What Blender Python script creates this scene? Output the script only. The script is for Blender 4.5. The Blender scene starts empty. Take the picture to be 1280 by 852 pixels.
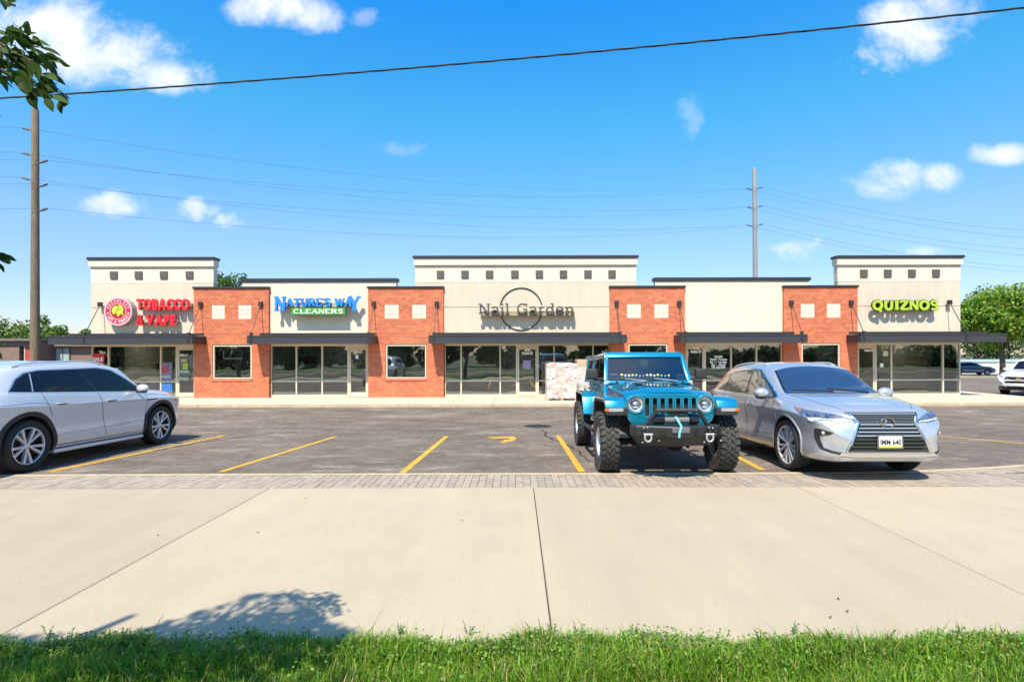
import bpy, bmesh, math, random
import numpy as np
from mathutils import Vector, Matrix
from mathutils.bvhtree import BVHTree

random.seed(7)
rng = np.random.default_rng(7)
R = math.radians
scn = bpy.context.scene
COL = scn.collection

# ------------------------------------------------------------------ camera
CAM_H = 1.84
F = 690.0                      # focal length in pixels of the 1280 wide frame
VPX, HZ = 645.5, 442.0         # vanishing point of the lot's depth direction
cam_d = bpy.data.cameras.new('camera')
cam = bpy.data.objects.new('camera', cam_d)
COL.objects.link(cam)
cam_d.sensor_width = 36.0
cam_d.lens = 36.0 * F / 1280.0
cam_d.shift_x = -(VPX - 640.0) / 1280.0
cam_d.shift_y = (HZ - 426.0) / 1280.0
cam_d.clip_start = 0.05
cam_d.clip_end = 4000
cam.location = (0, 0, CAM_H)
cam.rotation_euler = (Matrix.Rotation(R(90), 4, 'X') @ Matrix.Rotation(R(-0.14), 4, 'Z')).to_euler()
scn.camera = cam

# ------------------------------------------------------------------ light
SUN_EL, SUN_AZ = R(55.0), R(12.0)      # the sun is behind the camera, a little to the left
SUN_DIR = Vector((-math.sin(SUN_AZ) * math.cos(SUN_EL), -math.cos(SUN_AZ) * math.cos(SUN_EL), math.sin(SUN_EL)))
sun_d = bpy.data.lights.new('sun', 'SUN')
sun_d.energy = 4.4
sun_d.angle = R(0.53)
sun_d.color = (1.0, 0.915, 0.77)
sun = bpy.data.objects.new('sun', sun_d)
COL.objects.link(sun)
sun.rotation_euler = SUN_DIR.to_track_quat('Z', 'Y').to_euler()
sun.location = SUN_DIR * 60

world = bpy.data.worlds.new('World')
scn.world = world
world.use_nodes = True
wt = world.node_tree
wt.nodes.clear()
SKY_STRENGTH = 0.115

def wn(t, **kw):
    n = wt.nodes.new(t)
    for k, v in kw.items():
        setattr(n, k, v)
    return n

def wm(op, a, b=None, c=None, clamp=False):
    n = wn('ShaderNodeMath', operation=op, use_clamp=clamp)
    for i, v in enumerate((a, b, c)):
        if v is None:
            continue
        if isinstance(v, (int, float)):
            n.inputs[i].default_value = v
        else:
            wt.links.new(v, n.inputs[i])
    return n.outputs[0]

def build_world():
    sky = wn('ShaderNodeTexSky', sky_type='NISHITA', sun_disc=False)
    sky.sun_elevation = SUN_EL
    sky.sun_rotation = R(180.0) + SUN_AZ
    sky.altitude = 200
    sky.air_density = 1.0
    sky.dust_density = 0.35
    sky.ozone_density = 3.0
    hs = wn('ShaderNodeHueSaturation')
    hs.inputs['Hue'].default_value = 0.508
    hs.inputs['Saturation'].default_value = 1.22
    hs.inputs['Value'].default_value = 2.0
    wt.links.new(sky.outputs[0], hs.inputs['Color'])
    tc = wn('ShaderNodeTexCoord')
    sep = wn('ShaderNodeSeparateXYZ')
    wt.links.new(tc.outputs['Generated'], sep.inputs[0])
    x, y, z = sep.outputs
    rp = wn('ShaderNodeValToRGB')
    cr = rp.color_ramp
    stops = [(0.0, (.34, .31, .34)), (.06, (.385, .36, .39)), (.2, (.53, .52, .51)), (.39, (.29, .72, .60)), (.53, (.13, .685, .76)), (.8, (.11, .64, .73))]
    while len(cr.elements) < len(stops): cr.elements.new(.5)
    for e, (p_, c_) in zip(cr.elements, stops):
        e.position = p_; e.color = (*c_, 1)
    wt.links.new(z, rp.inputs[0])
    tint = wn('ShaderNodeMix', data_type='RGBA', blend_type='MULTIPLY')
    tint.inputs['Factor'].default_value = 1.0
    wt.links.new(hs.outputs[0], tint.inputs[6]); wt.links.new(rp.outputs[0], tint.inputs[7])
    yy = wm('MAXIMUM', y, 0.08)
    u = wm('DIVIDE', x, yy)
    v = wm('DIVIDE', z, yy)
    comb = wn('ShaderNodeCombineXYZ')
    wt.links.new(u, comb.inputs[0]); wt.links.new(v, comb.inputs[1])
    nz = wn('ShaderNodeTexNoise')
    nz.inputs['Scale'].default_value = 10.5
    nz.inputs['Detail'].default_value = 8.0
    nz.inputs['Roughness'].default_value = 0.63
    nz.inputs['Distortion'].default_value = 0.25
    wt.links.new(comb.outputs[0], nz.inputs['Vector'])
    n1 = wm('SUBTRACT', nz.outputs[0], 0.5)
    nz3 = wn('ShaderNodeTexNoise')
    nz3.inputs['Scale'].default_value = 30.0
    nz3.inputs['Detail'].default_value = 7.0
    nz3.inputs['Roughness'].default_value = 0.6
    wt.links.new(comb.outputs[0], nz3.inputs['Vector'])
    n3 = wm('ADD', wm('MULTIPLY', wm('SUBTRACT', nz3.outputs[0], 0.5), 3.4), wm('MULTIPLY', n1, 1.6))
    # clouds: (px, py, half width, half height, density) in the direction the photograph looks
    clouds = [(60, 45, 105, 50, 1.0), (150, 72, 95, 42, 1.0), (215, 92, 60, 26, .95), (345, 4, 62, 30, .95),
              (395, 18, 40, 26, .8), (455, 22, 22, 12, .25),
              (1138, 40, 75, 42, .95), (1190, 12, 60, 28, .8), (1105, 72, 50, 22, .5), (1122, 224, 62, 25, 1.0),
              (1165, 222, 34, 18, .8), (1252, 194, 42, 15, .9),
              (140, 255, 44, 18, .95), (246, 259, 30, 14, .65), (285, 276, 20, 11, .65), (996, 312, 32, 14, .5),
              (1155, 316, 24, 7, .5), (865, 145, 18, 26, .18), (500, 186, 34, 10, .16)]
    tot = None
    for (px, py, rx, ry, dn) in clouds:
        cu, cv = (px - VPX) / F, (HZ - py) / F
        du = wm('DIVIDE', wm('SUBTRACT', u, cu), rx / F * 1.15)
        dv = wm('DIVIDE', wm('SUBTRACT', v, cv), ry / F * 1.15)
        d2 = wm('ADD', wm('MULTIPLY', du, du), wm('MULTIPLY', dv, dv))
        m = wm('MULTIPLY', wm('SUBTRACT', 1.0, d2), 1.0)
        m = wm('ADD', m, wm('MULTIPLY', n1, 2.8) if dn > .7 else n3)
        ss = wn('ShaderNodeMapRange', interpolation_type='SMOOTHSTEP')
        ss.inputs[1].default_value = 0.0; ss.inputs[2].default_value = 1.5 if dn > .7 else 1.6
        ss.inputs[3].default_value = 0.0; ss.inputs[4].default_value = dn
        wt.links.new(m, ss.inputs[0])
        tot = ss.outputs[0] if tot is None else wm('MAXIMUM', tot, ss.outputs[0])
    front = wm('GREATER_THAN', y, 0.1)
    tot = wm('MULTIPLY', tot, front)
    # out-of-view cloud, its cover raised to whiten the sky's fill in shade
    zz = wm('MAXIMUM', wm('ADD', z, 0.12), 0.05)
    c2 = wn('ShaderNodeCombineXYZ')
    c2.inputs[2].default_value = 4.2; wt.links.new(wm('DIVIDE', x, zz), c2.inputs[0]); wt.links.new(wm('DIVIDE', y, zz), c2.inputs[1])
    nz2 = wn('ShaderNodeTexNoise')
    nz2.inputs['Scale'].default_value = 1.1
    nz2.inputs['Detail'].default_value = 7.0
    nz2.inputs['Roughness'].default_value = 0.55
    wt.links.new(c2.outputs[0], nz2.inputs['Vector'])
    mr = wn('ShaderNodeMapRange', interpolation_type='SMOOTHSTEP')
    mr.inputs[1].default_value = 0.48; mr.inputs[2].default_value = 0.66
    wt.links.new(nz2.outputs[0], mr.inputs[0])
    back = wn('ShaderNodeMapRange', interpolation_type='SMOOTHSTEP')
    back.inputs[1].default_value = 0.62; back.inputs[2].default_value = 0.45
    wt.links.new(y, back.inputs[0])
    above = wn('ShaderNodeMapRange', interpolation_type='SMOOTHSTEP')
    above.inputs[1].default_value = 0.0; above.inputs[2].default_value = 0.12
    wt.links.new(z, above.inputs[0])
    oth = wm('MULTIPLY', wm('MULTIPLY', mr.outputs[0], back.outputs[0]), wm('MULTIPLY', above.outputs[0], 0.85))
    tot = wm('MAXIMUM', tot, oth)
    mix = wn('ShaderNodeMix', data_type='RGBA')
    wt.links.new(tot, mix.inputs['Factor'])
    wt.links.new(tint.outputs[2], mix.inputs[6])
    mix.inputs[7].default_value = (5.6, 5.65, 5.8, 1)
    bg = wn('ShaderNodeBackground')
    bg.inputs['Strength'].default_value = SKY_STRENGTH
    wt.links.new(mix.outputs[2], bg.inputs['Color'])
    out = wn('ShaderNodeOutputWorld')
    wt.links.new(bg.outputs[0], out.inputs[0])
build_world()

scn.view_settings.view_transform = 'Standard'
scn.view_settings.look = 'None'
scn.view_settings.exposure = 0.86
scn.view_settings.gamma = 1.0
scn.view_settings.use_curve_mapping = False
scn.cycles.max_bounces = 8
scn.cycles.transparent_max_bounces = 12
scn.cycles.sample_clamp_indirect = 6.0

# ------------------------------------------------------------------ materials
MATS = {}
def mat(name, col, rough=0.6, metal=0.0, var=0.0, vscale=3.0, bump=0.0, bscale=40.0, coat=0.0, spec=0.5,
        island=0.0, obrand=0.0, hue=0.0, emit=0.0, trans=0.0, grime=0.0, gscale=0.6, aniso=None):
    if name in MATS:
        return MATS[name]
    m = bpy.data.materials.new(name)
    m.use_nodes = True
    nt = m.node_tree
    b = nt.nodes['Principled BSDF']
    b.inputs['Roughness'].default_value = rough
    b.inputs['Metallic'].default_value = metal
    b.inputs['Specular IOR Level'].default_value = spec
    b.inputs['Coat Weight'].default_value = coat
    b.inputs['Coat Roughness'].default_value = 0.03
    c4 = (*col, 1)
    b.inputs['Base Color'].default_value = c4
    if emit:
        b.inputs['Emission Color'].default_value = c4
        b.inputs['Emission Strength'].default_value = emit
    tc = nt.nodes.new('ShaderNodeTexCoord')
    def noise(scale, detail=4.0, rough_=0.55, vec=None):
        n = nt.nodes.new('ShaderNodeTexNoise')
        n.inputs['Scale'].default_value = scale
        n.inputs['Detail'].default_value = detail
        n.inputs['Roughness'].default_value = rough_
        nt.links.new(vec or tc.outputs['Object'], n.inputs['Vector'])
        return n.outputs[0]
    cur = None
    def scale_col(cur, fac_socket, amt):
        # brightness factor 1 +- amt around a 0..1 socket
        mr = nt.nodes.new('ShaderNodeMapRange')
        mr.inputs[1].default_value = 0.2; mr.inputs[2].default_value = 0.8
        mr.inputs[3].default_value = 1 - amt; mr.inputs[4].default_value = 1 + amt
        nt.links.new(fac_socket, mr.inputs[0])
        hsv = nt.nodes.new('ShaderNodeHueSaturation')
        if cur is None:
            hsv.inputs['Color'].default_value = c4
        else:
            nt.links.new(cur, hsv.inputs['Color'])
        nt.links.new(mr.outputs[0], hsv.inputs['Value'])
        return hsv
    if var:
        vec = None
        if aniso:
            mp = nt.nodes.new('ShaderNodeMapping')
            mp.inputs['Scale'].default_value = aniso
            nt.links.new(tc.outputs['Object'], mp.inputs[0])
            vec = mp.outputs[0]
        cur = scale_col(cur, noise(vscale, 6, .6, vec), var).outputs[0]
    if grime:
        cur = scale_col(cur, noise(gscale, 5, .65), grime).outputs[0]
    if island:
        g = nt.nodes.new('ShaderNodeNewGeometry')
        h = scale_col(cur, g.outputs['Random Per Island'], island)
        cur = h.outputs[0]
        if hue:
            mr = nt.nodes.new('ShaderNodeMapRange')
            mr.inputs[3].default_value = 0.5 - hue; mr.inputs[4].default_value = 0.5 + hue
            ml = nt.nodes.new('ShaderNodeMath'); ml.operation = 'MULTIPLY'; ml.inputs[1].default_value = 7.31
            fr = nt.nodes.new('ShaderNodeMath'); fr.operation = 'FRACT'
            nt.links.new(g.outputs['Random Per Island'], ml.inputs[0])
            nt.links.new(ml.outputs[0], fr.inputs[0])
            nt.links.new(fr.outputs[0], mr.inputs[0])
            nt.links.new(mr.outputs[0], h.inputs['Hue'])
    if obrand:
        o = nt.nodes.new('ShaderNodeObjectInfo')
        cur = scale_col(cur, o.outputs['Random'], obrand).outputs[0]
    if cur is not None:
        nt.links.new(cur, b.inputs['Base Color'])
    if bump:
        bp = nt.nodes.new('ShaderNodeBump')
        bp.inputs['Strength'].default_value = 1.0
        bp.inputs['Distance'].default_value = bump
        nt.links.new(noise(bscale, 6, .6), bp.inputs['Height'])
        nt.links.new(bp.outputs[0], b.inputs['Normal'])
    if trans:
        t = nt.nodes.new('ShaderNodeBsdfTranslucent')
        t.inputs['Color'].default_value = (min(1, col[0] * 2.2), min(1, col[1] * 2.0), col[2], 1)
        if cur is not None:
            hs = nt.nodes.new('ShaderNodeHueSaturation')
            hs.inputs['Value'].default_value = 1.9
            nt.links.new(cur, hs.inputs['Color'])
            nt.links.new(hs.outputs[0], t.inputs['Color'])
        mx = nt.nodes.new('ShaderNodeMixShader')
        mx.inputs[0].default_value = trans
        nt.links.new(b.outputs[0], mx.inputs[1]); nt.links.new(t.outputs[0], mx.inputs[2])
        nt.links.new(mx.outputs[0], nt.nodes['Material Output'].inputs[0])
    MATS[name] = m
    return m

def glass_mat(name, tint, refl=0.16, rough=0.0, grade=1.0, wave=0.0):
    """Sheet glass: a clear or tinted pane that mirrors part of the light (more at grazing angles)."""
    m = bpy.data.materials.new(name)
    m.use_nodes = True
    nt = m.node_tree
    nt.nodes.clear()
    tr = nt.nodes.new('ShaderNodeBsdfTransparent'); tr.inputs[0].default_value = (*tint, 1)
    gl = nt.nodes.new('ShaderNodeBsdfGlossy'); gl.inputs['Roughness'].default_value = rough
    lw = nt.nodes.new('ShaderNodeFresnel'); lw.inputs[0].default_value = 1.5
    mr = nt.nodes.new('ShaderNodeMapRange')
    mr.inputs[1].default_value = 0.04; mr.inputs[2].default_value = 1.0
    mr.inputs[3].default_value = refl; mr.inputs[4].default_value = 1.0
    nt.links.new(lw.outputs[0], mr.inputs[0])
    mx = nt.nodes.new('ShaderNodeMixShader')
    nt.links.new(mr.outputs[0], mx.inputs[0])
    nt.links.new(tr.outputs[0], mx.inputs[1]); nt.links.new(gl.outputs[0], mx.inputs[2])
    if wave:
        tc = nt.nodes.new('ShaderNodeTexCoord')
        n = nt.nodes.new('ShaderNodeTexNoise'); n.inputs['Scale'].default_value = 0.9; n.inputs['Detail'].default_value = 1
        nt.links.new(tc.outputs['Object'], n.inputs['Vector'])
        bp = nt.nodes.new('ShaderNodeBump'); bp.inputs['Distance'].default_value = wave
        nt.links.new(n.outputs[0], bp.inputs['Height'])
        nt.links.new(bp.outputs[0], gl.inputs['Normal'])
    o = nt.nodes.new('ShaderNodeOutputMaterial')
    nt.links.new(mx.outputs[0], o.inputs[0])
    MATS[name] = m
    return m

# ------------------------------------------------------------------ mesh helpers
class MB:
    def __init__(s):
        s.v = []; s.f = []
    def add(s, vs, fs):
        o = len(s.v)
        s.v.extend([tuple(map(float, p)) for p in vs])
        s.f.extend([tuple(i + o for i in f) for f in fs])
        return s
    def box(s, x0, x1, y0, y1, z0, z1):
        vs = [(x0, y0, z0), (x1, y0, z0), (x1, y1, z0), (x0, y1, z0), (x0, y0, z1), (x1, y0, z1), (x1, y1, z1), (x0, y1, z1)]
        return s.add(vs, [(0, 3, 2, 1), (4, 5, 6, 7), (0, 1, 5, 4), (1, 2, 6, 5), (2, 3, 7, 6), (3, 0, 4, 7)])
    def hexa(s, vs):      # eight corners, bottom ring then top ring
        return s.add(vs, [(0, 3, 2, 1), (4, 5, 6, 7), (0, 1, 5, 4), (1, 2, 6, 5), (2, 3, 7, 6), (3, 0, 4, 7)])
    def prism(s, poly, d0, d1, axis='y'):
        """extrude a 2-D polygon; axis 'y': poly is (x,z); 'x': poly is (y,z); 'z': poly is (x,y)"""
        n = len(poly)
        def P(p, d):
            return (p[0], d, p[1]) if axis == 'y' else ((d, p[0], p[1]) if axis == 'x' else (p[0], p[1], d))
        vs = [P(p, d0) for p in poly] + [P(p, d1) for p in poly]
        fs = [tuple(range(n))[::-1], tuple(range(n, 2 * n))]
        fs += [(i, (i + 1) % n, n + (i + 1) % n, n + i) for i in range(n)]
        return s.add(vs, fs)
    def tube(s, pts, r, n=6, cap=True):
        pts = [Vector(p) for p in pts]
        rs = r if isinstance(r, (list, tuple)) else [r] * len(pts)
        rings = []
        up = Vector((0, 0, 1))
        prev = None
        for i, p in enumerate(pts):
            a = pts[max(i - 1, 0)]; b = pts[min(i + 1, len(pts) - 1)]
            t = (b - a)
            t = t.normalized() if t.length > 1e-9 else Vector((0, 0, 1))
            if prev is None:
                u = t.cross(up) if abs(t.dot(up)) < .95 else t.cross(Vector((1, 0, 0)))
            else:
                u = prev - t * prev.dot(t)
            u.normalize(); prev = u
            w = t.cross(u)
            rings.append([p + (u * math.cos(k * 2 * math.pi / n) + w * math.sin(k * 2 * math.pi / n)) * rs[i] for k in range(n)])
        vs = [q for rg in rings for q in rg]
        fs = []
        for i in range(len(pts) - 1):
            for k in range(n):
                fs.append((i * n + k, i * n + (k + 1) % n, (i + 1) * n + (k + 1) % n, (i + 1) * n + k))
        if cap:
            fs.append(tuple(range(n))[::-1]); fs.append(tuple(range((len(pts) - 1) * n, len(pts) * n)))
        return s.add(vs, fs)
    def lathe(s, prof, n=24, axis='y', c=(0, 0, 0), closed=False):
        """prof: (radius, along axis)"""
        vs = []
        for (r, a) in prof:
            for k in range(n):
                t = k * 2 * math.pi / n
                if axis == 'y':
                    vs.append((c[0] + r * math.cos(t), c[1] + a, c[2] + r * math.sin(t)))
                elif axis == 'x':
                    vs.append((c[0] + a, c[1] + r * math.cos(t), c[2] + r * math.sin(t)))
                else:
                    vs.append((c[0] + r * math.cos(t), c[1] + r * math.sin(t), c[2] + a))
        fs = []
        m = len(prof)
        for i in range(m if closed else m - 1):
            j = (i + 1) % m
            for k in range(n):
                fs.append((i * n + k, i * n + (k + 1) % n, j * n + (k + 1) % n, j * n + k))
        return s.add(vs, fs)
    def disc(s, c, r, n=20, axis='y'):
        vs = []
        for k in range(n):
            t = k * 2 * math.pi / n
            a, b = r * math.cos(t), r * math.sin(t)
            vs.append((c[0] + a, c[1], c[2] + b) if axis == 'y' else ((c[0], c[1] + a, c[2] + b) if axis == 'x' else (c[0] + a, c[1] + b, c[2])))
        return s.add(vs, [tuple(range(n))])
    def sphere(s, c, r, n=10, m=7, sc=(1, 1, 1)):
        vs = [(c[0], c[1], c[2] - r * sc[2])]
        for i in range(1, m):
            ph = -math.pi / 2 + math.pi * i / m
            for k in range(n):
                t = k * 2 * math.pi / n
                vs.append((c[0] + r * sc[0] * math.cos(ph) * math.cos(t), c[1] + r * sc[1] * math.cos(ph) * math.sin(t), c[2] + r * sc[2] * math.sin(ph)))
        vs.append((c[0], c[1], c[2] + r * sc[2]))
        fs = [(0, 1 + (k + 1) % n, 1 + k) for k in range(n)]
        for i in range(m - 2):
            for k in range(n):
                a = 1 + i * n
                fs.append((a + k, a + (k + 1) % n, a + n + (k + 1) % n, a + n + k))
        last = len(vs) - 1; a = 1 + (m - 2) * n
        fs += [(a + k, a + (k + 1) % n, last) for k in range(n)]
        return s.add(vs, fs)
    def grid(s, P):
        """P: array n x m x 3"""
        n, m = P.shape[:2]
        vs = P.reshape(-1, 3).tolist()
        fs = [(i * m + j, (i + 1) * m + j, (i + 1) * m + j + 1, i * m + j + 1) for i in range(n - 1) for j in range(m - 1)]
        return s.add(vs, fs)
    def xform(s, M):
        s.v = [tuple(M @ Vector(p)) for p in s.v]
        return s

def mesh_from(name, mb, m=None, smooth=None, bevel=0, seg=2, fix=True):
    me = bpy.data.meshes.new(name)
    me.from_pydata(mb.v, [], mb.f)
    if fix or bevel:
        bm = bmesh.new(); bm.from_mesh(me)
        if fix:
            bmesh.ops.recalc_face_normals(bm, faces=bm.faces)
        if bevel:
            es = [e for e in bm.edges if len(e.link_faces) == 2 and e.calc_face_angle(0) > R(25)]
            bmesh.ops.bevel(bm, geom=es, offset=bevel, segments=seg, affect='EDGES', profile=.6, clamp_overlap=True)
        bm.to_mesh(me); bm.free()
    if m:
        me.materials.append(m)
    if smooth is not None:
        me.polygons.foreach_set('use_smooth', [True] * len(me.polygons))
        me.set_sharp_from_angle(angle=R(smooth))
    me.update()
    return me

def link(name, me, parent=None, loc=None):
    o = bpy.data.objects.new(name, me)
    COL.objects.link(o)
    if parent:
        o.parent = parent
    if loc is not None:
        o.location = loc
    return o

def obj(name, mb, m=None, parent=None, smooth=None, bevel=0, seg=2, loc=None, fix=True):
    return link(name, mesh_from(name, mb, m, smooth, bevel, seg, fix), parent, loc)

def tag(o, label=None, cat=None, group=None, kind=None):
    if label: o['label'] = label
    if cat: o['category'] = cat
    if group: o['group'] = group
    if kind: o['kind'] = kind
    return o

def thing(name, loc, label, cat, group=None, rot=None):
    o = bpy.data.objects.new(name, None)
    o.empty_display_size = .3
    COL.objects.link(o)
    o.location = loc
    if rot is not None:
        o.rotation_euler = rot
    return tag(o, label, cat, group)

def copy_tree(o, parent=None):
    c = o.copy(); COL.objects.link(c)
    if parent: c.parent = parent
    for ch in list(o.children):
        copy_tree(ch, c)
    return c

def text_mb(s, size=1.0, extrude=0.0, offset=0.0, align='LEFT', res=3):
    cu = bpy.data.curves.new('lettering', 'FONT')
    cu.body = s; cu.size = size; cu.extrude = extrude; cu.offset = offset; cu.align_x = align
    cu.resolution_u = res
    o = bpy.data.objects.new('lettering', cu)
    COL.objects.link(o)
    dg = bpy.context.evaluated_depsgraph_get()
    me = bpy.data.meshes.new_from_object(o.evaluated_get(dg))
    mb = MB().add([v.co[:] for v in me.vertices], [tuple(p.vertices) for p in me.polygons])
    bpy.data.objects.remove(o); bpy.data.curves.remove(cu); bpy.data.meshes.remove(me)
    return mb

def facing(mb, x, y, z, sx=1.0, sz=1.0):
    """lettering laid in XY stood up to face -Y"""
    mb.v = [(x + p[0] * sx, y - p[2], z + p[1] * sz) for p in mb.v]
    return mb

def pchip(knots):
    xs = np.array([k[0] for k in knots], float); ys = np.array([k[1] for k in knots], float)
    h = np.diff(xs); d = np.diff(ys) / h
    m = np.zeros(len(xs))
    m[0] = d[0]; m[-1] = d[-1]
    for i in range(1, len(xs) - 1):
        if d[i - 1] * d[i] > 0:
            w1, w2 = 2 * h[i] + h[i - 1], h[i] + 2 * h[i - 1]
            m[i] = (w1 + w2) / (w1 / d[i - 1] + w2 / d[i])
    def f(x):
        x = np.clip(np.asarray(x, float), xs[0], xs[-1])
        i = np.clip(np.searchsorted(xs, x) - 1, 0, len(h) - 1)
        t = (x - xs[i]) / h[i]
        return ((2*t**3 - 3*t**2 + 1) * ys[i] + (t**3 - 2*t**2 + t) * h[i] * m[i] + (-2*t**3 + 3*t**2) * ys[i+1] + (t**3 - t**2) * h[i] * m[i+1])
    return f

def catmull(P, sub):
    """P: k x d -> smooth curve through the points"""
    P = np.asarray(P, float)
    Q = np.vstack([2 * P[0] - P[1], P, 2 * P[-1] - P[-2]])
    out = []
    for i in range(1, len(Q) - 2):
        p0, p1, p2, p3 = Q[i-1], Q[i], Q[i+1], Q[i+2]
        for k in range(sub):
            t = k / sub
            out.append(.5 * (2*p1 + (p2 - p0)*t + (2*p0 - 5*p1 + 4*p2 - p3)*t*t + (3*p1 - p0 - 3*p2 + p3)*t**3))
    out.append(P[-1])
    return np.array(out)

# ------------------------------------------------------------------ the lay of the land
def lerp(a, b, t): return a + (b - a) * t
def sstep(a, b, x):
    t = min(1, max(0, (x - a) / (b - a))); return t * t * (3 - 2 * t)
def ground_z(x, y):
    s = lerp(.033, .022, sstep(-4.5, -7.5, x) if False else sstep(4.5, 7.5, -x))
    kn = [(8.5, 0.0), (13.4, -4.9 * s), (15.5, -4.9 * s - .012), (20.0, -.085), (26, -.09), (60, -.62), (70, -.65)]
    if y <= 8.5: return 0.0
    if y >= 70: return -.65
    for (a, za), (b, zb) in zip(kn, kn[1:]):
        if y <= b:
            t = (y - a) / (b - a)
            if a >= 13.0 and b <= 26: t = t * t * (3 - 2 * t)
            return za + (zb - za) * t
    return -.65
def at(px, py, y):
    """point at distance y that the photograph shows at px, py"""
    return Vector(((px - VPX) / F * y, y, CAM_H - (py - HZ) / F * y))
def on_ground(px, y):
    x = (px - VPX) / F * y
    return Vector((x, y, ground_z(x, y)))
# ------------------------------------------------------------------ ground, lot, pavement
def build_setting():
    soil = mat('soil', (.09, .085, .05), .95, var=.3, vscale=.5, grime=.25)
    # one wide sheet of land to the horizon
    ys = [-600, -200, -60, -20, 0, 3.4, 8.4] + list(np.arange(9, 24, .75)) + list(range(24, 72, 4)) + [90, 150, 300, 700]
    xs = [-900, -300, -120, -60, -40] + list(range(-30, 40, 3)) + [45, 60, 90, 130, 300, 900]
    P = np.array([[(x, y, ground_z(x, y) - .06) for y in ys] for x in xs])
    tag(obj('ground', MB().grid(P), soil, smooth=60), kind='structure')

    asph = asphalt_mat()
    ys = list(np.arange(8.4, 24.1, .3)) + [26, 30, 35, 40, 46, 53, 60, 68]
    xs = list(np.arange(-42, 60.1, 1.5))
    P = np.array([[(x, y, ground_z(x, y)) for y in ys] for x in xs])
    tag(obj('parking_lot', MB().grid(P), asph, smooth=60), kind='structure')
    # street behind the photographer, seen in the shop windows
    tag(obj('street', MB().box(-70, 70, -13, -4.5, -.3, -.03), asph), kind='structure')
    tag(obj('verge', MB().box(-70, 70, -45, -13.02, -.3, .02), mat('lawn_far', (.06, .11, .025), .9, var=.3, vscale=1.5)), kind='structure')

    # concrete apron in slabs
    conc = concrete_mat()
    base = obj('concrete_apron', MB().box(-26, 26, 3.45, 7.61, -.2, -.016), mat('joint_filler', (.05, .042, .035), .95))
    tag(base, kind='structure')
    for k in range(-7, 8):
        x0 = .23 + 3.63 * (k - 1)
        obj('concrete_slab', MB().box(x0 + .005, x0 + 3.63 - .005, 3.46, 7.60, -.1, 0), conc, base, bevel=.006, seg=1)

    # paver band with its concrete edging
    def edge_y(x):
        return 8.41 + .0265 * max(0, x - 4.2) ** 2.15 - .004 * max(0, -x - 4) ** 1.5
    band = obj('paver_band', MB().box(-26, 26, 7.61, 8.46, -.2, -.022), mat('paver_sand', (.13, .11, .09), .95))
    bed = MB()
    xs_ = list(np.arange(4, 26.1, 1.0))
    for a, b in zip(xs_, xs_[1:]):
        bed.hexa([(a, 8.45, -.2), (b, 8.45, -.2), (b, edge_y(b) + .06, -.2), (a, edge_y(a) + .06, -.2),
                  (a, 8.45, -.02), (b, 8.45, -.02), (b, edge_y(b) + .06, -.02), (a, edge_y(a) + .06, -.02)])
    obj('paver_bed', bed, MATS['paver_sand'], band)
    tag(band, kind='structure')
    pm = mat('paver', (.315, .258, .20), .85, var=.12, vscale=14, obrand=.09, grime=.12, gscale=.8, bump=.002, bscale=120)
    pms = mat('paver_loose', (.315, .258, .20), .85, var=.12, vscale=14, island=.09, grime=.12, gscale=.8, bump=.002, bscale=120)
    w, d = .107, .2
    cells = []
    x = -12.0
    i = 0
    while x < 13:
        for r in range(12):
            y0 = 7.625 + r * d + (.1 if i % 2 else 0) - (.1 if i % 2 else 0)
            off = .1 if i % 2 else 0.0
            ya = 7.625 + r * d - off
            yb = ya + d
            ya = max(ya, 7.625); yb = min(yb, edge_y(x + w / 2))
            if yb - ya < .035: continue
            cells.append((x, ya, yb))
        x += w; i += 1
    def size(c):
        return abs(c[0] - .2) / 7.6 + (c[1] - 7.6) * .15
    cells.sort(key=size)
    shared = {}
    stuff = MB()
    for n, (x, ya, yb) in enumerate(cells):
        if n < 300:
            key = round(yb - ya, 2)
            if key not in shared:
                shared[key] = [mesh_from('paver', MB().box(.0025, w - .0025, .0025, (yb - ya) - .0025, -.05, 0), pm, bevel=.003, seg=1)]
            o = link('paver', shared[key][0], band, (x, ya, random.uniform(-.0035, .002)))
            o.rotation_euler = (random.gauss(0, .006), random.gauss(0, .008), random.gauss(0, .006))
        else:
            z = random.uniform(-.0035, .002)
            stuff.box(x + .0025, x + w - .0025, ya + .0025, yb - .0025, -.05, z)
    tag(obj('paver_rest', stuff, pms, band), kind='stuff')
    edg = MB()
    xs_ = list(np.arange(-26, 26.1, .5))
    for a, b in zip(xs_, xs_[1:]):
        ea, eb = edge_y(a) + .004, edge_y(b) + .004
        edg.hexa([(a, ea, -.2), (b, eb, -.2), (b, eb + .085, -.2), (a, ea + .085, -.2),
                  (a, ea, .008), (b, eb, .008), (b, eb + .085, .008), (a, ea + .085, .008)])
    edge = obj('pavement_edging', edg, mat('edging', (.45, .36, .24), .85, var=.2, vscale=6, grime=.15))
    tag(edge, kind='structure')

    # painted stall lines
    yel = mat('yellow_paint', (.54, .31, .02), .75, var=.22, vscale=9, grime=.2, gscale=2.5)
    ynt = yel.node_tree; yb = ynt.nodes['Principled BSDF']; ysrc = yb.inputs['Base Color'].links[0].from_socket
    ytc = ynt.nodes.new('ShaderNodeTexCoord'); yn = ynt.nodes.new('ShaderNodeTexNoise'); yn.inputs['Scale'].default_value = 13; yn.inputs['Detail'].default_value = 9; yn.inputs['Roughness'].default_value = .8
    ynt.links.new(ytc.outputs['Object'], yn.inputs['Vector'])
    yr = ynt.nodes.new('ShaderNodeMapRange'); yr.inputs[1].default_value = .53; yr.inputs[2].default_value = .64; ynt.links.new(yn.outputs[0], yr.inputs[0])
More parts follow.
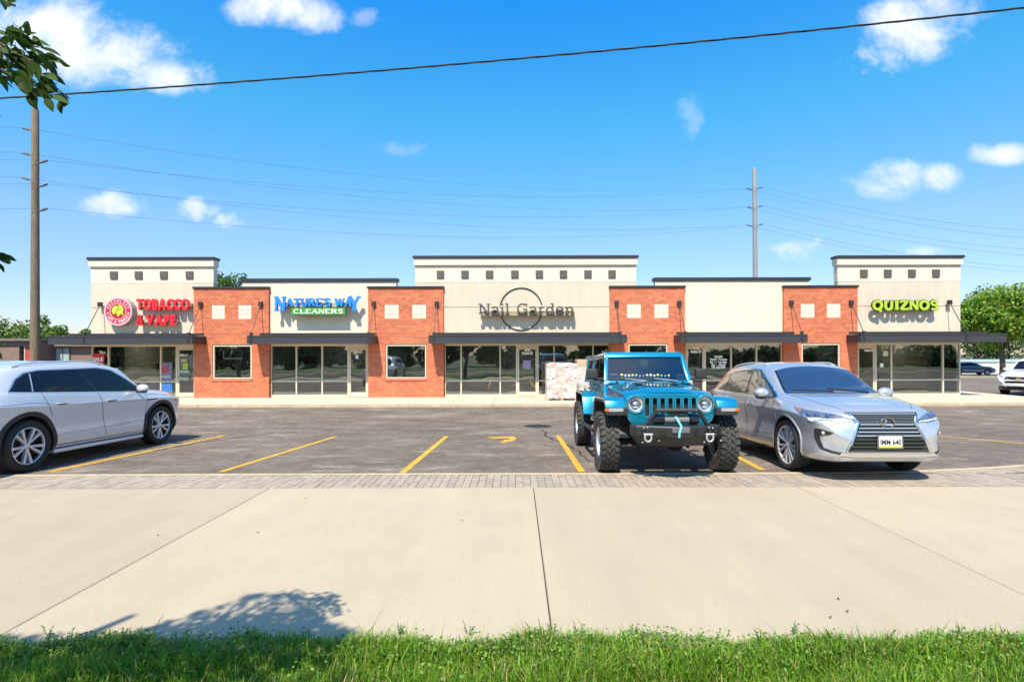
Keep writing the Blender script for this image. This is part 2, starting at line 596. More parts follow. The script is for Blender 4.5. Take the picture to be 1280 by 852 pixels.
    yx = ynt.nodes.new('ShaderNodeMix'); yx.data_type = 'RGBA'; ynt.links.new(yr.outputs[0], yx.inputs[0]); ynt.links.new(ysrc, yx.inputs[6]); yx.inputs[7].default_value = (.20, .14, .07, 1)
    ynt.links.new(yx.outputs[2], yb.inputs['Base Color'])
    def strip(pts, wd, name, m, lift=.005, seg=10):
        """draped sheet following the lot between points (x, y)"""
        mb = MB(); L = []; Rr = []
        pl = []
        for a, b in zip(pts, pts[1:]):
            for t in np.linspace(0, 1, seg, endpoint=False):
                pl.append((lerp(a[0], b[0], t), lerp(a[1], b[1], t)))
        pl.append(pts[-1])
        rows = []
        for i_, p in enumerate(pl):
            a = pl[max(i_ - 1, 0)]; b = pl[min(i_ + 1, len(pl) - 1)]
            dx, dy = b[0] - a[0], b[1] - a[1]
            l = math.hypot(dx, dy); nx, ny = -dy / l, dx / l
            wdi = wd(i_ / (len(pl) - 1)) if callable(wd) else wd
            rows.append([(p[0] + nx * wdi * s, p[1] + ny * wdi * s, ground_z(p[0] + nx * wdi * s, p[1] + ny * wdi * s) + lift) for s in (-.5, .5)])
        return MB().grid(np.array(rows))
    def yz(px, py):      # a point on the lot from where the photograph shows it
        y = 9.0
        for _ in range(60):
            z = ground_z((px - VPX) / F * y, y)
            y = .5 * y + .5 * F * (CAM_H - z) / (py - HZ)
        return ((px - VPX) / F * y, y)
    lines = [((62, 588), (280, 543.5), .13, 'yellow stall line beside the white crossover'),
             ((275, 589), (419, 545), .11, 'yellow stall line second from the white crossover'),
             ((502, 591), (558, 545), .11, 'yellow stall line in the middle of the empty stalls'),
             ((727, 590), (697, 544.5), .11, 'yellow stall line just left of the blue off-road car'),
             ((953, 588), (884, 552), .11, 'yellow stall line between the blue and the silver car'),
             ((1330, 561), (1150, 543), .12, 'yellow stall line right of the silver car')]
    for a, b, wd, lab in lines:
        p, q = yz(*a), yz(*b)
        mb = strip([p, q], wd, 'stall_line', yel)
        tag(obj('stall_line', mb, yel), lab, 'stall line', 'yellow stall lines')
    # worn second coat beside the first line
    p, q = yz(50, 587), yz(262, 544)
    # turning arrow
    arr = [(607, 546.2), (641, 545.4), (646, 548.2), (641, 551.2), (633, 551.8), (631, 553.5), (622, 552.8), (630, 550.9), (629, 549.6), (637, 549.3), (636, 547.6), (618, 548.0)]
    pts = [yz(*a) for a in arr]
    mb = MB().add([(x, y, ground_z(x, y) + .005) for x, y in pts], [tuple(range(len(pts)))])
    tag(obj('arrow_marking', mb, yel), 'yellow painted arrow on the asphalt between stalls', 'arrow marking')
    # cracks and seams in the asphalt
    ck = mat('crack_fill', (.022, .02, .02), .9)
    def jag(pts, n, amp):
        out = []
        for a, b in zip(pts, pts[1:]):
            for t in np.linspace(0, 1, n, endpoint=False):
                out.append((lerp(a[0], b[0], t) + random.gauss(0, amp), lerp(a[1], b[1], t) + random.gauss(0, amp * .6)))
        out.append(pts[-1]); return out
    cracks = [([(676, 537), (682, 540), (680, 544), (690, 549), (706, 555), (722, 563), (736, 577)], .06, 'long dark crack crossing the stall line by the blue car'),
              ([(488, 524), (540, 525.5), (590, 529.5), (622, 531)], .045, 'thin dark crack in the drive aisle before the nail salon'),
              ([(330, 519), (400, 521), (500, 523)], .03, 'faint crack in the drive aisle before the cleaners')]
    for pts, wd, lab in cracks:
        j = jag([yz(*p) for p in pts], 7, .03)
        tag(obj('asphalt_crack', strip(j, lambda t, wd=wd: wd * (.35 + .65 * abs(math.sin(t * 23)) * math.sin(math.pi * min(.97, max(.03, t)))), 'c', ck, .004, 1), ck), lab, 'crack')
    seam = mat('seam_patch', (.145, .13, .122), .9, var=.2, vscale=3)
    j = jag([yz(*p) for p in [(40, 524), (250, 526.5), (480, 530), (640, 533.5), (735, 536)]], 14, .02)
    tag(obj('asphalt_seam', strip(j, lambda t: .12 + .07 * math.sin(t * 40), 'c', seam, .004, 1), seam), 'pale seam running along the drive aisle', 'seam')
    j = jag([yz(*p) for p in [(190, 562), (240, 553), (300, 545), (340, 540)]], 8, .02)
    tag(obj('asphalt_scrape', strip(j, lambda t: .07 + .05 * math.sin(t * 30), 'c', seam, .006, 1), seam), 'pale scrape mark next to the first stall line', 'scrape')
    # drain cover and broken asphalt near the kerb
    x, y = yz(672, 532.5)
    dc = thing('drain_cover', (x, y, ground_z(x, y)), 'dark round drain cover in the drive aisle', 'drain cover')
    iron = mat('cast_iron', (.03, .028, .027), .7, metal=.4, bump=.003, bscale=60)
    obj('cover_plate', MB().lathe([(.36, -.05), (.36, .006), (.34, .008), (0.001, .008)], 28, 'z'), iron, dc)
    obj('cover_ring', MB().lathe([(.37, .003), (.43, .003), (.43, -.05), (.37, -.05)], 28, 'z', closed=True), mat('worn_iron', (.08, .07, .065), .7), dc)
    x, y = yz(677, 515)
    rub = MB()
    for _ in range(46):
        a, r = random.uniform(0, 6.28), abs(random.gauss(0, .28))
        px_, py_ = x + r * math.cos(a) * .45, y + r * math.sin(a) * 2.2
        s = random.uniform(.01, .035)
        rub.sphere((px_, py_, ground_z(px_, py_) + s * .3), s, 6, 4, (1, random.uniform(.7, 1.2), random.uniform(.4, .7)))
    tag(obj('broken_asphalt', rub, mat('rubble', (.20, .185, .16), .95, island=.5)), kind='stuff')

    # raised walk before the shops
    tan = mat('walk_concrete', (.50, .43, .32), .85, var=.12, vscale=2.5, grime=.14, gscale=.5, bump=.001, bscale=90)
    kerb = mat('kerb_concrete', (.44, .34, .22), .88, var=.2, vscale=3, grime=.2, gscale=.9)
    walk = obj('shop_walk', MB().box(-19.2, 19.0, 20.2, 23.6, -.3, .004), mat('walk_joint', (.2, .16, .11), .95))
    tag(walk, kind='structure')
    xs_ = np.linspace(-19.2, 19.0, 26)
    sl = mesh_from('walk_slab', MB().box(.004, xs_[1] - xs_[0] - .004, 0, 3.35, -.1, .026), tan, bevel=.004, seg=1)
    for a in xs_[:-1]:
        link('walk_slab', sl, walk, (a, 20.2, 0))
    cor = [(19.0, 20.2)] + [(19.0 + 2.0 * math.sin(t), 22.2 - 2.0 * math.cos(t)) for t in np.linspace(.05, math.pi / 2, 8)] + [(21.0, 27), (19.0, 27)]
    obj('walk_slab', MB().prism(cor, -.2, .026, 'z'), tan, walk)
    kb = MB()
    path = [(x, 20.1) for x in np.arange(-19.2, 19.1, 1.527)] + [(19.0 + 2.1 * math.sin(t), 22.2 - 2.1 * math.cos(t)) for t in np.linspace(.1, math.pi / 2, 7)] + [(21.1, 27)]
    for i_, (a, b) in enumerate(zip(path, path[1:])):
        dx, dy = b[0] - a[0], b[1] - a[1]
        l = math.hypot(dx, dy); nx, ny = -dy / l * .08, dx / l * .08
        ux, uy = dx / l * .003, dy / l * .003
        a = (a[0] + ux, a[1] + uy); b = (b[0] - ux, b[1] - uy)
        q = MB().hexa([(a[0] - nx, a[1] - ny, -.35), (b[0] - nx, b[1] - ny, -.35), (b[0] + nx, b[1] + ny, -.35), (a[0] + nx, a[1] + ny, -.35),
                       (a[0] - nx * .8, a[1] - ny * .8, .022), (b[0] - nx * .8, b[1] - ny * .8, .022), (b[0] + nx, b[1] + ny, .022), (a[0] + nx, a[1] + ny, .022)])
        obj('kerb', q, kerb, walk, bevel=.015, seg=2)

    # far right: strip with the big tree, and pale fence wall beyond it
    vs = mat('dry_verge', (.26, .21, .13), .95, var=.3, vscale=1.2)
    tag(obj('tree_strip', MB().box(33, 90, 50, 57.5, -.8, -.50), vs), kind='structure')
    tag(obj('strip_kerb', MB().box(33, 90, 49.75, 49.98, -.8, -.46), mat('kerb_far', (.42, .36, .26), .9)), kind='structure')

def asphalt_mat():
    m = mat('asphalt', (.135, .105, .080), .9, var=.34, vscale=1.3, grime=.30, gscale=.22, bump=.006, bscale=70)
    nt = m.node_tree
    b = nt.nodes['Principled BSDF']
    src = b.inputs['Base Color'].links[0].from_socket
    tc = nt.nodes.new('ShaderNodeTexCoord')
    def noise(scale, det, ro, vec=None):
        n = nt.nodes.new('ShaderNodeTexNoise'); n.inputs['Scale'].default_value = scale
        n.inputs['Detail'].default_value = det; n.inputs['Roughness'].default_value = ro
        nt.links.new(vec or tc.outputs['Object'], n.inputs['Vector']); return n.outputs[0]
    def ramp(s, a, b_):
        r = nt.nodes.new('ShaderNodeMapRange'); r.interpolation_type = 'SMOOTHSTEP'
        r.inputs[1].default_value = a; r.inputs[2].default_value = b_; nt.links.new(s, r.inputs[0]); return r.outputs[0]
    def mixc(f, a, col):
        x = nt.nodes.new('ShaderNodeMix'); x.data_type = 'RGBA'
        nt.links.new(f, x.inputs[0]); nt.links.new(a, x.inputs[6]); x.inputs[7].default_value = (*col, 1); return x.outputs[2]
    mp = nt.nodes.new('ShaderNodeMapping'); mp.inputs['Scale'].default_value = (.35, 1.0, 1); nt.links.new(tc.outputs['Object'], mp.inputs[0])
    pale = ramp(noise(1.5, 10, .78, mp.outputs[0]), .50, .72)
    ml = nt.nodes.new('ShaderNodeMath'); ml.operation = 'MULTIPLY'; ml.inputs[1].default_value = .8; nt.links.new(pale, ml.inputs[0])
    c = mixc(ml.outputs[0], src, (.36, .30, .245))
    speck = ramp(noise(55, 2, .5), .66, .74)
    ml = nt.nodes.new('ShaderNodeMath'); ml.operation = 'MULTIPLY'; ml.inputs[1].default_value = .45; nt.links.new(speck, ml.inputs[0])
    c = mixc(ml.outputs[0], c, (.30, .28, .26))
    oil = ramp(noise(.75, 5, .6), .63, .78)
    ml = nt.nodes.new('ShaderNodeMath'); ml.operation = 'MULTIPLY'; ml.inputs[1].default_value = .7; nt.links.new(oil, ml.inputs[0])
    c = mixc(ml.outputs[0], c, (.045, .040, .040))
    fine = nt.nodes.new('ShaderNodeMapRange'); fine.inputs[1].default_value = .3; fine.inputs[2].default_value = .7
    fine.inputs[3].default_value = .62; fine.inputs[4].default_value = 1.38
    nt.links.new(noise(7, 9, .8), fine.inputs[0])
    hv = nt.nodes.new('ShaderNodeHueSaturation'); nt.links.new(c, hv.inputs['Color']); nt.links.new(fine.outputs[0], hv.inputs['Value'])
    nt.links.new(hv.outputs[0], b.inputs['Base Color'])
    return m

def concrete_mat():
    m = mat('concrete', (.385, .318, .222), .88, var=.05, vscale=1.6, grime=.06, gscale=.35, bump=.0015, bscale=130, obrand=.05)
    nt = m.node_tree
    b = nt.nodes['Principled BSDF']
    src = b.inputs['Base Color'].links[0].from_socket
    tc = nt.nodes.new('ShaderNodeTexCoord')
    mp = nt.nodes.new('ShaderNodeMapping'); mp.inputs['Scale'].default_value = (1.6, .25, 1); mp.inputs['Rotation'].default_value = (0, 0, .25)
    nt.links.new(tc.outputs['Object'], mp.inputs[0])
    n = nt.nodes.new('ShaderNodeTexNoise'); n.inputs['Scale'].default_value = 1.2; n.inputs['Detail'].default_value = 6; n.inputs['Roughness'].default_value = .65
    nt.links.new(mp.outputs[0], n.inputs['Vector'])
    r = nt.nodes.new('ShaderNodeMapRange'); r.inputs[1].default_value = .35; r.inputs[2].default_value = .75; r.inputs[3].default_value = .95; r.inputs[4].default_value = 1.06
    nt.links.new(n.outputs[0], r.inputs[0])
    h = nt.nodes.new('ShaderNodeHueSaturation'); nt.links.new(src, h.inputs['Color']); nt.links.new(r.outputs[0], h.inputs['Value'])
    n2 = nt.nodes.new('ShaderNodeTexNoise'); n2.inputs['Scale'].default_value = 48; n2.inputs['Detail'].default_value = 3
    nt.links.new(tc.outputs['Object'], n2.inputs['Vector'])
    r2 = nt.nodes.new('ShaderNodeMapRange'); r2.inputs[1].default_value = .3; r2.inputs[2].default_value = .75; r2.inputs[3].default_value = 1.05; r2.inputs[4].default_value = .90
    nt.links.new(n2.outputs[0], r2.inputs[0])
    h2 = nt.nodes.new('ShaderNodeHueSaturation'); nt.links.new(h.outputs[0], h2.inputs['Color']); nt.links.new(r2.outputs[0], h2.inputs['Value'])
    nt.links.new(h2.outputs[0], b.inputs['Base Color'])
    return m

# ------------------------------------------------------------------ the shop building
D = 23.15                 # distance of the brick fronts
PPM = F / D
Z0 = .03
def bx(px): return (px - VPX) / PPM
def bz(py): return (HZ - py) / PPM + CAM_H - Z0

def build_building():
    B = thing('shop_building', (0, D, Z0), 'long beige stucco and red brick row of shops with grey canopies', 'building')
    stucco = mat('stucco_tan', (.55, .475, .365), .92, var=.09, aniso=(1.6, 1.6, .3), vscale=2.5, grime=.05, gscale=.7, bump=.002, bscale=130)
    stucco_hi = mat('stucco_cream', (.63, .555, .445), .92, var=.08, aniso=(1.6, 1.6, .3), vscale=2.5, grime=.05, gscale=.7, bump=.002, bscale=130)
    capm = mat('dark_coping', (.035, .038, .045), .45, metal=.3, var=.1)
    sq = mat('bronze_square', (.085, .078, .07), .6, var=.15)
    mortar = mat('mortar', (.52, .34, .24), .95, var=.15, vscale=8)
    brick = mat('brick', (.54, .155, .072), .85, var=.12, vscale=20, island=.12, hue=.007, grime=.07, gscale=.9, bump=.002, bscale=90)
    alum = mat('cream_aluminium', (.64, .57, .42), .45, metal=.1, var=.05)
    glass = glass_mat('shop_glass', (.66, .70, .68), refl=.24, wave=.006)
    canm = mat('canopy_metal', (.058, .057, .063), .42, metal=.35, var=.10, vscale=1.2)
    cand = mat('canopy_dark', (.035, .034, .036), .5, metal=.3)
    tile = mat('pale_tile', (.64, .55, .43), .7, var=.06)
    soff = mat('soffit', (.30, .26, .20), .8)

    # ---- stucco: three raised fronts and two plain ones
    def tower(x0, x1, zt, xs_sq, sxc):
        t = obj('raised_front', MB().box(x0 + .03, x1 - .03, .13, .38, 2.3, zt - .12), mat('wall_backing', (.2, .18, .15), .9), B)
        zc, zb, zj = zt - .40, bz(352.5), bz(383.5)
        obj('stucco_panel', MB().box(x0, x1, .10, .40, zb, zc), stucco_hi, t, bevel=.006, seg=1)
        obj('stucco_panel', MB().box(x0 + .008, x1 - .008, .106, .39, zj + .009, zb - .004), stucco, t, bevel=.006, seg=1)
        obj('stucco_panel', MB().box(x0 + .008, x1 - .008, .106, .39, 2.2, zj - .009), stucco, t, bevel=.006, seg=1)
        obj('cornice', MB().box(x0 - .05, x1 + .05, .02, .44, zc + .002, zt - .11), stucco_hi, t, bevel=.008, seg=1)
        obj('coping', MB().box(x0 - .09, x1 + .09, -.03, .48, zt - .108, zt), capm, t, bevel=.01, seg=1)
        sm = mesh_from('square_block', MB().box(-.155, .155, .0, .10, -.155, .155), sq, bevel=.012, seg=1)
        for x in xs_sq:
            link('square_block', sm, t, (x, .04, bz(342.2)))
        return t
    ZT = 5.90
    tower(bx(111.3), bx(265.5), ZT, [bx(p) for p in (140.8, 172, 203.5, 235.8)], 0)
    tower(bx(518.8), bx(796), ZT + .03, [bx(500 + p / 4) for p in (202, 325, 448, 575, 698, 819, 942, 1063)], 0)
    tower(bx(1049), bx(1203.5), ZT, [bx(960 + p / 4) for p in (486, 606, 727, 848)], 0)
    for x0, x1 in ((bx(301), bx(495)), (bx(820), bx(1013.5))):
        p = obj('stucco_front', MB().box(x0, x1, .12, .40, 2.2, bz(351.0)), stucco_hi if False else mat('stucco_light', (.625, .545, .425), .92, var=.09, aniso=(1.6, 1.6, .3), vscale=2.5, grime=.06, bump=.002, bscale=130), B, bevel=.006, seg=1)
        obj('coping', MB().box(x0 - .06, x1 + .06, .06, .46, bz(350.9), bz(346.8)), capm, p, bevel=.01, seg=1)

    # ---- brick piers
    RH, BL = .0968, .2
    piers = [(bx(242), bx(336), (bx(266), bx(314)), ((265, 280.75), (298, 314))),
             (bx(460), bx(554.5), (bx(482.5), bx(532.5)), ((481, 498.2), (515.5, 532.5))),
             (bx(762.5), bx(856.5), (bx(785.8), bx(834.5)), ((784.2, 801.2), (818.2, 835.5))),
             (bx(980), bx(1072.5), (bx(1002.5), bx(1050)), ((1001.5, 1018), (1034, 1050.5)))]
    wz0, wz1 = bz(472.3), bz(430.6)
    tz0, tz1 = bz(397.5), bz(380.5)
    for x0, x1, (w0, w1), tls in piers:
        top = 4.56
        holes = [(w0 - .02, w1 + .02, wz0 - .02, wz1 + .02)]
        for a, b in tls:
            holes.append((bx(a) - .005, bx(b) + .005, tz0, tz1))
        # core with the window opening left out
        core = MB()
        core.box(x0 + .01, w0 - .02, .012, .34, 0, top).box(w1 + .02, x1 - .01, .012, .34, 0, top)
        core.box(w0 - .02, w1 + .02, .012, .34, 0, wz0 - .02).box(w0 - .02, w1 + .02, .012, .34, wz1 + .02, top)
        pier = obj('brick_pier', core, mortar, B)
        bb = MB()
        nrow = int(round(top / RH))
        def bricks_row(z, sx0, sx1, off):
            x = sx0 - off
            while x < sx1 - .005:
                a, b = max(x, sx0), min(x + BL, sx1)
                x += BL
                segs = [(a, b)]
                for hx0, hx1, hz0, hz1 in holes:
                    if z + RH * .5 > hz0 and z + RH * .5 < hz1:
                        ns = []
                        for s, e in segs:
                            if e <= hx0 or s >= hx1: ns.append((s, e)); continue
                            if s < hx0: ns.append((s, hx0))
                            if e > hx1: ns.append((hx1, e))
                        segs = ns
                for s, e in segs:
                    if e - s < .03: continue
                    j = .0055
                    pr = random.uniform(0, .002)
                    bb.box(s + j, e - j, -pr, .05, z + j, z + RH - j)
        for r in range(nrow):
            z = r * top / nrow
            bricks_row(z, x0, x1, BL / 2 if r % 2 else 0)
            for sx in (x0, x1):       # returns at the sides
                a, b = (sx - .0005, sx + .02) if sx == x0 else (sx - .02, sx + .0005)
                bb.box(a, b, .056, .2, z + .005, z + RH - .005)
        tag(obj('brickwork', bb, brick, pier), kind='stuff')
        obj('coping', MB().box(x0 - .03, x1 + .03, -.05, .42, top + .002, top + .09), capm, pier, bevel=.008, seg=1)
        for a, b in tls:
            xa, xb = bx(a), bx(b)
            tp = MB().box(xa + .005, xb - .005, .012, .05, tz0 + .005, tz1 - .005)
            n = 3
            for i in range(n):
                for j in range(n):
                    cw, ch = (xb - xa) / n, (tz1 - tz0) / n
                    tp.box(xa + i * cw + .003, xa + (i + 1) * cw - .003, .009, .03, tz0 + j * ch + .003, tz0 + (j + 1) * ch - .003)
            obj('tile_panel', tp, tile, pier)
        fw = .045
        fr = MB()
        fr.box(w0, w1, .03, .12, wz0, wz0 + fw).box(w0, w1, .03, .12, wz1 - fw, wz1)
        fr.box(w0, w0 + fw, .031, .119, wz0 + fw, wz1 - fw).box(w1 - fw, w1, .031, .119, wz0 + fw, wz1 - fw)
        obj('window_frame', fr, alum, pier)
        obj('window_pane', MB().box(w0 + fw, w1 - fw, .078, .084, wz0 + fw, wz1 - fw), glass, pier)
        obj('sill', MB().prism([(-.035, wz0 - .095), (.02, wz0 - .095), (.05, wz0 - .022), (-.035, wz0 - .035)], w0 - .05, w1 + .05, 'x'), brick, pier)

    # ---- storefronts
    ztr, zh = bz(476.0), bz(430.3)
    def storefront(xa, xb, mull, door, name_labels=()):
        """mull: mullion px list; door: (px0, px1) frame edges"""
        x0, x1 = bx(xa), bx(xb)
        y0, y1 = .17, .29
        t = obj('storefront', MB().box(x0, x1, y0, y1, zh - .05, zh), alum, B, bevel=.004, seg=1)
        xs_ = sorted([xa, xb] + list(mull) + ([door[0], door[1]] if door else []))
        mw = .028
        for p in sorted(set(xs_)):
            x = bx(p)
            wd = mw * (1.3 if door and p in door else 1)
            a, b = max(x - wd, x0), min(x + wd, x1)
            obj('mullion', MB().box(a, b, y0 - .004, y1 - .01, 0, zh - .051), alum, t, bevel=.003, seg=1)
        for a, b in zip(xs_, xs_[1:]):
            if b - a < 2: continue
            xx0, xx1 = bx(a) + mw, bx(b) - mw
            if door and a == door[0] and b == door[1]:
                dw = .06
                obj('door_header', MB().box(xx0 + .008, xx1 - .008, y0 + .004, y1 - .02, zh - .13, zh - .052), alum, t)
                dz1 = zh - .14
                dr = MB()
                dr.box(xx0 + .012, xx0 + .012 + dw, y0 + .02, y0 + .065, .02, dz1).box(xx1 - .012 - dw, xx1 - .012, y0 + .02, y0 + .065, .02, dz1)
                dr.box(xx0 + .012 + dw, xx1 - .012 - dw, y0 + .021, y0 + .064, .02, .20).box(xx0 + .012 + dw, xx1 - .012 - dw, y0 + .021, y0 + .064, dz1 - .07, dz1)
                obj('door', dr, alum, t)
                obj('door_pane', MB().box(xx0 + .012 + dw, xx1 - .012 - dw, y0 + .040, y0 + .046, .20, dz1 - .07), glass, t)
                side = 1
                hx = xx1 - .012 - dw / 2 - .03
                obj('door_handle', MB().tube([(hx, y0 + .02, .82), (hx - .0, y0 - .05, .84), (hx, y0 - .05, 1.10), (hx, y0 + .02, 1.12)], .014, 6), mat('steel', (.55, .55, .55), .3, metal=.9), t, smooth=40)
                obj('push_bar', MB().tube([(xx0 + .07, y0 + .09, .98), (xx1 - .07, y0 + .09, .98)], .016, 6), MATS['steel'], t, smooth=40)
            else:
                obj('sill_rail', MB().box(xx0, xx1, y0, y1 - .012, 0, .10), alum, t)
                obj('transom_bar', MB().box(xx0, xx1, y0, y1 - .012, ztr - .025, ztr + .025), alum, t)
                obj('pane', MB().box(xx0, xx1, y0 + .052, y0 + .058, .10, ztr - .025), glass, t)
                obj('pane', MB().box(xx0, xx1, y0 + .052, y0 + .058, ztr + .025, zh - .05), glass, t)
        return t
    S1 = storefront(110.5, 242, [131.5, 197.5], (217.5, 241.5))
    S2 = storefront(336.5, 460, [368.25, 400.75], (433.75, 458.5))
    S3 = storefront(555.5, 762.5, [575.75, 625, 693, 742], (646, 672.5))
    S4 = storefront(857.5, 980, [916, 948], (858.5, 883))
    S5 = storefront(1073.5, 1204.5, [1118, 1183], (1074.5, 1098))

    # ---- canopies
    CD = .92
    def canopy(xl, xr, rods, wrap=0):
        zf0, zf1, zl = 2.235, 2.565, 2.70
        c = obj('canopy', MB().hexa([(xl, -CD + .05, zf0 + .03), (xr, -CD + .05, zf0 + .03), (xr, .14, zf0 + .03), (xl, .14, zf0 + .03),
                                     (xl, -CD + .05, zf1 - .06), (xr, -CD + .05, zf1 - .06), (xr, .14, zf1 + .04), (xl, .14, zf1 + .04)]), soff, B)
        # fascia: a C-shaped front and closed ends
        fa = MB()
        fa.box(xl, xr, -CD, -CD + .05, zf0, zf1)
        fa.box(xl - .004, xr + .004, -CD - .02, -CD + .03, zf1 - .05, zf1 + .004)
        fa.box(xl - .004, xr + .004, -CD - .02, -CD + .03, zf0 - .004, zf0 + .05)
        obj('fascia', fa, canm, c, bevel=.004, seg=1)
        for x, s in ((xl, -1), (xr, 1)):
            e = MB()
            a, b = (x - .045, x) if s < 0 else (x, x + .045)
            e.box(a, b, -CD + .032, .0 if not (wrap == s) else .3, zf0 + .004, zf1 - .002)
            obj('end_fascia', e, cand, c)
        obj('ledger', MB().box(xl + .06, xr - .06, -.03, .10, zf1 + .045, zl), cand, c, bevel=.004, seg=1)
        for x in rods:
            b = obj('rod_bracket', MB().box(x - .085, x + .085, -.10, .012, 3.82, 4.01), cand, c, bevel=.01, seg=1)
            obj('tie_rod', MB().tube([(x, -.09, 3.84), (x, -CD + .04, zf1 + .06)], .016, 6), cand, c)
            obj('rod_clevis', MB().box(x - .045, x + .045, -CD - .026, -CD + .10, zf0 - .01, zf1 + .13), cand, c, bevel=.006, seg=1)
        if wrap:
            a, b = (xl, xl + 1.0) if wrap < 0 else (xr - 1.0, xr)
            obj('canopy_return', MB().box(a, b, .145, 1.6, zf0 + .03, zf1 - .02), soff, c)
            obj('fascia', MB().box(a + .001 if wrap > 0 else a - .045, b + .045 if wrap > 0 else b - .001, .302 if False else .31, 1.62, zf0, zf1 - .003), canm, c)
        return c
    canopy(-18.85, -13.05, (-17.42, -13.22), wrap=-1)
    canopy(-10.82, -5.85, (-10.70, -5.97))
    canopy(-3.50, 4.42, (-3.33, 4.20))
    canopy(6.64, 11.70, (6.82, 11.52))
    canopy(13.88, 19.74, (14.02, 18.14), wrap=1)

    # ---- the dark inside: floor, back wall, ceiling, walls between the shops, roof
    inn = mat('inner_wall', (.27, .28, .265), .9, var=.15, vscale=1.0)
    X0, X1 = bx(111.3), bx(1203.5)
    DEP = 15.0
    obj('shop_floor', MB().box(X0 + .02, X1 - .02, .30, DEP - .2, -.1, -.002), mat('floor_tile', (.34, .31, .27), .5, var=.3, vscale=2), B)
    obj('ceiling', MB().box(X0 + .02, X1 - .02, .41, DEP - .2, 2.75, 2.80), mat('ceiling_tile', (.65, .64, .60), .9), B)
    obj('flat_roof', MB().box(X0 + .02, X1 - .02, .41, DEP, 4.1, 4.25), mat('roofing', (.25, .25, .25), .9), B)
    obj('rear_wall', MB().box(X0, X1, DEP, DEP + .25, -.3, 4.6), stucco, B)
    for x, s in ((X0, -1), (X1, 1)):
        # glazed corner first, solid wall behind it
        a, b = (x, x + .25) if s < 0 else (x - .25, x)
        obj('side_wall', MB().box(a, b, 1.75, DEP, -.3, 4.6), stucco, B)
        obj('side_wall', MB().box(a, b, .41, 1.75, 2.2, 4.6), stucco, B)
        a2, b2 = (x + .02, x + .03) if s < 0 else (x - .03, x - .02)
        obj('side_pane', MB().box(a2, b2, .31, 1.74, .12, 2.16), glass, B)
        obj('side_sill', MB().box(a2 - .02, b2 + .02, .30, 1.75, 0, .12), alum, B)
        obj('side_rail', MB().box(a2 - .02, b2 + .02, .30, 1.75, ztr - .025, ztr + .025), alum, B)
    for p in (289, 507, 809, 1026):
        x = bx(p)
        obj('partition_wall', MB().box(x - .06, x + .06, .36, 6.4, 0, 2.75), inn, B)
    lamp = mat('troffer_light', (1.0, .97, .90), .5, emit=5.0)
    for px, yy in ((150, 2.6), (205, 4.6), (385, 2.2), (440, 3.6), (388, 5.0), (600, 3.0), (716, 2.4), (650, 4.8), (905, 4.6), (1110, 2.8), (1165, 4.2)):
        t = obj('ceiling_light', MB().box(bx(px) - .34, bx(px) + .34, yy - .64, yy + .64, 2.725, 2.749), alum, B)
        obj('light_panel', MB().box(bx(px) - .30, bx(px) + .30, yy - .60, yy + .60, 2.715, 2.7245), lamp, t)
    obj('inner_wall', MB().box(X0 + .3, X1 - .3, 6.5, 6.62, 0, 2.75), inn, B)
    return B, (S1, S2, S3, S4, S5)
# ------------------------------------------------------------------ signs
def arc(cx, cy, rx, ry, a0, a1, n=10):
    return [(cx + rx * math.cos(R(a0 + (a1 - a0) * i / n)), cy + ry * math.sin(R(a0 + (a1 - a0) * i / n))) for i in range(n + 1)]

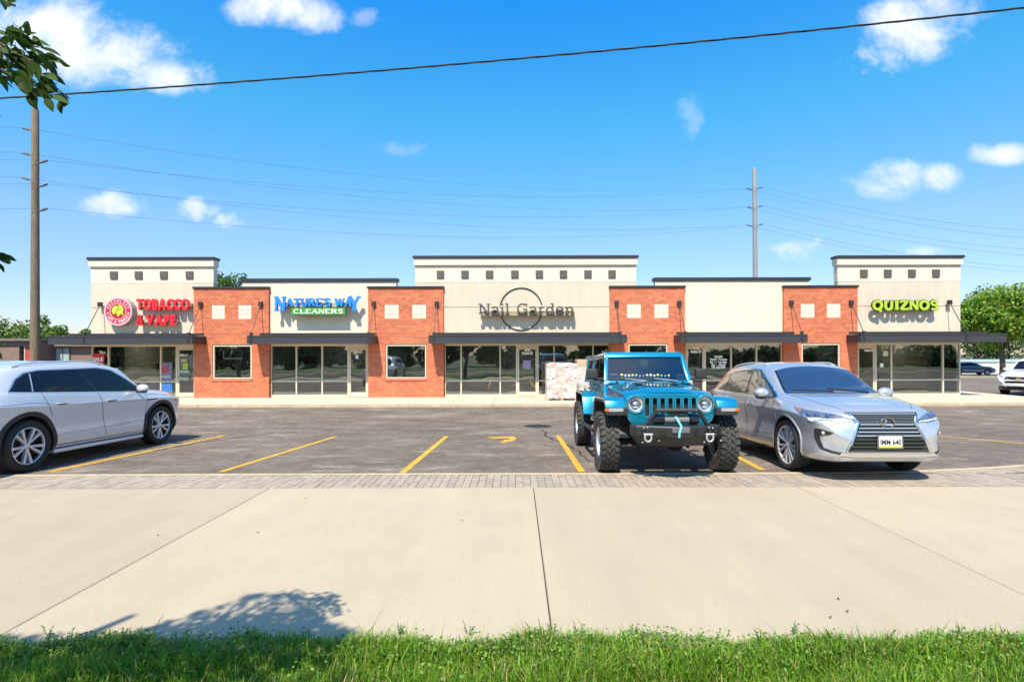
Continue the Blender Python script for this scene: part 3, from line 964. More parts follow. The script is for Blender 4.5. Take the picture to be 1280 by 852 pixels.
# glyph: (advance, [(weight, points)], [(serif x, serif y, half width)])
def glyphs():
    g = {}
    g['N'] = (.98, [(.8, [(.17, 0), (.17, 1)]), (1.15, [(.15, .98), (.80, .02)]), (.8, [(.80, 0), (.80, 1)])], [(.17, 0, .15), (.12, 1, .12), (.80, 1, .15)])
    g['A'] = (1.0, [(.7, [(.14, 0), (.48, .97)]), (1.2, [(.48, .97), (.84, 0)]), (.6, [(.25, .34), (.72, .34)])], [(.14, 0, .13), (.84, 0, .15)])
    g['T'] = (.92, [(1.1, [(.46, 0), (.46, 1)]), (.6, [(.06, .95), (.86, .95)]), (.5, [(.08, .95), (.08, .74)]), (.5, [(.84, .95), (.84, .74)])], [(.46, 0, .18)])
    g['U'] = (.98, [(1.1, [(.2, 1), (.2, .36)] + arc(.49, .36, .29, .33, 180, 360) + [(.78, 1)])], [(.2, 1, .16), (.78, 1, .14)])
    g['R'] = (.98, [(1.1, [(.2, 0), (.2, 1)]), (.9, [(.2, .94), (.48, .94)] + arc(.5, .72, .24, .22, 90, -90) + [(.2, .5)]), (1.0, [(.46, .5), (.82, .03)])], [(.2, 0, .16), (.84, .03, .1), (.12, 1, .1)])
    g['E'] = (.88, [(1.1, [(.2, 0), (.2, 1)]), (.7, [(.06, .95), (.74, .95), (.74, .76)]), (.7, [(.2, .5), (.58, .5)]), (.7, [(.06, .05), (.76, .05), (.78, .26)])], [])
    g['S'] = (.82, [(1.0, [(.68, .72)] + arc(.41, .73, .25, .22, 30, 265, 9) + arc(.42, .27, .27, .23, 85, -150, 9))], [])
    g["'"] = (.28, [(1.0, [(.14, 1), (.12, .72)])], [])
    g['W'] = (1.32, [(1.15, [(.12, 1), (.40, .02)]), (.7, [(.40, .02), (.66, .96)]), (1.15, [(.66, .96), (.92, .02)]), (.7, [(.92, .02), (1.2, 1)])], [(.12, 1, .14), (1.2, 1, .12), (.66, 1, .1)])
    g['Y'] = (1.0, [(1.15, [(.15, 1), (.5, .46)]), (.8, [(.84, 1), (.5, .46)]), (1.15, [(.5, .5), (.5, 0)])], [(.15, 1, .15), (.84, 1, .14), (.5, 0, .18)])
    g['C'] = (.95, [(1.0, arc(.5, .5, .36, .45, 45, 315, 14))], [])
    g['L'] = (.84, [(1.1, [(.2, 0), (.2, 1)]), (.7, [(.06, .05), (.74, .05), (.76, .28)])], [(.2, 1, .16)])
    g['Q'] = (1.05, [(1.1, arc(.5, .5, .38, .44, 0, 360, 20)), (1.1, [(.55, .2), (.82, -.22)])], [])
    g['I'] = (.56, [(1.2, [(.28, 0), (.28, 1)])], [(.28, 0, .2), (.28, 1, .2)])
    g['Z'] = (.88, [(.9, [(.12, .76), (.12, .94), (.76, .94)]), (1.2, [(.72, .92), (.14, .08)]), (.9, [(.1, .06), (.78, .06), (.78, .26)])], [])
    g['O'] = (1.02, [(1.1, arc(.5, .5, .37, .44, 0, 360, 20))], [])
    g['G'] = (1.0, [(1.0, arc(.5, .5, .38, .46, 50, 330, 14) + [(.83, .44), (.56, .44)]), (.9, [(.83, .80), (.83, 1.0)])], [])
    g['a'] = (.74, [(1.0, [(.12, .55)] + arc(.34, .48, .22, .19, 130, 0, 6) + [(.56, 0)]), (1.0, arc(.33, .18, .23, .17, 40, 330, 10))], [(.62, 0, .09)])
    g['i'] = (.40, [(1.0, [(.2, 0), (.2, .66)]), (1.2, [(.2, .86), (.2, .98)])], [(.2, 0, .15), (.12, .66, .09)])
    g['l'] = (.40, [(1.0, [(.2, 0), (.2, 1.02)])], [(.2, 0, .15), (.12, 1.02, .09)])
    g['r'] = (.60, [(1.0, [(.2, 0), (.2, .66)]), (1.0, [(.2, .42)] + arc(.42, .42, .2, .22, 170, 60, 6))], [(.2, 0, .15), (.12, .66, .09)])
    g['d'] = (.80, [(1.0, [(.60, 0), (.60, 1.02)]), (1.0, arc(.36, .33, .25, .33, 20, 340, 14))], [(.68, 0, .09), (.52, 1.02, .09)])
    g['e'] = (.76, [(1.0, [(.12, .36), (.62, .36)] + arc(.37, .34, .26, .32, 10, 315, 14))], [])
    g['n'] = (.84, [(1.0, [(.2, 0), (.2, .66)]), (1.0, [(.2, .40)] + arc(.42, .40, .22, .25, 170, 0, 8) + [(.64, 0)])], [(.2, 0, .13), (.64, 0, .13), (.12, .66, .09)])
    return g
GL = glyphs()

def stroke_poly(pts, w):
    """outline of a thick polyline"""
    n = len(pts); L = []; Rr = []
    closed = math.hypot(pts[0][0] - pts[-1][0], pts[0][1] - pts[-1][1]) < 1e-6
    for i, p in enumerate(pts):
        if closed:
            a = pts[i - 1 if i else n - 2]; b = pts[i + 1 if i < n - 1 else 1]
        else:
            a = pts[max(i - 1, 0)]; b = pts[min(i + 1, n - 1)]
        dx, dy = b[0] - a[0], b[1] - a[1]
        l = math.hypot(dx, dy) or 1
        nx, ny = -dy / l, dx / l
        k = 1.0
        if 0 < i < n - 1 and not closed:
            e1 = (p[0] - a[0], p[1] - a[1]); l1 = math.hypot(*e1) or 1
            c = abs(e1[0] / l1 * ny * -1 + e1[1] / l1 * nx) if False else 1
        L.append((p[0] + nx * w / 2 * k, p[1] + ny * w / 2 * k)); Rr.append((p[0] - nx * w / 2 * k, p[1] - ny * w / 2 * k))
    return L, Rr

def glyph_mb(ch, h, t, depth, y, x0, z0, sx=1.0, serif=.11, grow=0.0):
    """stroke letter, slab serifs; faces -Y; front at y-depth"""
    adv, strokes, serifs = GL[ch]
    mb = MB()
    k = 0
    def put(L, Rr):
        nonlocal k
        dd = depth - .0016 * k; k += 1
        n = len(L)
        vs = [(x0 + p[0] * h * sx, y - dd, z0 + p[1] * h) for p in L] + [(x0 + p[0] * h * sx, y - dd, z0 + p[1] * h) for p in Rr]
        vs += [(v[0], y, v[2]) for v in vs]
        fs = []
        for i in range(n - 1):
            fs.append((i, i + 1, n + i + 1, n + i))
            fs.append((2 * n + i, 3 * n + i, 3 * n + i + 1, 2 * n + i + 1))
            fs.append((i, 2 * n + i, 2 * n + i + 1, i + 1))
            fs.append((n + i, n + i + 1, 3 * n + i + 1, 3 * n + i))
        fs.append((0, n, 3 * n, 2 * n)); fs.append((n - 1, 2 * n - 1 + 0 * n, 4 * n - 1, 3 * n - 1) if False else (n - 1, 3 * n - 1, 4 * n - 1, 2 * n - 1))
        mb.add(vs, fs)
    for wgt, pts in strokes:
        L, Rr = stroke_poly(pts, t * wgt + grow)
        put(L, Rr)
    for (sx_, sz, hw) in serifs:
        s = serif + grow
        zc = sz + (s / 2 if sz < .3 else -s / 2) - (grow / 2 if sz < .3 else -grow / 2)
        put([(sx_ - hw - grow / 2, zc + s / 2), (sx_ + hw + grow / 2, zc + s / 2)], [(sx_ - hw - grow / 2, zc - s / 2), (sx_ + hw + grow / 2, zc - s / 2)])
    return mb, adv * h * sx

def word_width(word, h, sx, gap):
    return sum(GL[c][0] * h * sx + gap for c in word) - gap

def P(px, py, y=0.0):
    """sign point on the building front (world), y is depth relative to the brick front"""
    k = F / (D + y)
    return (px - VPX) / k, (HZ - py) / k + CAM_H

def build_signs():
    raceway = mat('raceway', (.40, .34, .26), .7)
    yw = D + .10               # stucco face
    # -------- red lettering and round emblem
    red = mat('sign_red', (.62, .012, .02), .35, coat=.4, var=.04)
    pink = mat('sign_rim', (.68, .38, .45), .45)
    reds = mat('sign_return', (.42, .01, .015), .5)
    s = thing('shop_sign', (bx(200), yw, Z0 + bz(405)), 'red block letters in two rows on the leftmost raised front', 'sign')
    ox, oy, oz = s.location
    for word, pxa, pxb, pya, pyb in (('TOBACCO', 170.5, 237, 372.2, 386.3), ('& VAPE', 170.5, 220, 392, 405.5)):
        y = .10 - .34
        xa, za = P(pxa, pyb, y); xb, zb = P(pxb, pya, y)
        h = zb - za
        ms = []
        total = 0
        for ch in word:
            if ch == ' ':
                ms.append((None, h * .28)); total += h * .28; continue
            m = text_mb(ch, h * 1.36, .065, .035 if ch != '&' else .012)
            v = np.array(m.v); w = v[:, 0].max() - v[:, 0].min()
            m.v = [(p[0] - v[:, 0].min(), (p[1] - v[:, 1].min()) * h / max(1e-6, v[:, 1].max() - v[:, 1].min()), p[2]) for p in m.v]
            ms.append((m, w)); total += w + .035
        k = (xb - xa) / total
        cx = xa
        for m, w in ms:
            if m is None: cx += w * k; continue
            facing(m, cx - ox, -.34 + .065 + .0, za - oz, sx=k)
            obj('letter', m, red, s)
            cx += (w + .035) * k
        obj('raceway', MB().box(xa - ox, cx - ox, -.25, -.06, (za + zb) / 2 - .09 - oz, (za + zb) / 2 + .05 - oz), raceway, s)
        for xx in (xa + .25, cx - .25):
            obj('raceway_mount', MB().box(xx - .04 - ox, xx + .04 - ox, -.062, .0, (za + zb) / 2 - .06 - oz, (za + zb) / 2 + .02 - oz), raceway, s)
    y = -.20
    cx, cz = P(148, 388, y)
    e = thing('round_sign', (cx, yw, cz), 'round red and pink tobacco emblem with a yellow-green leaf', 'sign')
    r = 17.3 / (F / (D - .1))
    obj('sign_body', MB().lathe([(.001, -.30), (r, -.30), (r, -.0), (.001, -.0)], 48, 'y'), mat('sign_side', (.30, .27, .24), .5), e, smooth=40)
    obj('rim', MB().lathe([(r * .90, -.303), (r * .90, -.32), (r * 1.01, -.32), (r * 1.01, -.28)], 48, 'y'), pink, e, smooth=30)
    obj('ring', MB().lathe([(r * .60, -.3035), (r * .60, -.31), (r * .90, -.31), (r * .90, -.3035)], 48, 'y', closed=True), mat('emblem_red', (.50, .012, .04), .4), e)
    obj('inner_rim', MB().lathe([(r * .55, -.303), (r * .55, -.318), (r * .60, -.318), (r * .60, -.303)], 48, 'y', closed=True), pink, e)
    obj('centre', MB().lathe([(.001, -.306), (r * .55, -.306)], 40, 'y'), mat('emblem_dark', (.35, .02, .02), .5), e)
    leaf = [(-.30, -.20), (-.42, .02), (-.36, .22), (-.18, .40), (-.02, .30), (.06, .47), (.24, .36), (.36, .14), (.30, -.08), (.38, -.28), (.16, -.14), (.02, -.34), (-.12, -.12)]
    obj('leaf_emblem', MB().prism([(a * r * 1.1, b * r * 1.1) for a, b in leaf], -.318, -.306), mat('leaf_green', (.50, .56, .05), .5), e)
    vein = MB()
    for a, b in (((-.2, -.15), (.1, .4)), ((-.05, .1), (.25, .2)), ((-.1, 0), (-.3, .2))):
        vein.tube([(a[0] * r, -.319, a[1] * r), (b[0] * r, -.319, b[1] * r)], .012, 4)
    obj('leaf_vein', vein, mat('leaf_vein', (.2, .32, .03), .5), e)
    white = mat('sign_white', (.80, .78, .76), .5)
    lt = MB()
    def ring_text(txt, a0, a1, flip):
        for i, ch in enumerate(txt):
            if ch == ' ': continue
            a = R(a0 + (a1 - a0) * (i + .5) / len(txt))
            m = text_mb(ch, r * .235, .004, .0, 'CENTER', 2)
            rot = a - math.pi / 2 if not flip else a + math.pi / 2
            rr = r * (.675 if not flip else .83)
            c_, s_ = math.cos(rot), math.sin(rot)
            px_, pz_ = rr * math.cos(a), rr * math.sin(a)
            lt.add([(px_ + p[0] * c_ - p[1] * s_, -.314 - p[2], pz_ + p[0] * s_ + p[1] * c_) for p in m.v], m.f)
    ring_text('GREENLEAF', 168, 12, False)
    ring_text('VAPE & TOBACCO', 202, 338, True)
    for a in (190, 350):
        lt.lathe([(.001, -.316), (r * .06, -.316)], 8, 'y', c=(r * .75 * math.cos(R(a)), 0, r * .75 * math.sin(R(a))))
    obj('ring_lettering', lt, white, e)

    # -------- blue serif sign over a green panel
    blue = mat('sign_blue', (.012, .20, .62), .35, coat=.4, var=.08)
    s = thing('shop_sign', (bx(398), D + .12, Z0 + bz(388)), 'blue serif letters above a green panel with white lettering', 'sign')
    ox, oy, oz = s.location
    yy = -.32
    def word(sign, w, pxa, pxb, pya, pyb, m, t=.2, depth=.12, y=yy, serif=.11, sxg=None, gap=.0, back=None, name='letter', grow=0.0):
        xa, za = P(pxa, pyb, y); xb, zb = P(pxb, pya, y)
        h = zb - za
        tot = sum(GL[c][0] for c in w) * h
        sx = (xb - xa) / tot
        x = xa - sign.location[0]
        for ch in w:
            mb, adv = glyph_mb(ch, h, t, depth, y + depth + (D - sign.location[1]), x, za - sign.location[2], sx, serif)
            o = obj(name, mb, m, sign)
            if back:
                mb2, _ = glyph_mb(ch, h, t, depth * .8, y + depth + .02 + (D - sign.location[1]), x, za - sign.location[2], sx, serif, grow)
                obj('letter_backing', mb2, back, o)
            x += adv
        return xa, xb, za, zb
    word(s, 'N', 342.5, 357.5, 369.8, 387.8, blue, .22)
    word(s, "ATURE'S", 357.0, 413.5, 372.2, 381.8, blue, .25)
    word(s, 'WA', 418, 440, 372.2, 381.8, blue, .25)
    word(s, 'Y', 434.5, 451, 369.8, 387.8, blue, .22)
    xa, za = P(364, 392.8, yy); xb, zb = P(431.5, 384.2, yy)
    gp = obj('sign_panel', MB().box(xa - ox, xb - ox, -.44, -.26, za - oz, zb - oz), mat('sign_green', (.05, .29, .03), .4, var=.06), s, bevel=.01, seg=1)
    word(s, 'CLEANERS', 366.5, 429, 385.7, 391.2, mat('letter_white', (.80, .82, .78), .5), .17, depth=.02, y=-.345)
    xa, za = P(352, 383.5, 0); xb, zb = P(444, 378, 0)
    obj('raceway', MB().box(xa - ox, xb - ox, -.30, -.03, za - oz, zb - oz), raceway, s)
    for px in (360, 398, 436):
        x, _ = P(px, 380, 0)
        obj('raceway_mount', MB().box(x - .05 - ox, x + .05 - ox, -.032, .003, za - oz + .03, zb - oz - .03), raceway, s)

    # -------- dark outlined lettering in a circle
    dk = mat('sign_dark', (.022, .019, .017), .6)
    grey = mat('sign_grey', (.16, .155, .15), .5)
    s = thing('shop_sign', (bx(658), yw, Z0 + bz(400)), 'dark slab serif letters crossing a thin circle on the middle raised front', 'sign')
    ox, oy, oz = s.location
    for w, a, b in (('Nail', 598, 637.5), ('Garden', 645.5, 719)):
        xa, za = P(a, 392.3, yy); xb, zb = P(b, 379.3, yy)
        h = zb - za
        sx = (xb - xa) / (sum(GL[c][0] for c in w) * h)
        x = xa - ox
        for ch in w:
            mb, adv = glyph_mb(ch, h, .135, .11, yy + .11 + D - yw, x, za - oz, sx, .10)
            o = obj('letter', mb, dk, s)
            mb, _ = glyph_mb(ch, h, .03, .006, yy + .001 + D - yw, x, za - oz, sx, .035)
            obj('letter_face', mb, grey, o)
            x += adv
    xc, zc = P(651.5, 386.0, 0)
    rr = 26.5 / PPM
    # the hoop is broken where the lettering crosses it
    for a0, a1 in ((12, 168), (195, 345)):
        pts = [(xc - ox + rr * math.cos(R(a)), -.016, zc - oz + rr * math.sin(R(a))) for a in np.linspace(a0, a1, 40)]
        obj('hoop', MB().tube(pts, .024, 6), dk, s, smooth=60)
    for a in (20, 90, 160, 205, 270, 335):
        obj('hoop_standoff', MB().box(xc - ox + rr * math.cos(R(a)) - .015, xc - ox + rr * math.cos(R(a)) + .012, -.02, .003, zc - oz + rr * math.sin(R(a)) - .015, zc - oz + rr * math.sin(R(a)) + .015), dk, s)
    xa, za = P(602, 394.8, 0); xb, zb = P(718, 389.3, 0)
    obj('raceway', MB().box(xa - ox, xb - ox, -.30, -.05, za - oz, zb - oz), mat('raceway_tan', (.33, .27, .17), .7), s)
    for px in (612, 652, 706):
        x, _ = P(px, 391, 0)
        obj('raceway_mount', MB().box(x - .05 - ox, x + .05 - ox, -.052, .003, za - oz + .03, zb - oz - .03), raceway, s)

    # -------- green lettering with black returns
    lime = mat('sign_lime', (.36, .50, .025), .4, coat=.3, var=.05)
    blk = mat('sign_black', (.012, .014, .010), .5)
    s = thing('shop_sign', (bx(1132), yw, Z0 + bz(395)), 'lime green slab letters with black edges on the rightmost raised front', 'sign')
    yq = -.24
    word(s, 'QUIZNOS', 1091, 1173.5, 376.8, 388.2, lime, .24, depth=.05, y=yq, serif=.17, back=blk, grow=.13)
    xa, za = P(1095, 386, 0); xb, zb = P(1168, 379, 0)
    obj('raceway', MB().box(xa - s.location[0], xb - s.location[0], -.14, .003, za - s.location[2], zb - s.location[2]), blk, s)
    x, z = P(1170.5, 374.2, -.1)
    obj('registered_mark', MB().lathe([(.012, -.02), (.022, -.02), (.022, 0), (.012, 0)], 12, 'y', c=(x - s.location[0], -.0, z - s.location[2]), closed=True), lime, s)

    # -------- lettering and notices in the doors and windows (in front of the glass)
    YG = D + .17 + .036
    wl = mat('vinyl_white', (.85, .85, .83), .6)
    def decal(name, label, cat, lines, px, py, hpx, m, gap=1.35, yd=0.0, group=None, sx=1.0):
        yl = .205 + yd
        x, z = P(px, py, yl)
        k = F / (D + yl)
        o = None
        mb = MB()
        for i, ln in enumerate(lines):
            t = text_mb(ln, hpx * 1.4 / k, .001, .008, 'CENTER', 2)
            facing(t, 0, 0, -(i * hpx * gap) / k, sx=sx)
            mb.add(t.v, t.f)
        o = obj(name, mb, m, loc=(x, D + yl, z))
        return tag(o, label, cat, group)
    # doors sit a little deeper than the fixed panes
    dz = .005
    decal('door_lettering', 'white door lettering reading Suite A on the tobacco shop door', 'lettering', ['Suite A'], 229.5, 443.6, 2.4, wl, yd=-.02)
    decal('door_lettering', 'white number 600 and Suite B on the nail salon door', 'lettering', ['600', 'Suite B'], 659, 438.6, 3.4, wl, 1.25, yd=-.02)
    decal('door_lettering', 'white number 400 and Suite D on the door beside the blue off-road car', 'lettering', ['400', 'Suite D'], 870, 437, 3.2, wl, 1.3, yd=-.02)
    decal('door_lettering', 'white door lettering reading Suite E under the green sign', 'lettering', ['Suite E'], 1086, 440, 2.6, wl, yd=-.02)
    decal('window_lettering', 'white opening hours lettering on the window of the unsigned shop', 'lettering',
          ['HOURS', 'Tue-Fri  9am-6pm', 'Sat  —  9am-4pm', 'Sun      Closed', '712  351-4747'], 898, 447.5, 2.4, wl, 1.4, yd=-.01, sx=.86)
    def poster(name, label, cat, px0, px1, py0, py1, m, yd=.0, group=None, th=.006):
        yl = .205 + yd
        x0, z0 = P(px0, py1, yl); x1, z1 = P(px1, py0, yl)
        o = obj(name, MB().box(x0 - (x0 + x1) / 2, x1 - (x0 + x1) / 2, -th, 0, 0, z1 - z0), m, loc=((x0 + x1) / 2, D + yl, z0))
        return tag(o, label, cat, group)
    pr = mat('poster_red', (.55, .03, .04), .6)
    p_ = poster('sale_poster', 'red SALE poster in the leftmost shop window', 'poster', 114, 130.5, 440.5, 461, pr)
    t = text_mb('SALE', .22, .002, .008, 'CENTER', 2); facing(t, 0, -.009, .38); obj('poster_lettering', t, wl, p_)
    obj('poster_print', MB().box(-.24, .20, -.010, -.0065, .03, .30), mat('poster_orange', (.62, .30, .06), .6, var=.5, vscale=9), p_)
    poster('paper_notice', 'white paper notice in the wide tobacco shop window', 'notice', 136, 147.5, 459, 475, wl)
    pb = mat('poster_blue', (.03, .14, .42), .55, var=.55, vscale=6)
    p_ = poster('window_poster', 'blue and red product poster in the pane beside the tobacco door', 'poster', 199.5, 215.5, 452, 475, mat('poster_mixed', (.20, .16, .22), .55, var=.7, vscale=7))
    t = text_mb('VAPE', .17, .002, .006, 'CENTER', 2); facing(t, 0, -.009, .12); obj('poster_lettering', t, mat('poster_pale', (.45, .55, .75), .6), p_)
    obj('poster_print', MB().box(-.22, .1, -.010, -.0065, .34, .62), mat('poster_red2', (.45, .06, .07), .6, var=.5, vscale=8), p_)
    poster('window_poster', 'bright blue poster below the rail beside the tobacco door', 'poster', 199.5, 215.5, 477.6, 489, pb)
    ng = mat('notice_green', (.42, .50, .06), .6, var=.3, vscale=10)
    poster('door_notice', 'yellow notice on the tobacco shop door', 'notice', 226.5, 234, 447.8, 451, mat('notice_yellow', (.55, .48, .10), .6), yd=-.02)
    poster('door_notice', 'yellow-green square notice on the tobacco shop door', 'notice', 228.5, 235, 453, 460.5, ng, yd=-.02)
    p_ = poster('door_notice', 'long pale green notice across the tobacco shop door', 'notice', 222.5, 237, 461.5, 465, mat('notice_pale', (.30, .42, .36), .6, var=.4, vscale=12), yd=-.02)
    poster('door_notice', 'low pale notice strip on the tobacco shop door', 'notice', 221.5, 236, 470, 474.5, mat('notice_mixed', (.34, .40, .26), .6, var=.6, vscale=12), yd=-.02)
    poster('door_notice', 'purple and white price notice on the nail salon door', 'notice', 654, 663.5, 450.5, 461, mat('notice_purple', (.36, .28, .48), .6, var=.45, vscale=14), yd=-.02)
    poster('window_notice', 'pale square notice beside the door under the green sign', 'notice', 1104, 1110, 440, 446, mat('notice_white', (.6, .6, .55), .6, var=.2, vscale=20))
    poster('window_notice', 'small white card low beside the door under the green sign', 'notice', 1100, 1104, 455, 460, wl)
    poster('window_notice', 'small white dental-shaped decal on the cleaners door', 'decal', 444.6, 447.8, 443, 447.6, wl, yd=-.02)
    # unlit neon signs hanging behind the glass
    def neon(label, txt, px, py, wpx, hpx, mt, mf, frame=True, yd=.10):
        yl = .23 + yd
        x, z = P(px, py, yl); k = F / (D + yl)
        n = thing('open_sign', (x, D + yl, z), label, 'open sign', 'unlit open signs behind the glass')
        w, h = wpx / k, hpx / k
        t = text_mb(txt, h * .95, .012, .004, 'CENTER', 3)
        v = np.array(t.v); s = w * .8 / (v[:, 0].max() - v[:, 0].min())
        facing(t, 0, 0, -h * .33, sx=s)
        obj('tube_lettering', t, mt, n)
        if frame:
            fr = MB()
            pts = [(-w / 2, -.01, -h / 2), (w / 2, -.01, -h / 2), (w / 2, -.01, h / 2), (-w / 2, -.01, h / 2)]
            for a, b in zip(pts, pts[1:] + pts[:1]): fr.tube([a, b], .014, 5)
            obj('tube_frame', fr, mf, n)
        obj('sign_backing', MB().box(-w / 2 - .02, w / 2 + .02, .02, .035, -h / 2 - .02, h / 2 + .02), mat('neon_back', (.035, .035, .035), .6), n)
        hang = MB()
        for sx_ in (-.35, .35): hang.tube([(sx_ * w, .025, h / 2), (sx_ * w, .025, h / 2 + .5)], .006, 4)
        obj('hanger', hang, mat('neon_back', (.03, .03, .03), .6), n)
    gt = mat('neon_glass', (.42, .40, .40), .3)
    rt = mat('neon_red', (.42, .06, .05), .4)
    neon('unlit grey tube open sign in the window of the first brick pier', 'OPEN', 291.5, 442.5, 23, 9, gt, gt, yd=-.13)
    neon('red lettered OPEN sign in the cleaners window', 'OPEN', 385.5, 449, 23, 9, rt, gt)
    neon('oval grey tube open sign in the right nail salon window', 'OPEN', 714, 444, 13, 6.5, gt, gt, frame=False)
    x, z = P(616, 437.5, .4)
    tag(obj('window_wreath', MB().tube([(.10 * math.cos(a) , 0, .15 * math.sin(a)) for a in np.linspace(0, 6.28, 18)], .03, 6), mat('wreath', (.42, .40, .33), .8, var=.3, vscale=20), loc=(x, D + .42, z)), 'pale oval wreath hanging in the nail salon window', 'wreath')
    x, z = P(734, 441.5, .4)
    tag(obj('window_wreath', MB().tube([(.12 * math.cos(a), 0, .12 * math.sin(a)) for a in np.linspace(0, 6.28, 14)], .012, 5), gt, loc=(x, D + .42, z)), 'thin ring sign hanging right of the nail salon open sign', 'hoop sign')

def build_interiors():
    """the little one sees through the panes"""
    teal = mat('counter_teal', (.16, .46, .48), .5)
    wood = mat('table_dark', (.05, .035, .025), .5)
    x, z = P(1163, 466, 5.2)
    c = thing('service_counter', (x, D + 5.2, Z0), 'teal fronted service counter seen through the right window', 'counter')
    obj('counter_body', MB().box(-1.3, 1.15, 0, .7, 0, 1.02), teal, c, bevel=.01, seg=1)
    obj('counter_top', MB().box(-1.4, 1.25, -.06, .76, 1.022, 1.07), mat('counter_top', (.5, .5, .48), .4), c)
    obj('menu_board', MB().box(-1.0, 1.2, 1.1, 1.16, 1.7, 2.3), mat('menu_board', (.35, .08, .05), .6, var=.5, vscale=4), tag(thing('menu_wall', (x, D + 5.2, Z0), 'red menu board above the teal counter', 'menu board'), None))
    proto = thing('cafe_table', (bx(1150), D + 2.6, Z0), 'dark round pedestal table in the right window', 'table', 'cafe tables')
    obj('table_top', MB().lathe([(.001, .72), (.38, .72), (.38, .75), (.001, .75)], 20, 'z'), wood, proto)
    obj('pedestal', MB().lathe([(.22, 0), (.22, .02), (.03, .05), (.03, .72)], 12, 'z'), wood, proto)
    t2 = copy_tree(proto); t2.location = (bx(1108), D + 3.2, Z0); t2['label'] = 'dark round pedestal table behind the pane by the right door'
    ch = thing('cafe_chair', (bx(1141), D + 1.9, Z0), 'dark slat back chair nearest the glass in the right window', 'chair', 'cafe chairs')
    cm = mat('chair_dark', (.03, .026, .024), .5)
    obj('seat', MB().box(-.2, .2, -.2, .2, .43, .47), cm, ch, bevel=.01, seg=1)
    for sx in (-.18, .18):
        obj('leg', MB().tube([(sx, -.18, 0), (sx, -.18, .43)], .018, 5), cm, ch)
        obj('leg', MB().tube([(sx, .2, 0), (sx, .19, .45), (sx, .22, .92)], .018, 5), cm, ch)
    obj('backrest', MB().box(-.17, .17, .195, .22, .66, .9), cm, ch)
    for px, dy, rz, lab in ((1122, 2.3, .6, 'dark slat back chair left of the window table'), (1160, 2.9, 2.6, 'dark slat back chair right of the window table')):
        c2 = copy_tree(ch); c2.location = (bx(px), D + dy, Z0); c2.rotation_euler = (0, 0, rz); c2['label'] = lab
    # simple furnishings of the other shops
    fm = mat('shelf_grey', (.16, .15, .14), .7, var=.3, vscale=2)
    for px, yd, w, h, lab in ((160, 3.0, 1.6, 1.4, 'display case in the tobacco shop'), (205, 4.2, 1.2, 1.9, 'tall shelf in the tobacco shop'),
                              (385, 3.4, 1.9, 1.05, 'counter in the cleaners'), (595, 3.2, 1.2, 1.0, 'pale manicure desk in the nail salon'), (700, 3.8, 1.4, 1.1, 'reception desk in the nail salon'),
                              (930, 4.0, 1.2, 1.0, 'desk in the unsigned shop')):
        d_ = thing('shop_counter', (bx(px), D + yd, Z0), lab, 'counter')
        obj('counter_body', MB().box(-w / 2, w / 2, 0, .5, 0, h - .04), fm if px != 595 else mat('desk_pale', (.40, .40, .38), .6), d_, bevel=.01, seg=1)
        obj('counter_top', MB().box(-w / 2 - .05, w / 2 + .05, -.05, .55, h - .038, h), mat('desk_top', (.3, .29, .27), .5), d_)
# ------------------------------------------------------------------ cars
def car_mats():
    mat('tyre', (.018, .018, .018), .85, bump=.002, bscale=90)
    mat('rim_silver', (.62, .63, .65), .3, metal=.45, coat=.6)
    mat('rim_dark', (.012, .012, .013), .55, spec=.3)
    mat('black_plastic', (.022, .022, .023), .6, bump=.0008, bscale=200)
    mat('gloss_black', (.008, .008, .009), .12, coat=.5)
    mat('chrome', (.78, .78, .80), .10, metal=1.0)
    mat('seam', (.012, .012, .013), .8)
    mat('underbody', (.012, .012, .012), .9)
    mat('amber', (.55, .13, .02), .25, coat=.5)
    mat('lamp_red', (.40, .01, .012), .2, coat=.6)
    mat('lamp_clear', (.70, .72, .74), .08, metal=.6, coat=1.0)
    mat('lamp_inner', (.26, .28, .32), .15, metal=.7, coat=1.0, var=.5, vscale=14)
    glass_mat('car_tint', (.035, .038, .042), refl=.09)
    glass_mat('car_glass', (.50, .56, .56), refl=.12)
    mat('seat_fabric', (.035, .033, .032), .9, var=.2, vscale=20)
    mat('interior_dark', (.02, .02, .02), .9)
    mat('seat_pale', (.30, .28, .25), .8)

def car_thing(name, x, y, heading, S, label, wb, grp=None):
    """heading in degrees from +X; the root lies on the ground midway between the axles, pitched with the lot"""
    h = R(heading)
    fx, fy = math.cos(h), math.sin(h)
    zf, zr = ground_z(x + fx * wb / 2, y + fy * wb / 2), ground_z(x - fx * wb / 2, y - fy * wb / 2)
    fwd = Vector((fx * wb, fy * wb, zf - zr)).normalized()
    left = Vector((-fy, fx, 0))
    zl, zrr = ground_z(x + left.x * .8, y + left.y * .8), ground_z(x - left.x * .8, y - left.y * .8)
    left = Vector((left.x * 1.6, left.y * 1.6, zl - zrr)).normalized()
    up = fwd.cross(left).normalized(); left = up.cross(fwd)
    M = Matrix((fwd, left, up)).transposed()
    o = thing(name, (x, y, (zf + zr) / 2 + .004), label, 'car', grp, M.to_euler())
    o.scale = (S, S, S)
    return o

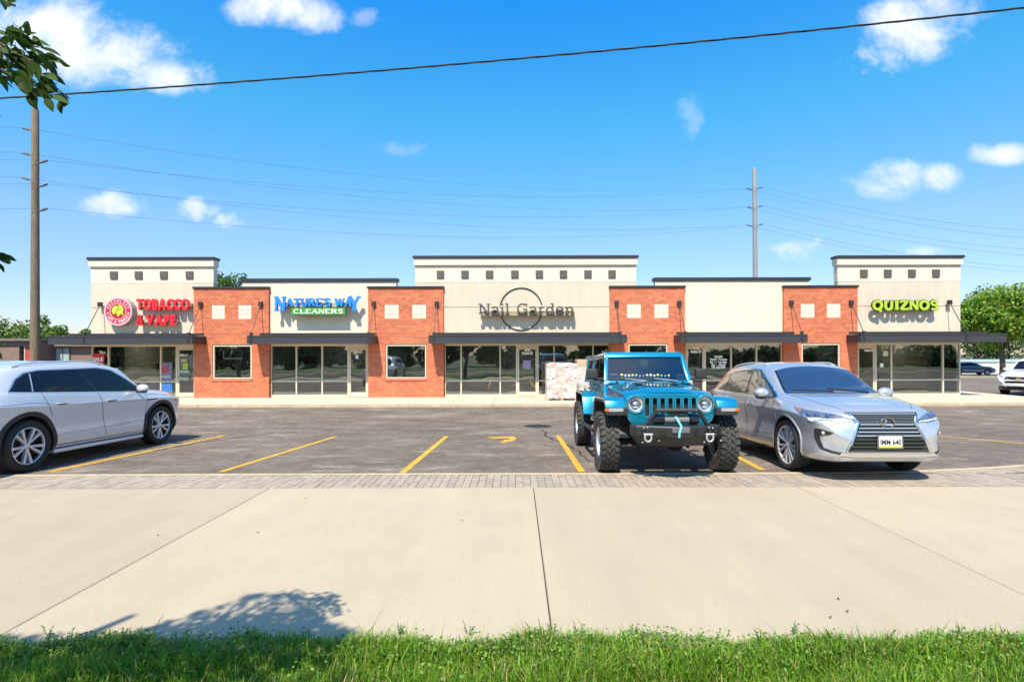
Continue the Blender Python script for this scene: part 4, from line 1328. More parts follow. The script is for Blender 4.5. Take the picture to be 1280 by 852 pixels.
def section(cv, x):
    g = {k: float(f(x)) for k, f in cv.items()}
    W, zB, zs, zl, wb, zr, wr, zt = g['W'], g['zB'], g['zs'], g['zl'], g['wb'], g['zr'], g['wr'], g['zt']
    return [(0, zB), (W * .55, zB), (W * .82, zB + .004), (W * .945, zB + .05), (W * .983, zB + .24 * (zs - zB)), (W * .968, zB + .56 * (zs - zB)), (W * .998, zs - .05),
            (W * .992, zs), (wb + (W * .985 - wb) * .35, zl - .022), (wb, zl), (lerp(wb, wr, .3) + .012, lerp(zl, zr, .3)), (lerp(wb, wr, .72) + .014, lerp(zl, zr, .72)),
            (wr, zr), (wr * .86, lerp(zr, zt, .48)), (wr * .5, lerp(zr, zt, .86)), (0, zt)]

def shell(cv, xs):
    vs = []; K = None
    for x in xs:
        half = catmull(section(cv, x), 3)
        half[:, 0] = np.maximum(half[:, 0], 0)
        ring = [(x, p[0], p[1]) for p in half] + [(x, -p[0], p[1]) for p in half[-2:0:-1]]
        K = len(ring); vs += ring
    fs = []
    for i in range(len(xs) - 1):
        for k in range(K):
            fs.append((i * K + k, i * K + (k + 1) % K, (i + 1) * K + (k + 1) % K, (i + 1) * K + k))
    H = K // 2      # closed ends: strips between mirrored points
    for base, flip in ((0, False), ((len(xs) - 1) * K, True)):
        for k in range(1, H - 1):
            q = (base + k, base + k + 1, base + K - k - 1, base + K - k)
            fs.append(q if flip else q[::-1])
        fs.append((base, base + 1, base + K - 1)); fs.append((base + H, base + H - 1, base + H + 1))
    return MB().add(vs, fs)

def cut(me, cutters):
    o = bpy.data.objects.new('work', me); COL.objects.link(o)
    tmp = []
    for c in cutters:
        cme = mesh_from('cutter', c)
        co = bpy.data.objects.new('cutter', cme); COL.objects.link(co); tmp.append(co)
        md = o.modifiers.new('b', 'BOOLEAN'); md.operation = 'DIFFERENCE'; md.object = co; md.solver = 'MANIFOLD'
    dg = bpy.context.evaluated_depsgraph_get()
    out = bpy.data.meshes.new_from_object(o.evaluated_get(dg))
    for t in tmp:
        m_ = t.data; bpy.data.objects.remove(t); bpy.data.meshes.remove(m_)
    bpy.data.objects.remove(o)
    return out

class Skin:
    """lays pieces on a car body"""
    def __init__(s, mb):
        me = mesh_from('probe', mb)
        s.bvh = BVHTree.FromPolygons([v.co.copy() for v in me.vertices], [tuple(p.vertices) for p in me.polygons])
        bpy.data.meshes.remove(me)
    def put(s, p, d, off):
        p = Vector(p)
        if d is None:
            loc, n, i, dist = s.bvh.find_nearest(p)
        else:
            d = Vector(d)
            loc, n, i, dist = s.bvh.ray_cast(p - d * 4, d, 12)
            if loc is None:
                loc, n, i, dist = s.bvh.find_nearest(p)
            if n.dot(d) > 0: n = -n
        return loc + n * off
    @staticmethod
    def resample(rail, n):
        r = np.array(rail, float)
        if len(r) == 1: return np.repeat(r, n, 0)
        l = np.concatenate([[0], np.cumsum(np.linalg.norm(np.diff(r, axis=0), axis=1))])
        t = np.linspace(0, l[-1], n)
        return np.stack([np.interp(t, l, r[:, k]) for k in range(3)], 1)
    def patch(s, A, B, nu, nv, d, off=.004, mb=None, thick=0.0):
        A = s.resample(A, nu); B = s.resample(B, nu)
        G = np.zeros((nu, nv, 3))
        for i in range(nu):
            for j in range(nv):
                G[i, j] = s.put(A[i] + (B[i] - A[i]) * (j / (nv - 1)), d, off)
        mb = mb or MB()
        mb.grid(G)
        return mb
    def line(s, pts, wd, d, off=.002, n=24, mb=None):
        p = s.resample(pts, n)
        A = []; Bq = []
        for i in range(n):
            a = p[max(i - 1, 0)]; b = p[min(i + 1, n - 1)]
            t = Vector(b - a).normalized()
            dd = Vector(d) if d is not None else Vector((0, 0, 1))
            w = t.cross(dd).normalized() * wd / 2
            A.append(tuple(Vector(p[i]) + w)); Bq.append(tuple(Vector(p[i]) - w))
        G = np.zeros((n, 2, 3))
        for i in range(n):
            G[i, 0] = s.put(A[i], d, off); G[i, 1] = s.put(Bq[i], d, off)
        mb = mb or MB(); mb.grid(G)
        return mb
    def tube(s, pts, r, d, off=.0, n=24, k=6, mb=None):
        p = s.resample(pts, n)
        mb = mb or MB()
        return mb.tube([s.put(q, d, off) for q in p], r, k)

def both(skin, fn, A, B=None, d=None, **kw):
    """left and right pieces"""
    out = []
    for sg in (1, -1):
        a = [(p[0], p[1] * sg, p[2]) for p in A]
        dd = None if d is None else (d[0], d[1] * sg, d[2])
        if B is not None:
            b = [(p[0], p[1] * sg, p[2]) for p in B]
            out.append(fn(a, b, d=dd, **kw))
        else:
            out.append(fn(a, d=dd, **kw))
    return out

WHEEL = {}
def wheel(root, x, y, r, w, rim, style, steer=0.0):
    """part wheel > tyre, rim, hub, spokes; built facing +y"""
    wo = bpy.data.objects.new('wheel', None); COL.objects.link(wo); wo.parent = root
    wo.location = (x, y, r)
    wo.rotation_euler = (0, 0, steer + (0 if y > 0 else math.pi))
    key = (r, w, rim, style)
    if key not in WHEEL:
        h = w / 2
        t = MB()
        prof = [(rim + .004, -h * .80), (rim + .012, -h * .92), (lerp(rim, r, .45), -h * 1.02), (lerp(rim, r, .8), -h * .98), (r - .012, -h * .84), (r, -h * .70)]
        grooves = [-.45, -.15, .15, .45]
        for g in grooves:
            prof += [(r, h * (g - .05)), (r - .008, h * (g - .04)), (r - .008, h * (g + .04)), (r, h * (g + .05))]
        prof += [(r, h * .70), (r - .012, h * .84), (lerp(rim, r, .8), h * .98), (lerp(rim, r, .45), h * 1.02), (rim + .012, h * .92), (rim + .004, h * .80)]
        t.lathe(prof, 48, 'y', closed=True)
        tyre = mesh_from('tyre', t, MATS['tyre'], 40)
        rm = MB()
        rm.lathe([(rim + .008, h * .86), (rim - .002, h * .90), (rim - .011, h * .84), (rim - .013, h * .6), (rim + .006, h * .6)], 48, 'y', closed=True)
        brl = MB().lathe([(rim - .014, h * .62), (rim - .03, h * .3), (rim - .03, -h * .8), (rim + .006, -h * .8), (rim + .006, h * .59)], 40, 'y', closed=True)
        rimm = mesh_from('rim', rm, MATS['rim_silver'] if style != 'offroad' else MATS['rim_dark'], 40)
        bk = MB().lathe([(.001, h * .18), (rim - .03, h * .18), (rim - .03, -.02), (.001, -.02)], 40, 'y', closed=False)
        barrel = mesh_from('rim_barrel', brl, MATS['rim_dark'], 40)
        back = mesh_from('brake_disc', bk, MATS['rim_dark'], 40)
        hub = mesh_from('hub_cap', MB().lathe([(.001, h * .76), (.032, h * .76), (.042, h * .70), (.055, h * .5), (.055, h * .2)], 20, 'y'), MATS['rim_silver'] if style != 'offroad' else MATS['rim_dark'], 40)
        sp = MB()
        def arm(a0, a1, w0, w1, r0=.035, r1=rim - .012, yo0=.70, yo1=.84):
            d0 = Vector((math.cos(a0), 0, math.sin(a0))); d1 = Vector((math.cos(a1), 0, math.sin(a1)))
            n0 = Vector((-math.sin(a0), 0, math.cos(a0))); n1 = Vector((-math.sin(a1), 0, math.cos(a1)))
            p0, p1 = d0 * r0, d1 * r1
            vs = []
            for yy, k in ((h * .34, .0), (None, 1)):
                for p, n, ww, yo in ((p0, n0, w0, yo0), (p1, n1, w1, yo1)):
                    Y = h * yo if yy is None else h * yo - .05
                    vs += [p + n * ww + Vector((0, Y, 0)), p - n * ww + Vector((0, Y, 0))]
            # bottom ring 0..3 top ring 4..7
            sp.hexa([vs[0], vs[1], vs[3], vs[2], vs[4], vs[5], vs[7], vs[6]])
        if style == 'twin':
            arm(-.05, -.23, .013, .022); arm(.05, .23, .013, .022); n = 5; md = MATS['rim_silver']
        elif style == 'fine':
            arm(-.03, -.17, .011, .015); arm(.03, .17, .011, .015); n = 7; md = MATS['rim_silver']
        elif style == 'offroad':
            arm(0, 0, .035, .022, yo0=.35, yo1=.6); n = 8; md = MATS['rim_dark']
        else:
            arm(0, 0, .026, .034); n = 5; md = MATS['rim_silver']
        spm = mesh_from('spoke', sp, md, bevel=.003, seg=1)
        WHEEL[key] = (tyre, rimm, back, hub, spm, n, barrel)
    tyre, rimm, back, hub, spm, n, barrel = WHEEL[key]
    link('tyre', tyre, wo); link('rim', rimm, wo); link('rim_barrel', barrel, wo); link('brake_disc', back, wo); link('hub_cap', hub, wo)
    for i in range(n):
        s_ = link('spoke', spm, wo); s_.rotation_euler = (0, i * 2 * math.pi / n + .3, 0)
    return wo

def make_shell_car(root, cv, paint, xs, axles, ra, wr_, wrim, style, steer=0.0, track=None):
    mb = shell(cv, xs)
    sk = Skin(mb)
    me = mesh_from('body', mb, paint)
    cuts = []
    liners = []
    for xa in axles:
        Wm = float(cv['W'](xa))
        for s in (1, -1):
            prof = [(.001, Wm - .36), (ra, Wm - .36), (ra, Wm + .25), (.001, Wm + .25)]
            c = MB().lathe([(r_, a * 1) for r_, a in prof], 48, 'y', c=(xa, 0, wr_ + .015))
            # close the two end faces
            c = MB()
            ring0 = [(xa + ra * math.cos(t), (Wm - .36) * s, wr_ + .015 + ra * math.sin(t)) for t in np.linspace(0, 2 * math.pi, 48, endpoint=False)]
            ring1 = [(p[0], (Wm + .25) * s, p[2]) for p in ring0]
            n = 48
            c.add(ring0 + ring1, [tuple(range(n)), tuple(range(n, 2 * n))] + [(i, (i + 1) % n, n + (i + 1) % n, n + i) for i in range(n)])
            cuts.append(c)
            pts = [(xa + (ra - .006) * math.cos(t), wr_ + .015 + (ra - .006) * math.sin(t)) for t in np.linspace(-.35, math.pi + .35, 30)]
            G = np.array([[(p[0], (Wm - yy) * s, p[1]) for yy in (.03, .355)] for p in pts])
            liner = MB().grid(G); liners.append(liner)
            liner.prism(pts, (Wm - .352) * s, (Wm - .35) * s)
    me = cut(me, cuts)
    me.name = 'body'
    me.materials.clear(); me.materials.append(paint)
    me.polygons.foreach_set('use_smooth', [True] * len(me.polygons))
    me.set_sharp_from_angle(angle=R(38))
    link('body', me, root)
    for liner in liners: obj('wheel_well', liner, MATS['underbody'], root)
    fl = MB().box(axles[1] - .3, axles[0] + .3, -.62, .62, float(cv['zB'](0)) - .03, float(cv['zB'](0)) + .02)
    obj('underbody', fl, MATS['underbody'], root)
    return sk

def side_glass(sk, root, wins, m, frame=None):
    """wins: list of (lower rail, upper rail) in (x, z)"""
    for lo, hi in wins:
        for sg in (1, -1):
            A = [(p[0], sg * .8, p[1]) for p in lo]; B = [(p[0], sg * .8, p[1]) for p in hi]
            mb = sk.patch(A, B, 14, 6, (0, -sg, 0), .005)
            obj('side_window', mb, m, root, smooth=60, fix=False)

def side_line(sk, root, pts, wd, m, name='panel_seam', off=.002, n=30, sides=(1, -1)):
    for sg in sides:
        obj(name, sk.line([(p[0], sg * .8, p[1]) for p in pts], wd, (0, -sg, 0), off, n), m, root, smooth=60, fix=False)

def arch_trim(sk, root, xa, zc, r0, r1, m, a0=-20, a1=200, off=.012):
    for sg in (1, -1):
        ts = [R(a) for a in np.linspace(a0, a1, 36)]
        A = [(xa + r0 * math.cos(t), sg * .8, zc + r0 * math.sin(t)) for t in ts]
        B = [(xa + r1 * math.cos(t), sg * .8, zc + r1 * math.sin(t)) for t in ts]
        Ga = [sk.put(p, (0, -sg, 0), off * .6) for p in A]; Gb = [sk.put(p, (0, -sg, 0), off) for p in B]
        Gc = [sk.put(p, (0, -sg, 0), -.01) for p in B]
        Gd = [Vector((p[0], p[1] - sg * .06, p[2])) for p in Ga]
        # points off the body take the depth of their outer mate
        for i in range(len(Ga)):
            if abs(Ga[i][0] - A[i][0]) > .02 or abs(Ga[i][2] - A[i][2]) > .02:
                Ga[i] = Vector((A[i][0], Gb[i][1], A[i][2])); Gd[i] = Ga[i] - Vector((0, sg * .06, 0))
            if abs(Gb[i][0] - B[i][0]) > .02 or abs(Gb[i][2] - B[i][2]) > .02:
                Gb[i] = Vector((B[i][0], Ga[i][1], B[i][2])); Gc[i] = Gb[i] - Vector((0, sg * .02, 0))
        G = np.array([[tuple(Gd[i]), tuple(Ga[i]), tuple(Gb[i]), tuple(Gc[i])] for i in range(len(A))])
        obj('arch_trim', MB().grid(G), m, root, smooth=50)

def door_mirror(root, x, y, z, s, paint, sc=1.0):
    m = MB().sphere((x, y + s * .14, z), .10 * sc, 12, 8, (.75, 1.15, .80))
    o = obj('door_mirror', m, paint, root, smooth=60)
    obj('mirror_foot', MB().tube([(x + .03, y - s * .02, z - .07), (x + .01, y + s * .10, z - .05)], .025, 6), MATS['black_plastic'], o, smooth=50)
    obj('mirror_base', MB().sphere((x + .0, y + s * .14, z - .055), .085 * sc, 10, 6, (.72, 1.1, .45)), MATS['black_plastic'], o, smooth=60)
    return o

def xs_for(a, b):
    t = np.linspace(0, 1, 74)
    # denser stations towards both ends
    return list(a + (b - a) * (t - .10 * np.sin(2 * np.pi * t) / (2 * np.pi) * 4 / 1.0 * .5))

def build_crossover():
    """pale silver crossover, nose away from us, left edge of the picture"""
    paint = mat('pale_paint', (.60, .625, .655), .26, metal=.22, coat=1.0, spec=.6)
    S = 1.045
    # where its two right-hand wheels touch the lot
    r_hub, f_hub = Vector((-7.72, 8.72, 0)), Vector((-7.64, 11.80, 0))
    hd = math.degrees(math.atan2(f_hub.y - r_hub.y, f_hub.x - r_hub.x))
    mid = (r_hub + f_hub) / 2
    left = Vector((-math.sin(R(hd)), math.cos(R(hd)), 0))
    c = mid + left * .93 * S
    root = car_thing('crossover_car', c.x, c.y, hd, S, 'pale silver crossover with dark tinted windows parked nose in at the left edge', 2.98 * S, 'cars in the lot')
    cv = {k: pchip(v) for k, v in dict(
        zt=[(-2.55, .95), (-2.48, 1.08), (-2.3, 1.24), (-1.75, 1.55), (-1.35, 1.63), (-.5, 1.69), (.2, 1.68), (.62, 1.60), (1.30, 1.14), (1.8, 1.105), (2.12, 1.055), (2.30, .98), (2.38, .88), (2.42, .74)],
        zB=[(-2.55, .55), (-2.4, .36), (-2.0, .27), (-1, .25), (1.5, .25), (2.1, .26), (2.35, .32), (2.43, .42)],
        W=[(-2.55, .66), (-2.45, .82), (-2.2, .92), (-1.5, .985), (-.6, .955), (.5, .955), (1.5, .985), (2.0, .945), (2.22, .86), (2.34, .74), (2.42, .54)],
        zs=[(-2.55, .88), (-2.0, 1.02), (-1.0, .99), (1.0, .97), (1.7, .95), (2.2, .90), (2.42, .66)],
        zl=[(-2.55, .92), (-2.3, 1.15), (-1.8, 1.19), (-1, 1.165), (0, 1.125), (.9, 1.095), (1.3, 1.07), (1.8, 1.03), (2.2, .96), (2.42, .72)],
        wb=[(-2.55, .58), (-2.3, .76), (-1.6, .89), (0, .89), (1.0, .89), (1.5, .86), (2.0, .79), (2.3, .66), (2.43, .42)],
        zr=[(-2.55, .94), (-2.3, 1.20), (-1.75, 1.48), (-1.2, 1.57), (-.4, 1.60), (.3, 1.585), (.62, 1.53), (1.25, 1.125), (1.7, 1.09), (2.12, 1.035), (2.30, .965), (2.42, .73)],
        wr=[(-2.55, .48), (-2.2, .60), (-1.6, .655), (-.5, .67), (.4, .665), (.8, .70), (1.25, .78), (1.7, .72), (2.1, .64), (2.43, .38)]).items()}
    sk = make_shell_car(root, cv, paint, xs_for(-2.55, 2.42), (1.49, -1.49), .438, .39, .28, 'twin')
    for xa in (1.49, -1.49):
        for s in (1, -1):
            wheel(root, xa, s * .845, .39, .25, .272, 'twin')
    bp = MATS['black_plastic']
    for xa in (1.49, -1.49):
        arch_trim(sk, root, xa, .405, .434, .50, bp, -18, 198)
    # glass
    gl = MATS['car_tint']
    top = [(-1.62, 1.34), (-1.40, 1.455), (-1.1, 1.50), (-.6, 1.53), (.1, 1.535), (.4, 1.50), (.62, 1.42), (1.06, 1.12)]
    back = obj('window_surround', sk.patch([(-1.74, .8, 1.212), (-1.0, .8, 1.175), (0, .8, 1.14), (.62, .8, 1.115), (1.10, .8, 1.095)],
                                           [(-1.54, .8, 1.385), (-1.36, .8, 1.475), (-1.1, .8, 1.52), (.1, .8, 1.555), (.42, .8, 1.515), (1.12, .8, 1.10)], 44, 7, (0, -1, 0), .0015), MATS['gloss_black'], root, smooth=60, fix=False)
    obj('window_surround', sk.patch([(-1.74, -.8, 1.212), (-1.0, -.8, 1.175), (0, -.8, 1.14), (.62, -.8, 1.115), (1.10, -.8, 1.095)],
                                    [(-1.54, -.8, 1.385), (-1.36, -.8, 1.475), (-1.1, -.8, 1.52), (.1, -.8, 1.555), (.42, -.8, 1.515), (1.12, -.8, 1.10)], 44, 7, (0, 1, 0), .0015), MATS['gloss_black'], root, smooth=60, fix=False)
    cg = mat('tint_panel', (.008, .009, .011), .03, spec=.35)
    side_glass(sk, root, [([(-1.66, 1.222), (-1.40, 1.205)], [(-1.50, 1.37), (-1.30, 1.47)]),
                          ([(-1.33, 1.20), (-1.07, 1.188)], [(-1.25, 1.475), (-1.16, 1.49)]),
                          ([(-1.03, 1.187), (-.13, 1.152)], [(-1.13, 1.495), (-.36, 1.53)]),
                          ([(-.07, 1.150), (.98, 1.105)], [(-.30, 1.532), (.1, 1.535), (.41, 1.495), (.72, 1.31), (.98, 1.115)])], cg)
    ch = MATS['chrome']
    side_line(sk, root, [(-1.77, 1.197), (-1.0, 1.168), (0, 1.130), (1.10, 1.088)], .014, MATS['rim_silver'], 'window_trim', .006)
    side_line(sk, root, [(-1.77, 1.207), (-1.57, 1.39), (-1.38, 1.49), (-1.1, 1.535), (.1, 1.57), (.43, 1.53), (1.12, 1.10)], .014, MATS['rim_silver'], 'window_trim', .006, 40)
    side_line(sk, root, [(-1.37, 1.20), (-1.27, 1.475)], .020, MATS['rim_silver'], 'pillar_trim', .007, 8)
    # door seams, crease shading as painted strips, handles
    sm = MATS['seam']
    side_line(sk, root, [(-.10, 1.13), (-.06, .9), (.0, .62), (.05, .34)], .008, sm)
    side_line(sk, root, [(1.03, 1.08), (1.06, .8), (1.0, .45), (.94, .34)], .008, sm)
    side_line(sk, root, [(-1.24, 1.17), (-1.18, .98), (-1.08, .80)], .008, sm)
    side_line(sk, root, [(.98, .345), (0, .335), (-1.02, .335)], .008, sm)
    side_line(sk, root, [(1.05, 1.05), (1.6, 1.0), (2.05, .93)], .006, sm)
    crease = mat('pale_crease_shade', (.36, .385, .42), .35, metal=.25, coat=1.0)  # darker paint strips stand for the shading of the body creases
    side_line(sk, root, [(-1.95, 1.02), (-1.4, 1.035), (-1.0, .975), (-.2, .945), (.6, .935), (1.02, .935)], .012, crease, 'side_crease_shade', .0015, 40)
    side_line(sk, root, [(-.98, .50), (-.3, .50), (.5, .52), (.95, .545)], .022, crease, 'side_crease_shade', .0015)
    for sg in (1, -1):
        for x in (-.92, .16):
            z = .995 if x < 0 else .985
            p = sk.put((x, sg * .8, z), (0, -sg, 0), 0)
            obj('door_handle', MB().tube([p + Vector((-.11, sg * .004, 0)), p + Vector((-.08, sg * .03, .003)), p + Vector((.08, sg * .03, .003)), p + Vector((.11, sg * .004, 0))], .014, 6), paint, root, smooth=50)
            obj('handle_shade', sk.patch([(x - .09, sg * .8, z - .03)], [(x + .08, sg * .8, z + .02)], 2, 2, (0, -sg, 0), .001) if False else sk.line([(x - .09, sg * .8, z - .006), (x + .09, sg * .8, z - .006)], .045, (0, -sg, 0), .0018, 6), sm, root)  # flat dark strip: shade of the handle hollow put into colour
        door_mirror(root, .82, sg * .90, 1.165, sg, paint)
        obj('side_badge', sk.line([(1.05, sg * .8, .925), (1.32, sg * .8, .94)], .022, (0, -sg, 0), .004, 8), MATS['gloss_black'], root)
        # headlamp wrapping the corner, its side marker, tail lamp
        hl = sk.patch([(1.93, sg * .86, .93), (2.15, sg * .74, .90), (2.30, sg * .55, .88)], [(1.98, sg * .9, .855), (2.2, sg * .74, .80), (2.34, sg * .52, .79)], 12, 5, None, .004)
        obj('headlight', hl, MATS['lamp_clear'], root, smooth=60)
        obj('side_marker', sk.patch([(1.86, sg * .88, .925), (1.93, sg * .86, .93)], [(1.9, sg * .9, .87), (1.98, sg * .9, .855)], 4, 3, None, .005), MATS['amber'], root, smooth=60)
        obj('tail_lamp', sk.patch([(-2.05, sg * .85, 1.02), (-2.5, sg * .6, 1.0)], [(-2.05, sg * .88, .92), (-2.5, sg * .62, .88)], 10, 4, None, .005), MATS['lamp_red'], root, smooth=60)
        rl = [sk.put((x, sg * .60, 2), (0, 0, -1), .035) for x in np.linspace(-1.45, .35, 12)]
        rl[0] -= Vector((0, 0, .03)); rl[-1] -= Vector((0, 0, .03))
        obj('roof_rail', MB().tube(rl, .017, 6), MATS['rim_silver'], root, smooth=60)
    # windscreen and rear glass
    ws = sk.patch([(1.24, .70, 2), (1.31, .35, 2), (1.32, 0, 2), (1.31, -.35, 2), (1.24, -.70, 2)], [(.68, .60, 2), (.63, .3, 2), (.62, 0, 2), (.63, -.3, 2), (.68, -.60, 2)], 24, 10, (0, 0, -1), .004)
    obj('windscreen', ws, cg, root, smooth=60, fix=False)
    rw = sk.patch([(-2.28, .55, 2), (-2.33, 0, 2), (-2.28, -.55, 2)], [(-1.82, .52, 2), (-1.82, 0, 2), (-1.82, -.52, 2)], 20, 8, (0, 0, -1), .004)
    obj('rear_window', rw, cg, root, smooth=60, fix=False)
    obj('rocker_trim', MB().box(-1.02, 1.02, -.93, .93, .205, .262), paint, root, bevel=.02)
    obj('front_grille', sk.patch([(2.4, .45, .86), (2.4, -.45, .86)], [(2.42, .42, .72), (2.42, -.42, .72)], 16, 5, (-1, 0, 0), .004), MATS['gloss_black'], root, smooth=60)
    return root

def build_silver_suv():
    paint = mat('silver_paint', (.53, .54, .56), .27, metal=.58, coat=1.0, spec=.6)
    S = 1.04
    # viewer-left front wheel: outer face at (982, 587) in the photograph
    wx, wy = (982 - VPX) / F * 8.76, 8.76
    hd = -90.5
    fw = Vector((math.cos(R(hd)), math.sin(R(hd)), 0)); left = Vector((-fw.y, fw.x, 0))
    c = Vector((wx, wy, 0)) + left * .925 * S - fw * 1.395 * S
    root = car_thing('silver_suv', c.x, c.y, hd, S, 'silver luxury crossover with a wide spindle grille parked facing the street', 2.79 * S, 'cars in the lot')
    cv = {k: pchip(v) for k, v in dict(
        zt=[(-2.5, .85), (-2.44, 1.02), (-2.32, 1.20), (-2.0, 1.47), (-1.7, 1.57), (-1.0, 1.655), (-.35, 1.675), (.1, 1.645), (.32, 1.59), (1.12, 1.165), (1.5, 1.115), (1.9, 1.045), (2.14, .975), (2.25, .915), (2.33, .83), (2.375, .72), (2.385, .62)],
        zB=[(-2.5, .50), (-2.35, .34), (-2.0, .26), (-1, .22), (1.5, .22), (2.1, .235), (2.28, .26), (2.36, .30), (2.385, .36)],
        W=[(-2.5, .60), (-2.42, .78), (-2.15, .88), (-1.4, .94), (-.6, .925), (.6, .925), (1.4, .945), (1.85, .925), (2.08, .875), (2.22, .80), (2.31, .71), (2.365, .60), (2.385, .50)],
        zs=[(-2.5, .80), (-2.1, .98), (-1, .955), (0, .935), (1.2, .93), (1.9, .87), (2.25, .76), (2.385, .56)],
        zl=[(-2.5, .83), (-2.25, 1.12), (-1.5, 1.115), (0, 1.075), (1.0, 1.06), (1.5, 1.02), (1.9, .965), (2.15, .89), (2.3, .78), (2.385, .60)],
        wb=[(-2.5, .50), (-2.3, .72), (-1.8, .85), (-.5, .875), (1.0, .875), (1.5, .85), (1.9, .80), (2.15, .71), (2.3, .60), (2.385, .44)],
        zr=[(-2.5, .84), (-2.32, 1.14), (-2.0, 1.38), (-1.5, 1.53), (-.6, 1.59), (.05, 1.565), (.34, 1.51), (1.05, 1.145), (1.5, 1.09), (1.9, 1.02), (2.14, .95), (2.26, .89), (2.34, .80), (2.385, .61)],
        wr=[(-2.5, .42), (-2.2, .55), (-1.6, .63), (-.6, .655), (.2, .655), (.5, .68), (1.05, .765), (1.5, .69), (1.9, .63), (2.14, .56), (2.385, .38)]).items()}
    sk = make_shell_car(root, cv, paint, xs_for(-2.5, 2.385), (1.395, -1.395), .425, .38, .27, 'fine')
    for xa, st in ((1.395, 0.0), (-1.395, 0)):
        for s in (1, -1):
            wheel(root, xa, s * .812, .38, .235, .285, 'fine', st)
    sm, bp, ch = MATS['seam'], MATS['black_plastic'], MATS['chrome']
    for xa in (1.395, -1.395):
        arch_trim(sk, root, xa, .395, .420, .452, paint, -15, 195, .010)
    # glass: the cabin behind it is modelled as dark panels, the panes mirror the sky
    cg = mat('tint_panel', (.008, .009, .011), .03, spec=.35)
    ws = sk.patch([(1.06, .72, 2), (1.12, .4, 2), (1.14, 0, 2), (1.12, -.4, 2), (1.06, -.72, 2)], [(.42, .60, 2), (.36, .3, 2), (.34, 0, 2), (.36, -.3, 2), (.42, -.60, 2)], 28, 12, (0, 0, -1), .004)
    scr = mat('windscreen_blue', (.020, .035, .075), .02, coat=1.0, spec=1.0)
    obj('windscreen', ws, scr, root, smooth=60, fix=False)
    edge = MB()
    sk.line([(1.08, .74, 2), (1.15, .4, 2), (1.165, 0, 2), (1.15, -.4, 2), (1.08, -.74, 2)], .05, (0, 0, -1), .003, 26, edge)
    obj('cowl_trim', edge, MATS['gloss_black'], root, fix=False)
    for sg in (1, -1):
        obj('pillar_trim', sk.line([(1.06, sg * .735, 2), (.42, sg * .615, 2)], .03, (0, 0, -1), .003, 12), MATS['gloss_black'], root, fix=False)
    obj('window_surround', sk.patch([(-2.02, .8, 1.16), (-1.0, .8, 1.12), (0, .8, 1.09), (.98, .8, 1.075)], [(-1.62, .8, 1.385), (-1.1, .8, 1.49), (-.3, .8, 1.53), (.05, .8, 1.515), (1.0, .8, 1.085)], 40, 7, (0, -1, 0), .0015), MATS['gloss_black'], root, smooth=60, fix=False)
    obj('window_surround', sk.patch([(-2.02, -.8, 1.16), (-1.0, -.8, 1.12), (0, -.8, 1.09), (.98, -.8, 1.075)], [(-1.62, -.8, 1.385), (-1.1, -.8, 1.49), (-.3, -.8, 1.53), (.05, -.8, 1.515), (1.0, -.8, 1.085)], 40, 7, (0, 1, 0), .0015), MATS['gloss_black'], root, smooth=60, fix=False)
    sg_m = mat('side_pane', (.10, .085, .07), .02, coat=1.0, spec=1.0)
    side_glass(sk, root, [([(-1.88, 1.165), (-1.25, 1.14)], [(-1.60, 1.36), (-1.28, 1.44)]),
                          ([(-1.20, 1.138), (-.20, 1.105)], [(-1.22, 1.45), (-.30, 1.505)]),
                          ([(-.12, 1.10), (.88, 1.085)], [(-.20, 1.507), (.06, 1.49), (.50, 1.28), (.88, 1.095)])], sg_m)
    side_line(sk, root, [(-2.04, 1.145), (-1.0, 1.108), (0, 1.078), (1.0, 1.062)], .014, ch, 'window_trim', .006)
    side_line(sk, root, [(-2.04, 1.15), (-1.63, 1.40), (-1.1, 1.505), (-.3, 1.545), (.06, 1.53), (1.02, 1.085)], .014, ch, 'window_trim', .006, 40)
    side_line(sk, root, [(-.16, 1.07), (-.12, .8), (-.08, .36)], .008, sm)
    side_line(sk, root, [(.99, 1.05), (1.0, .8), (.92, .36)], .008, sm)
    side_line(sk, root, [(-1.2, 1.1), (-1.08, .9), (-.98, .75)], .008, sm)
    dk = mat('silver_crease_shade', (.30, .32, .35), .35, metal=.5, coat=1.0)  # darker tone laid on the smooth skin as crease shading
    side_line(sk, root, [(-1.9, .97), (-1.0, .93), (0, .90), (.98, .88)], .012, dk, 'side_crease_shade', .0015, 30)
    side_line(sk, root, [(-.9, .43), (0, .44), (.9, .50)], .016, dk, 'side_crease_shade', .0015, 30)
    for sg in (1, -1):
        for x in (-1.0, .10):
            p = sk.put((x, sg * .8, .965), (0, -sg, 0), 0)
            obj('door_handle', MB().tube([p + Vector((-.11, sg * .004, 0)), p + Vector((-.08, sg * .03, .003)), p + Vector((.08, sg * .03, .003)), p + Vector((.11, sg * .004, 0))], .014, 6), ch, root, smooth=50)
        door_mirror(root, .78, sg * .87, 1.14, sg, paint, 1.12)
        rl = [sk.put((x, sg * .58, 2), (0, 0, -1), .03) for x in np.linspace(-1.5, .1, 10)]
        rl[0] -= Vector((0, 0, .03)); rl[-1] -= Vector((0, 0, .03))
        obj('roof_rail', MB().tube(rl, .015, 6), MATS['rim_silver'], root, smooth=60)
        # hood seam, and crease shading painted as a darker strip towards the grille
        obj('hood_seam', sk.line([(1.1, sg * .76, 2), (1.5, sg * .70, 2), (1.9, sg * .63, 2), (2.12, sg * .50, 2)], .007, (0, 0, -1), .002, 20), sm, root, fix=False)
        obj('hood_crease_shade', sk.line([(1.12, sg * .42, 2), (1.6, sg * .38, 2), (2.1, sg * .34, 2)], .008, (0, 0, -1), .0015, 20), dk, root, fix=False)
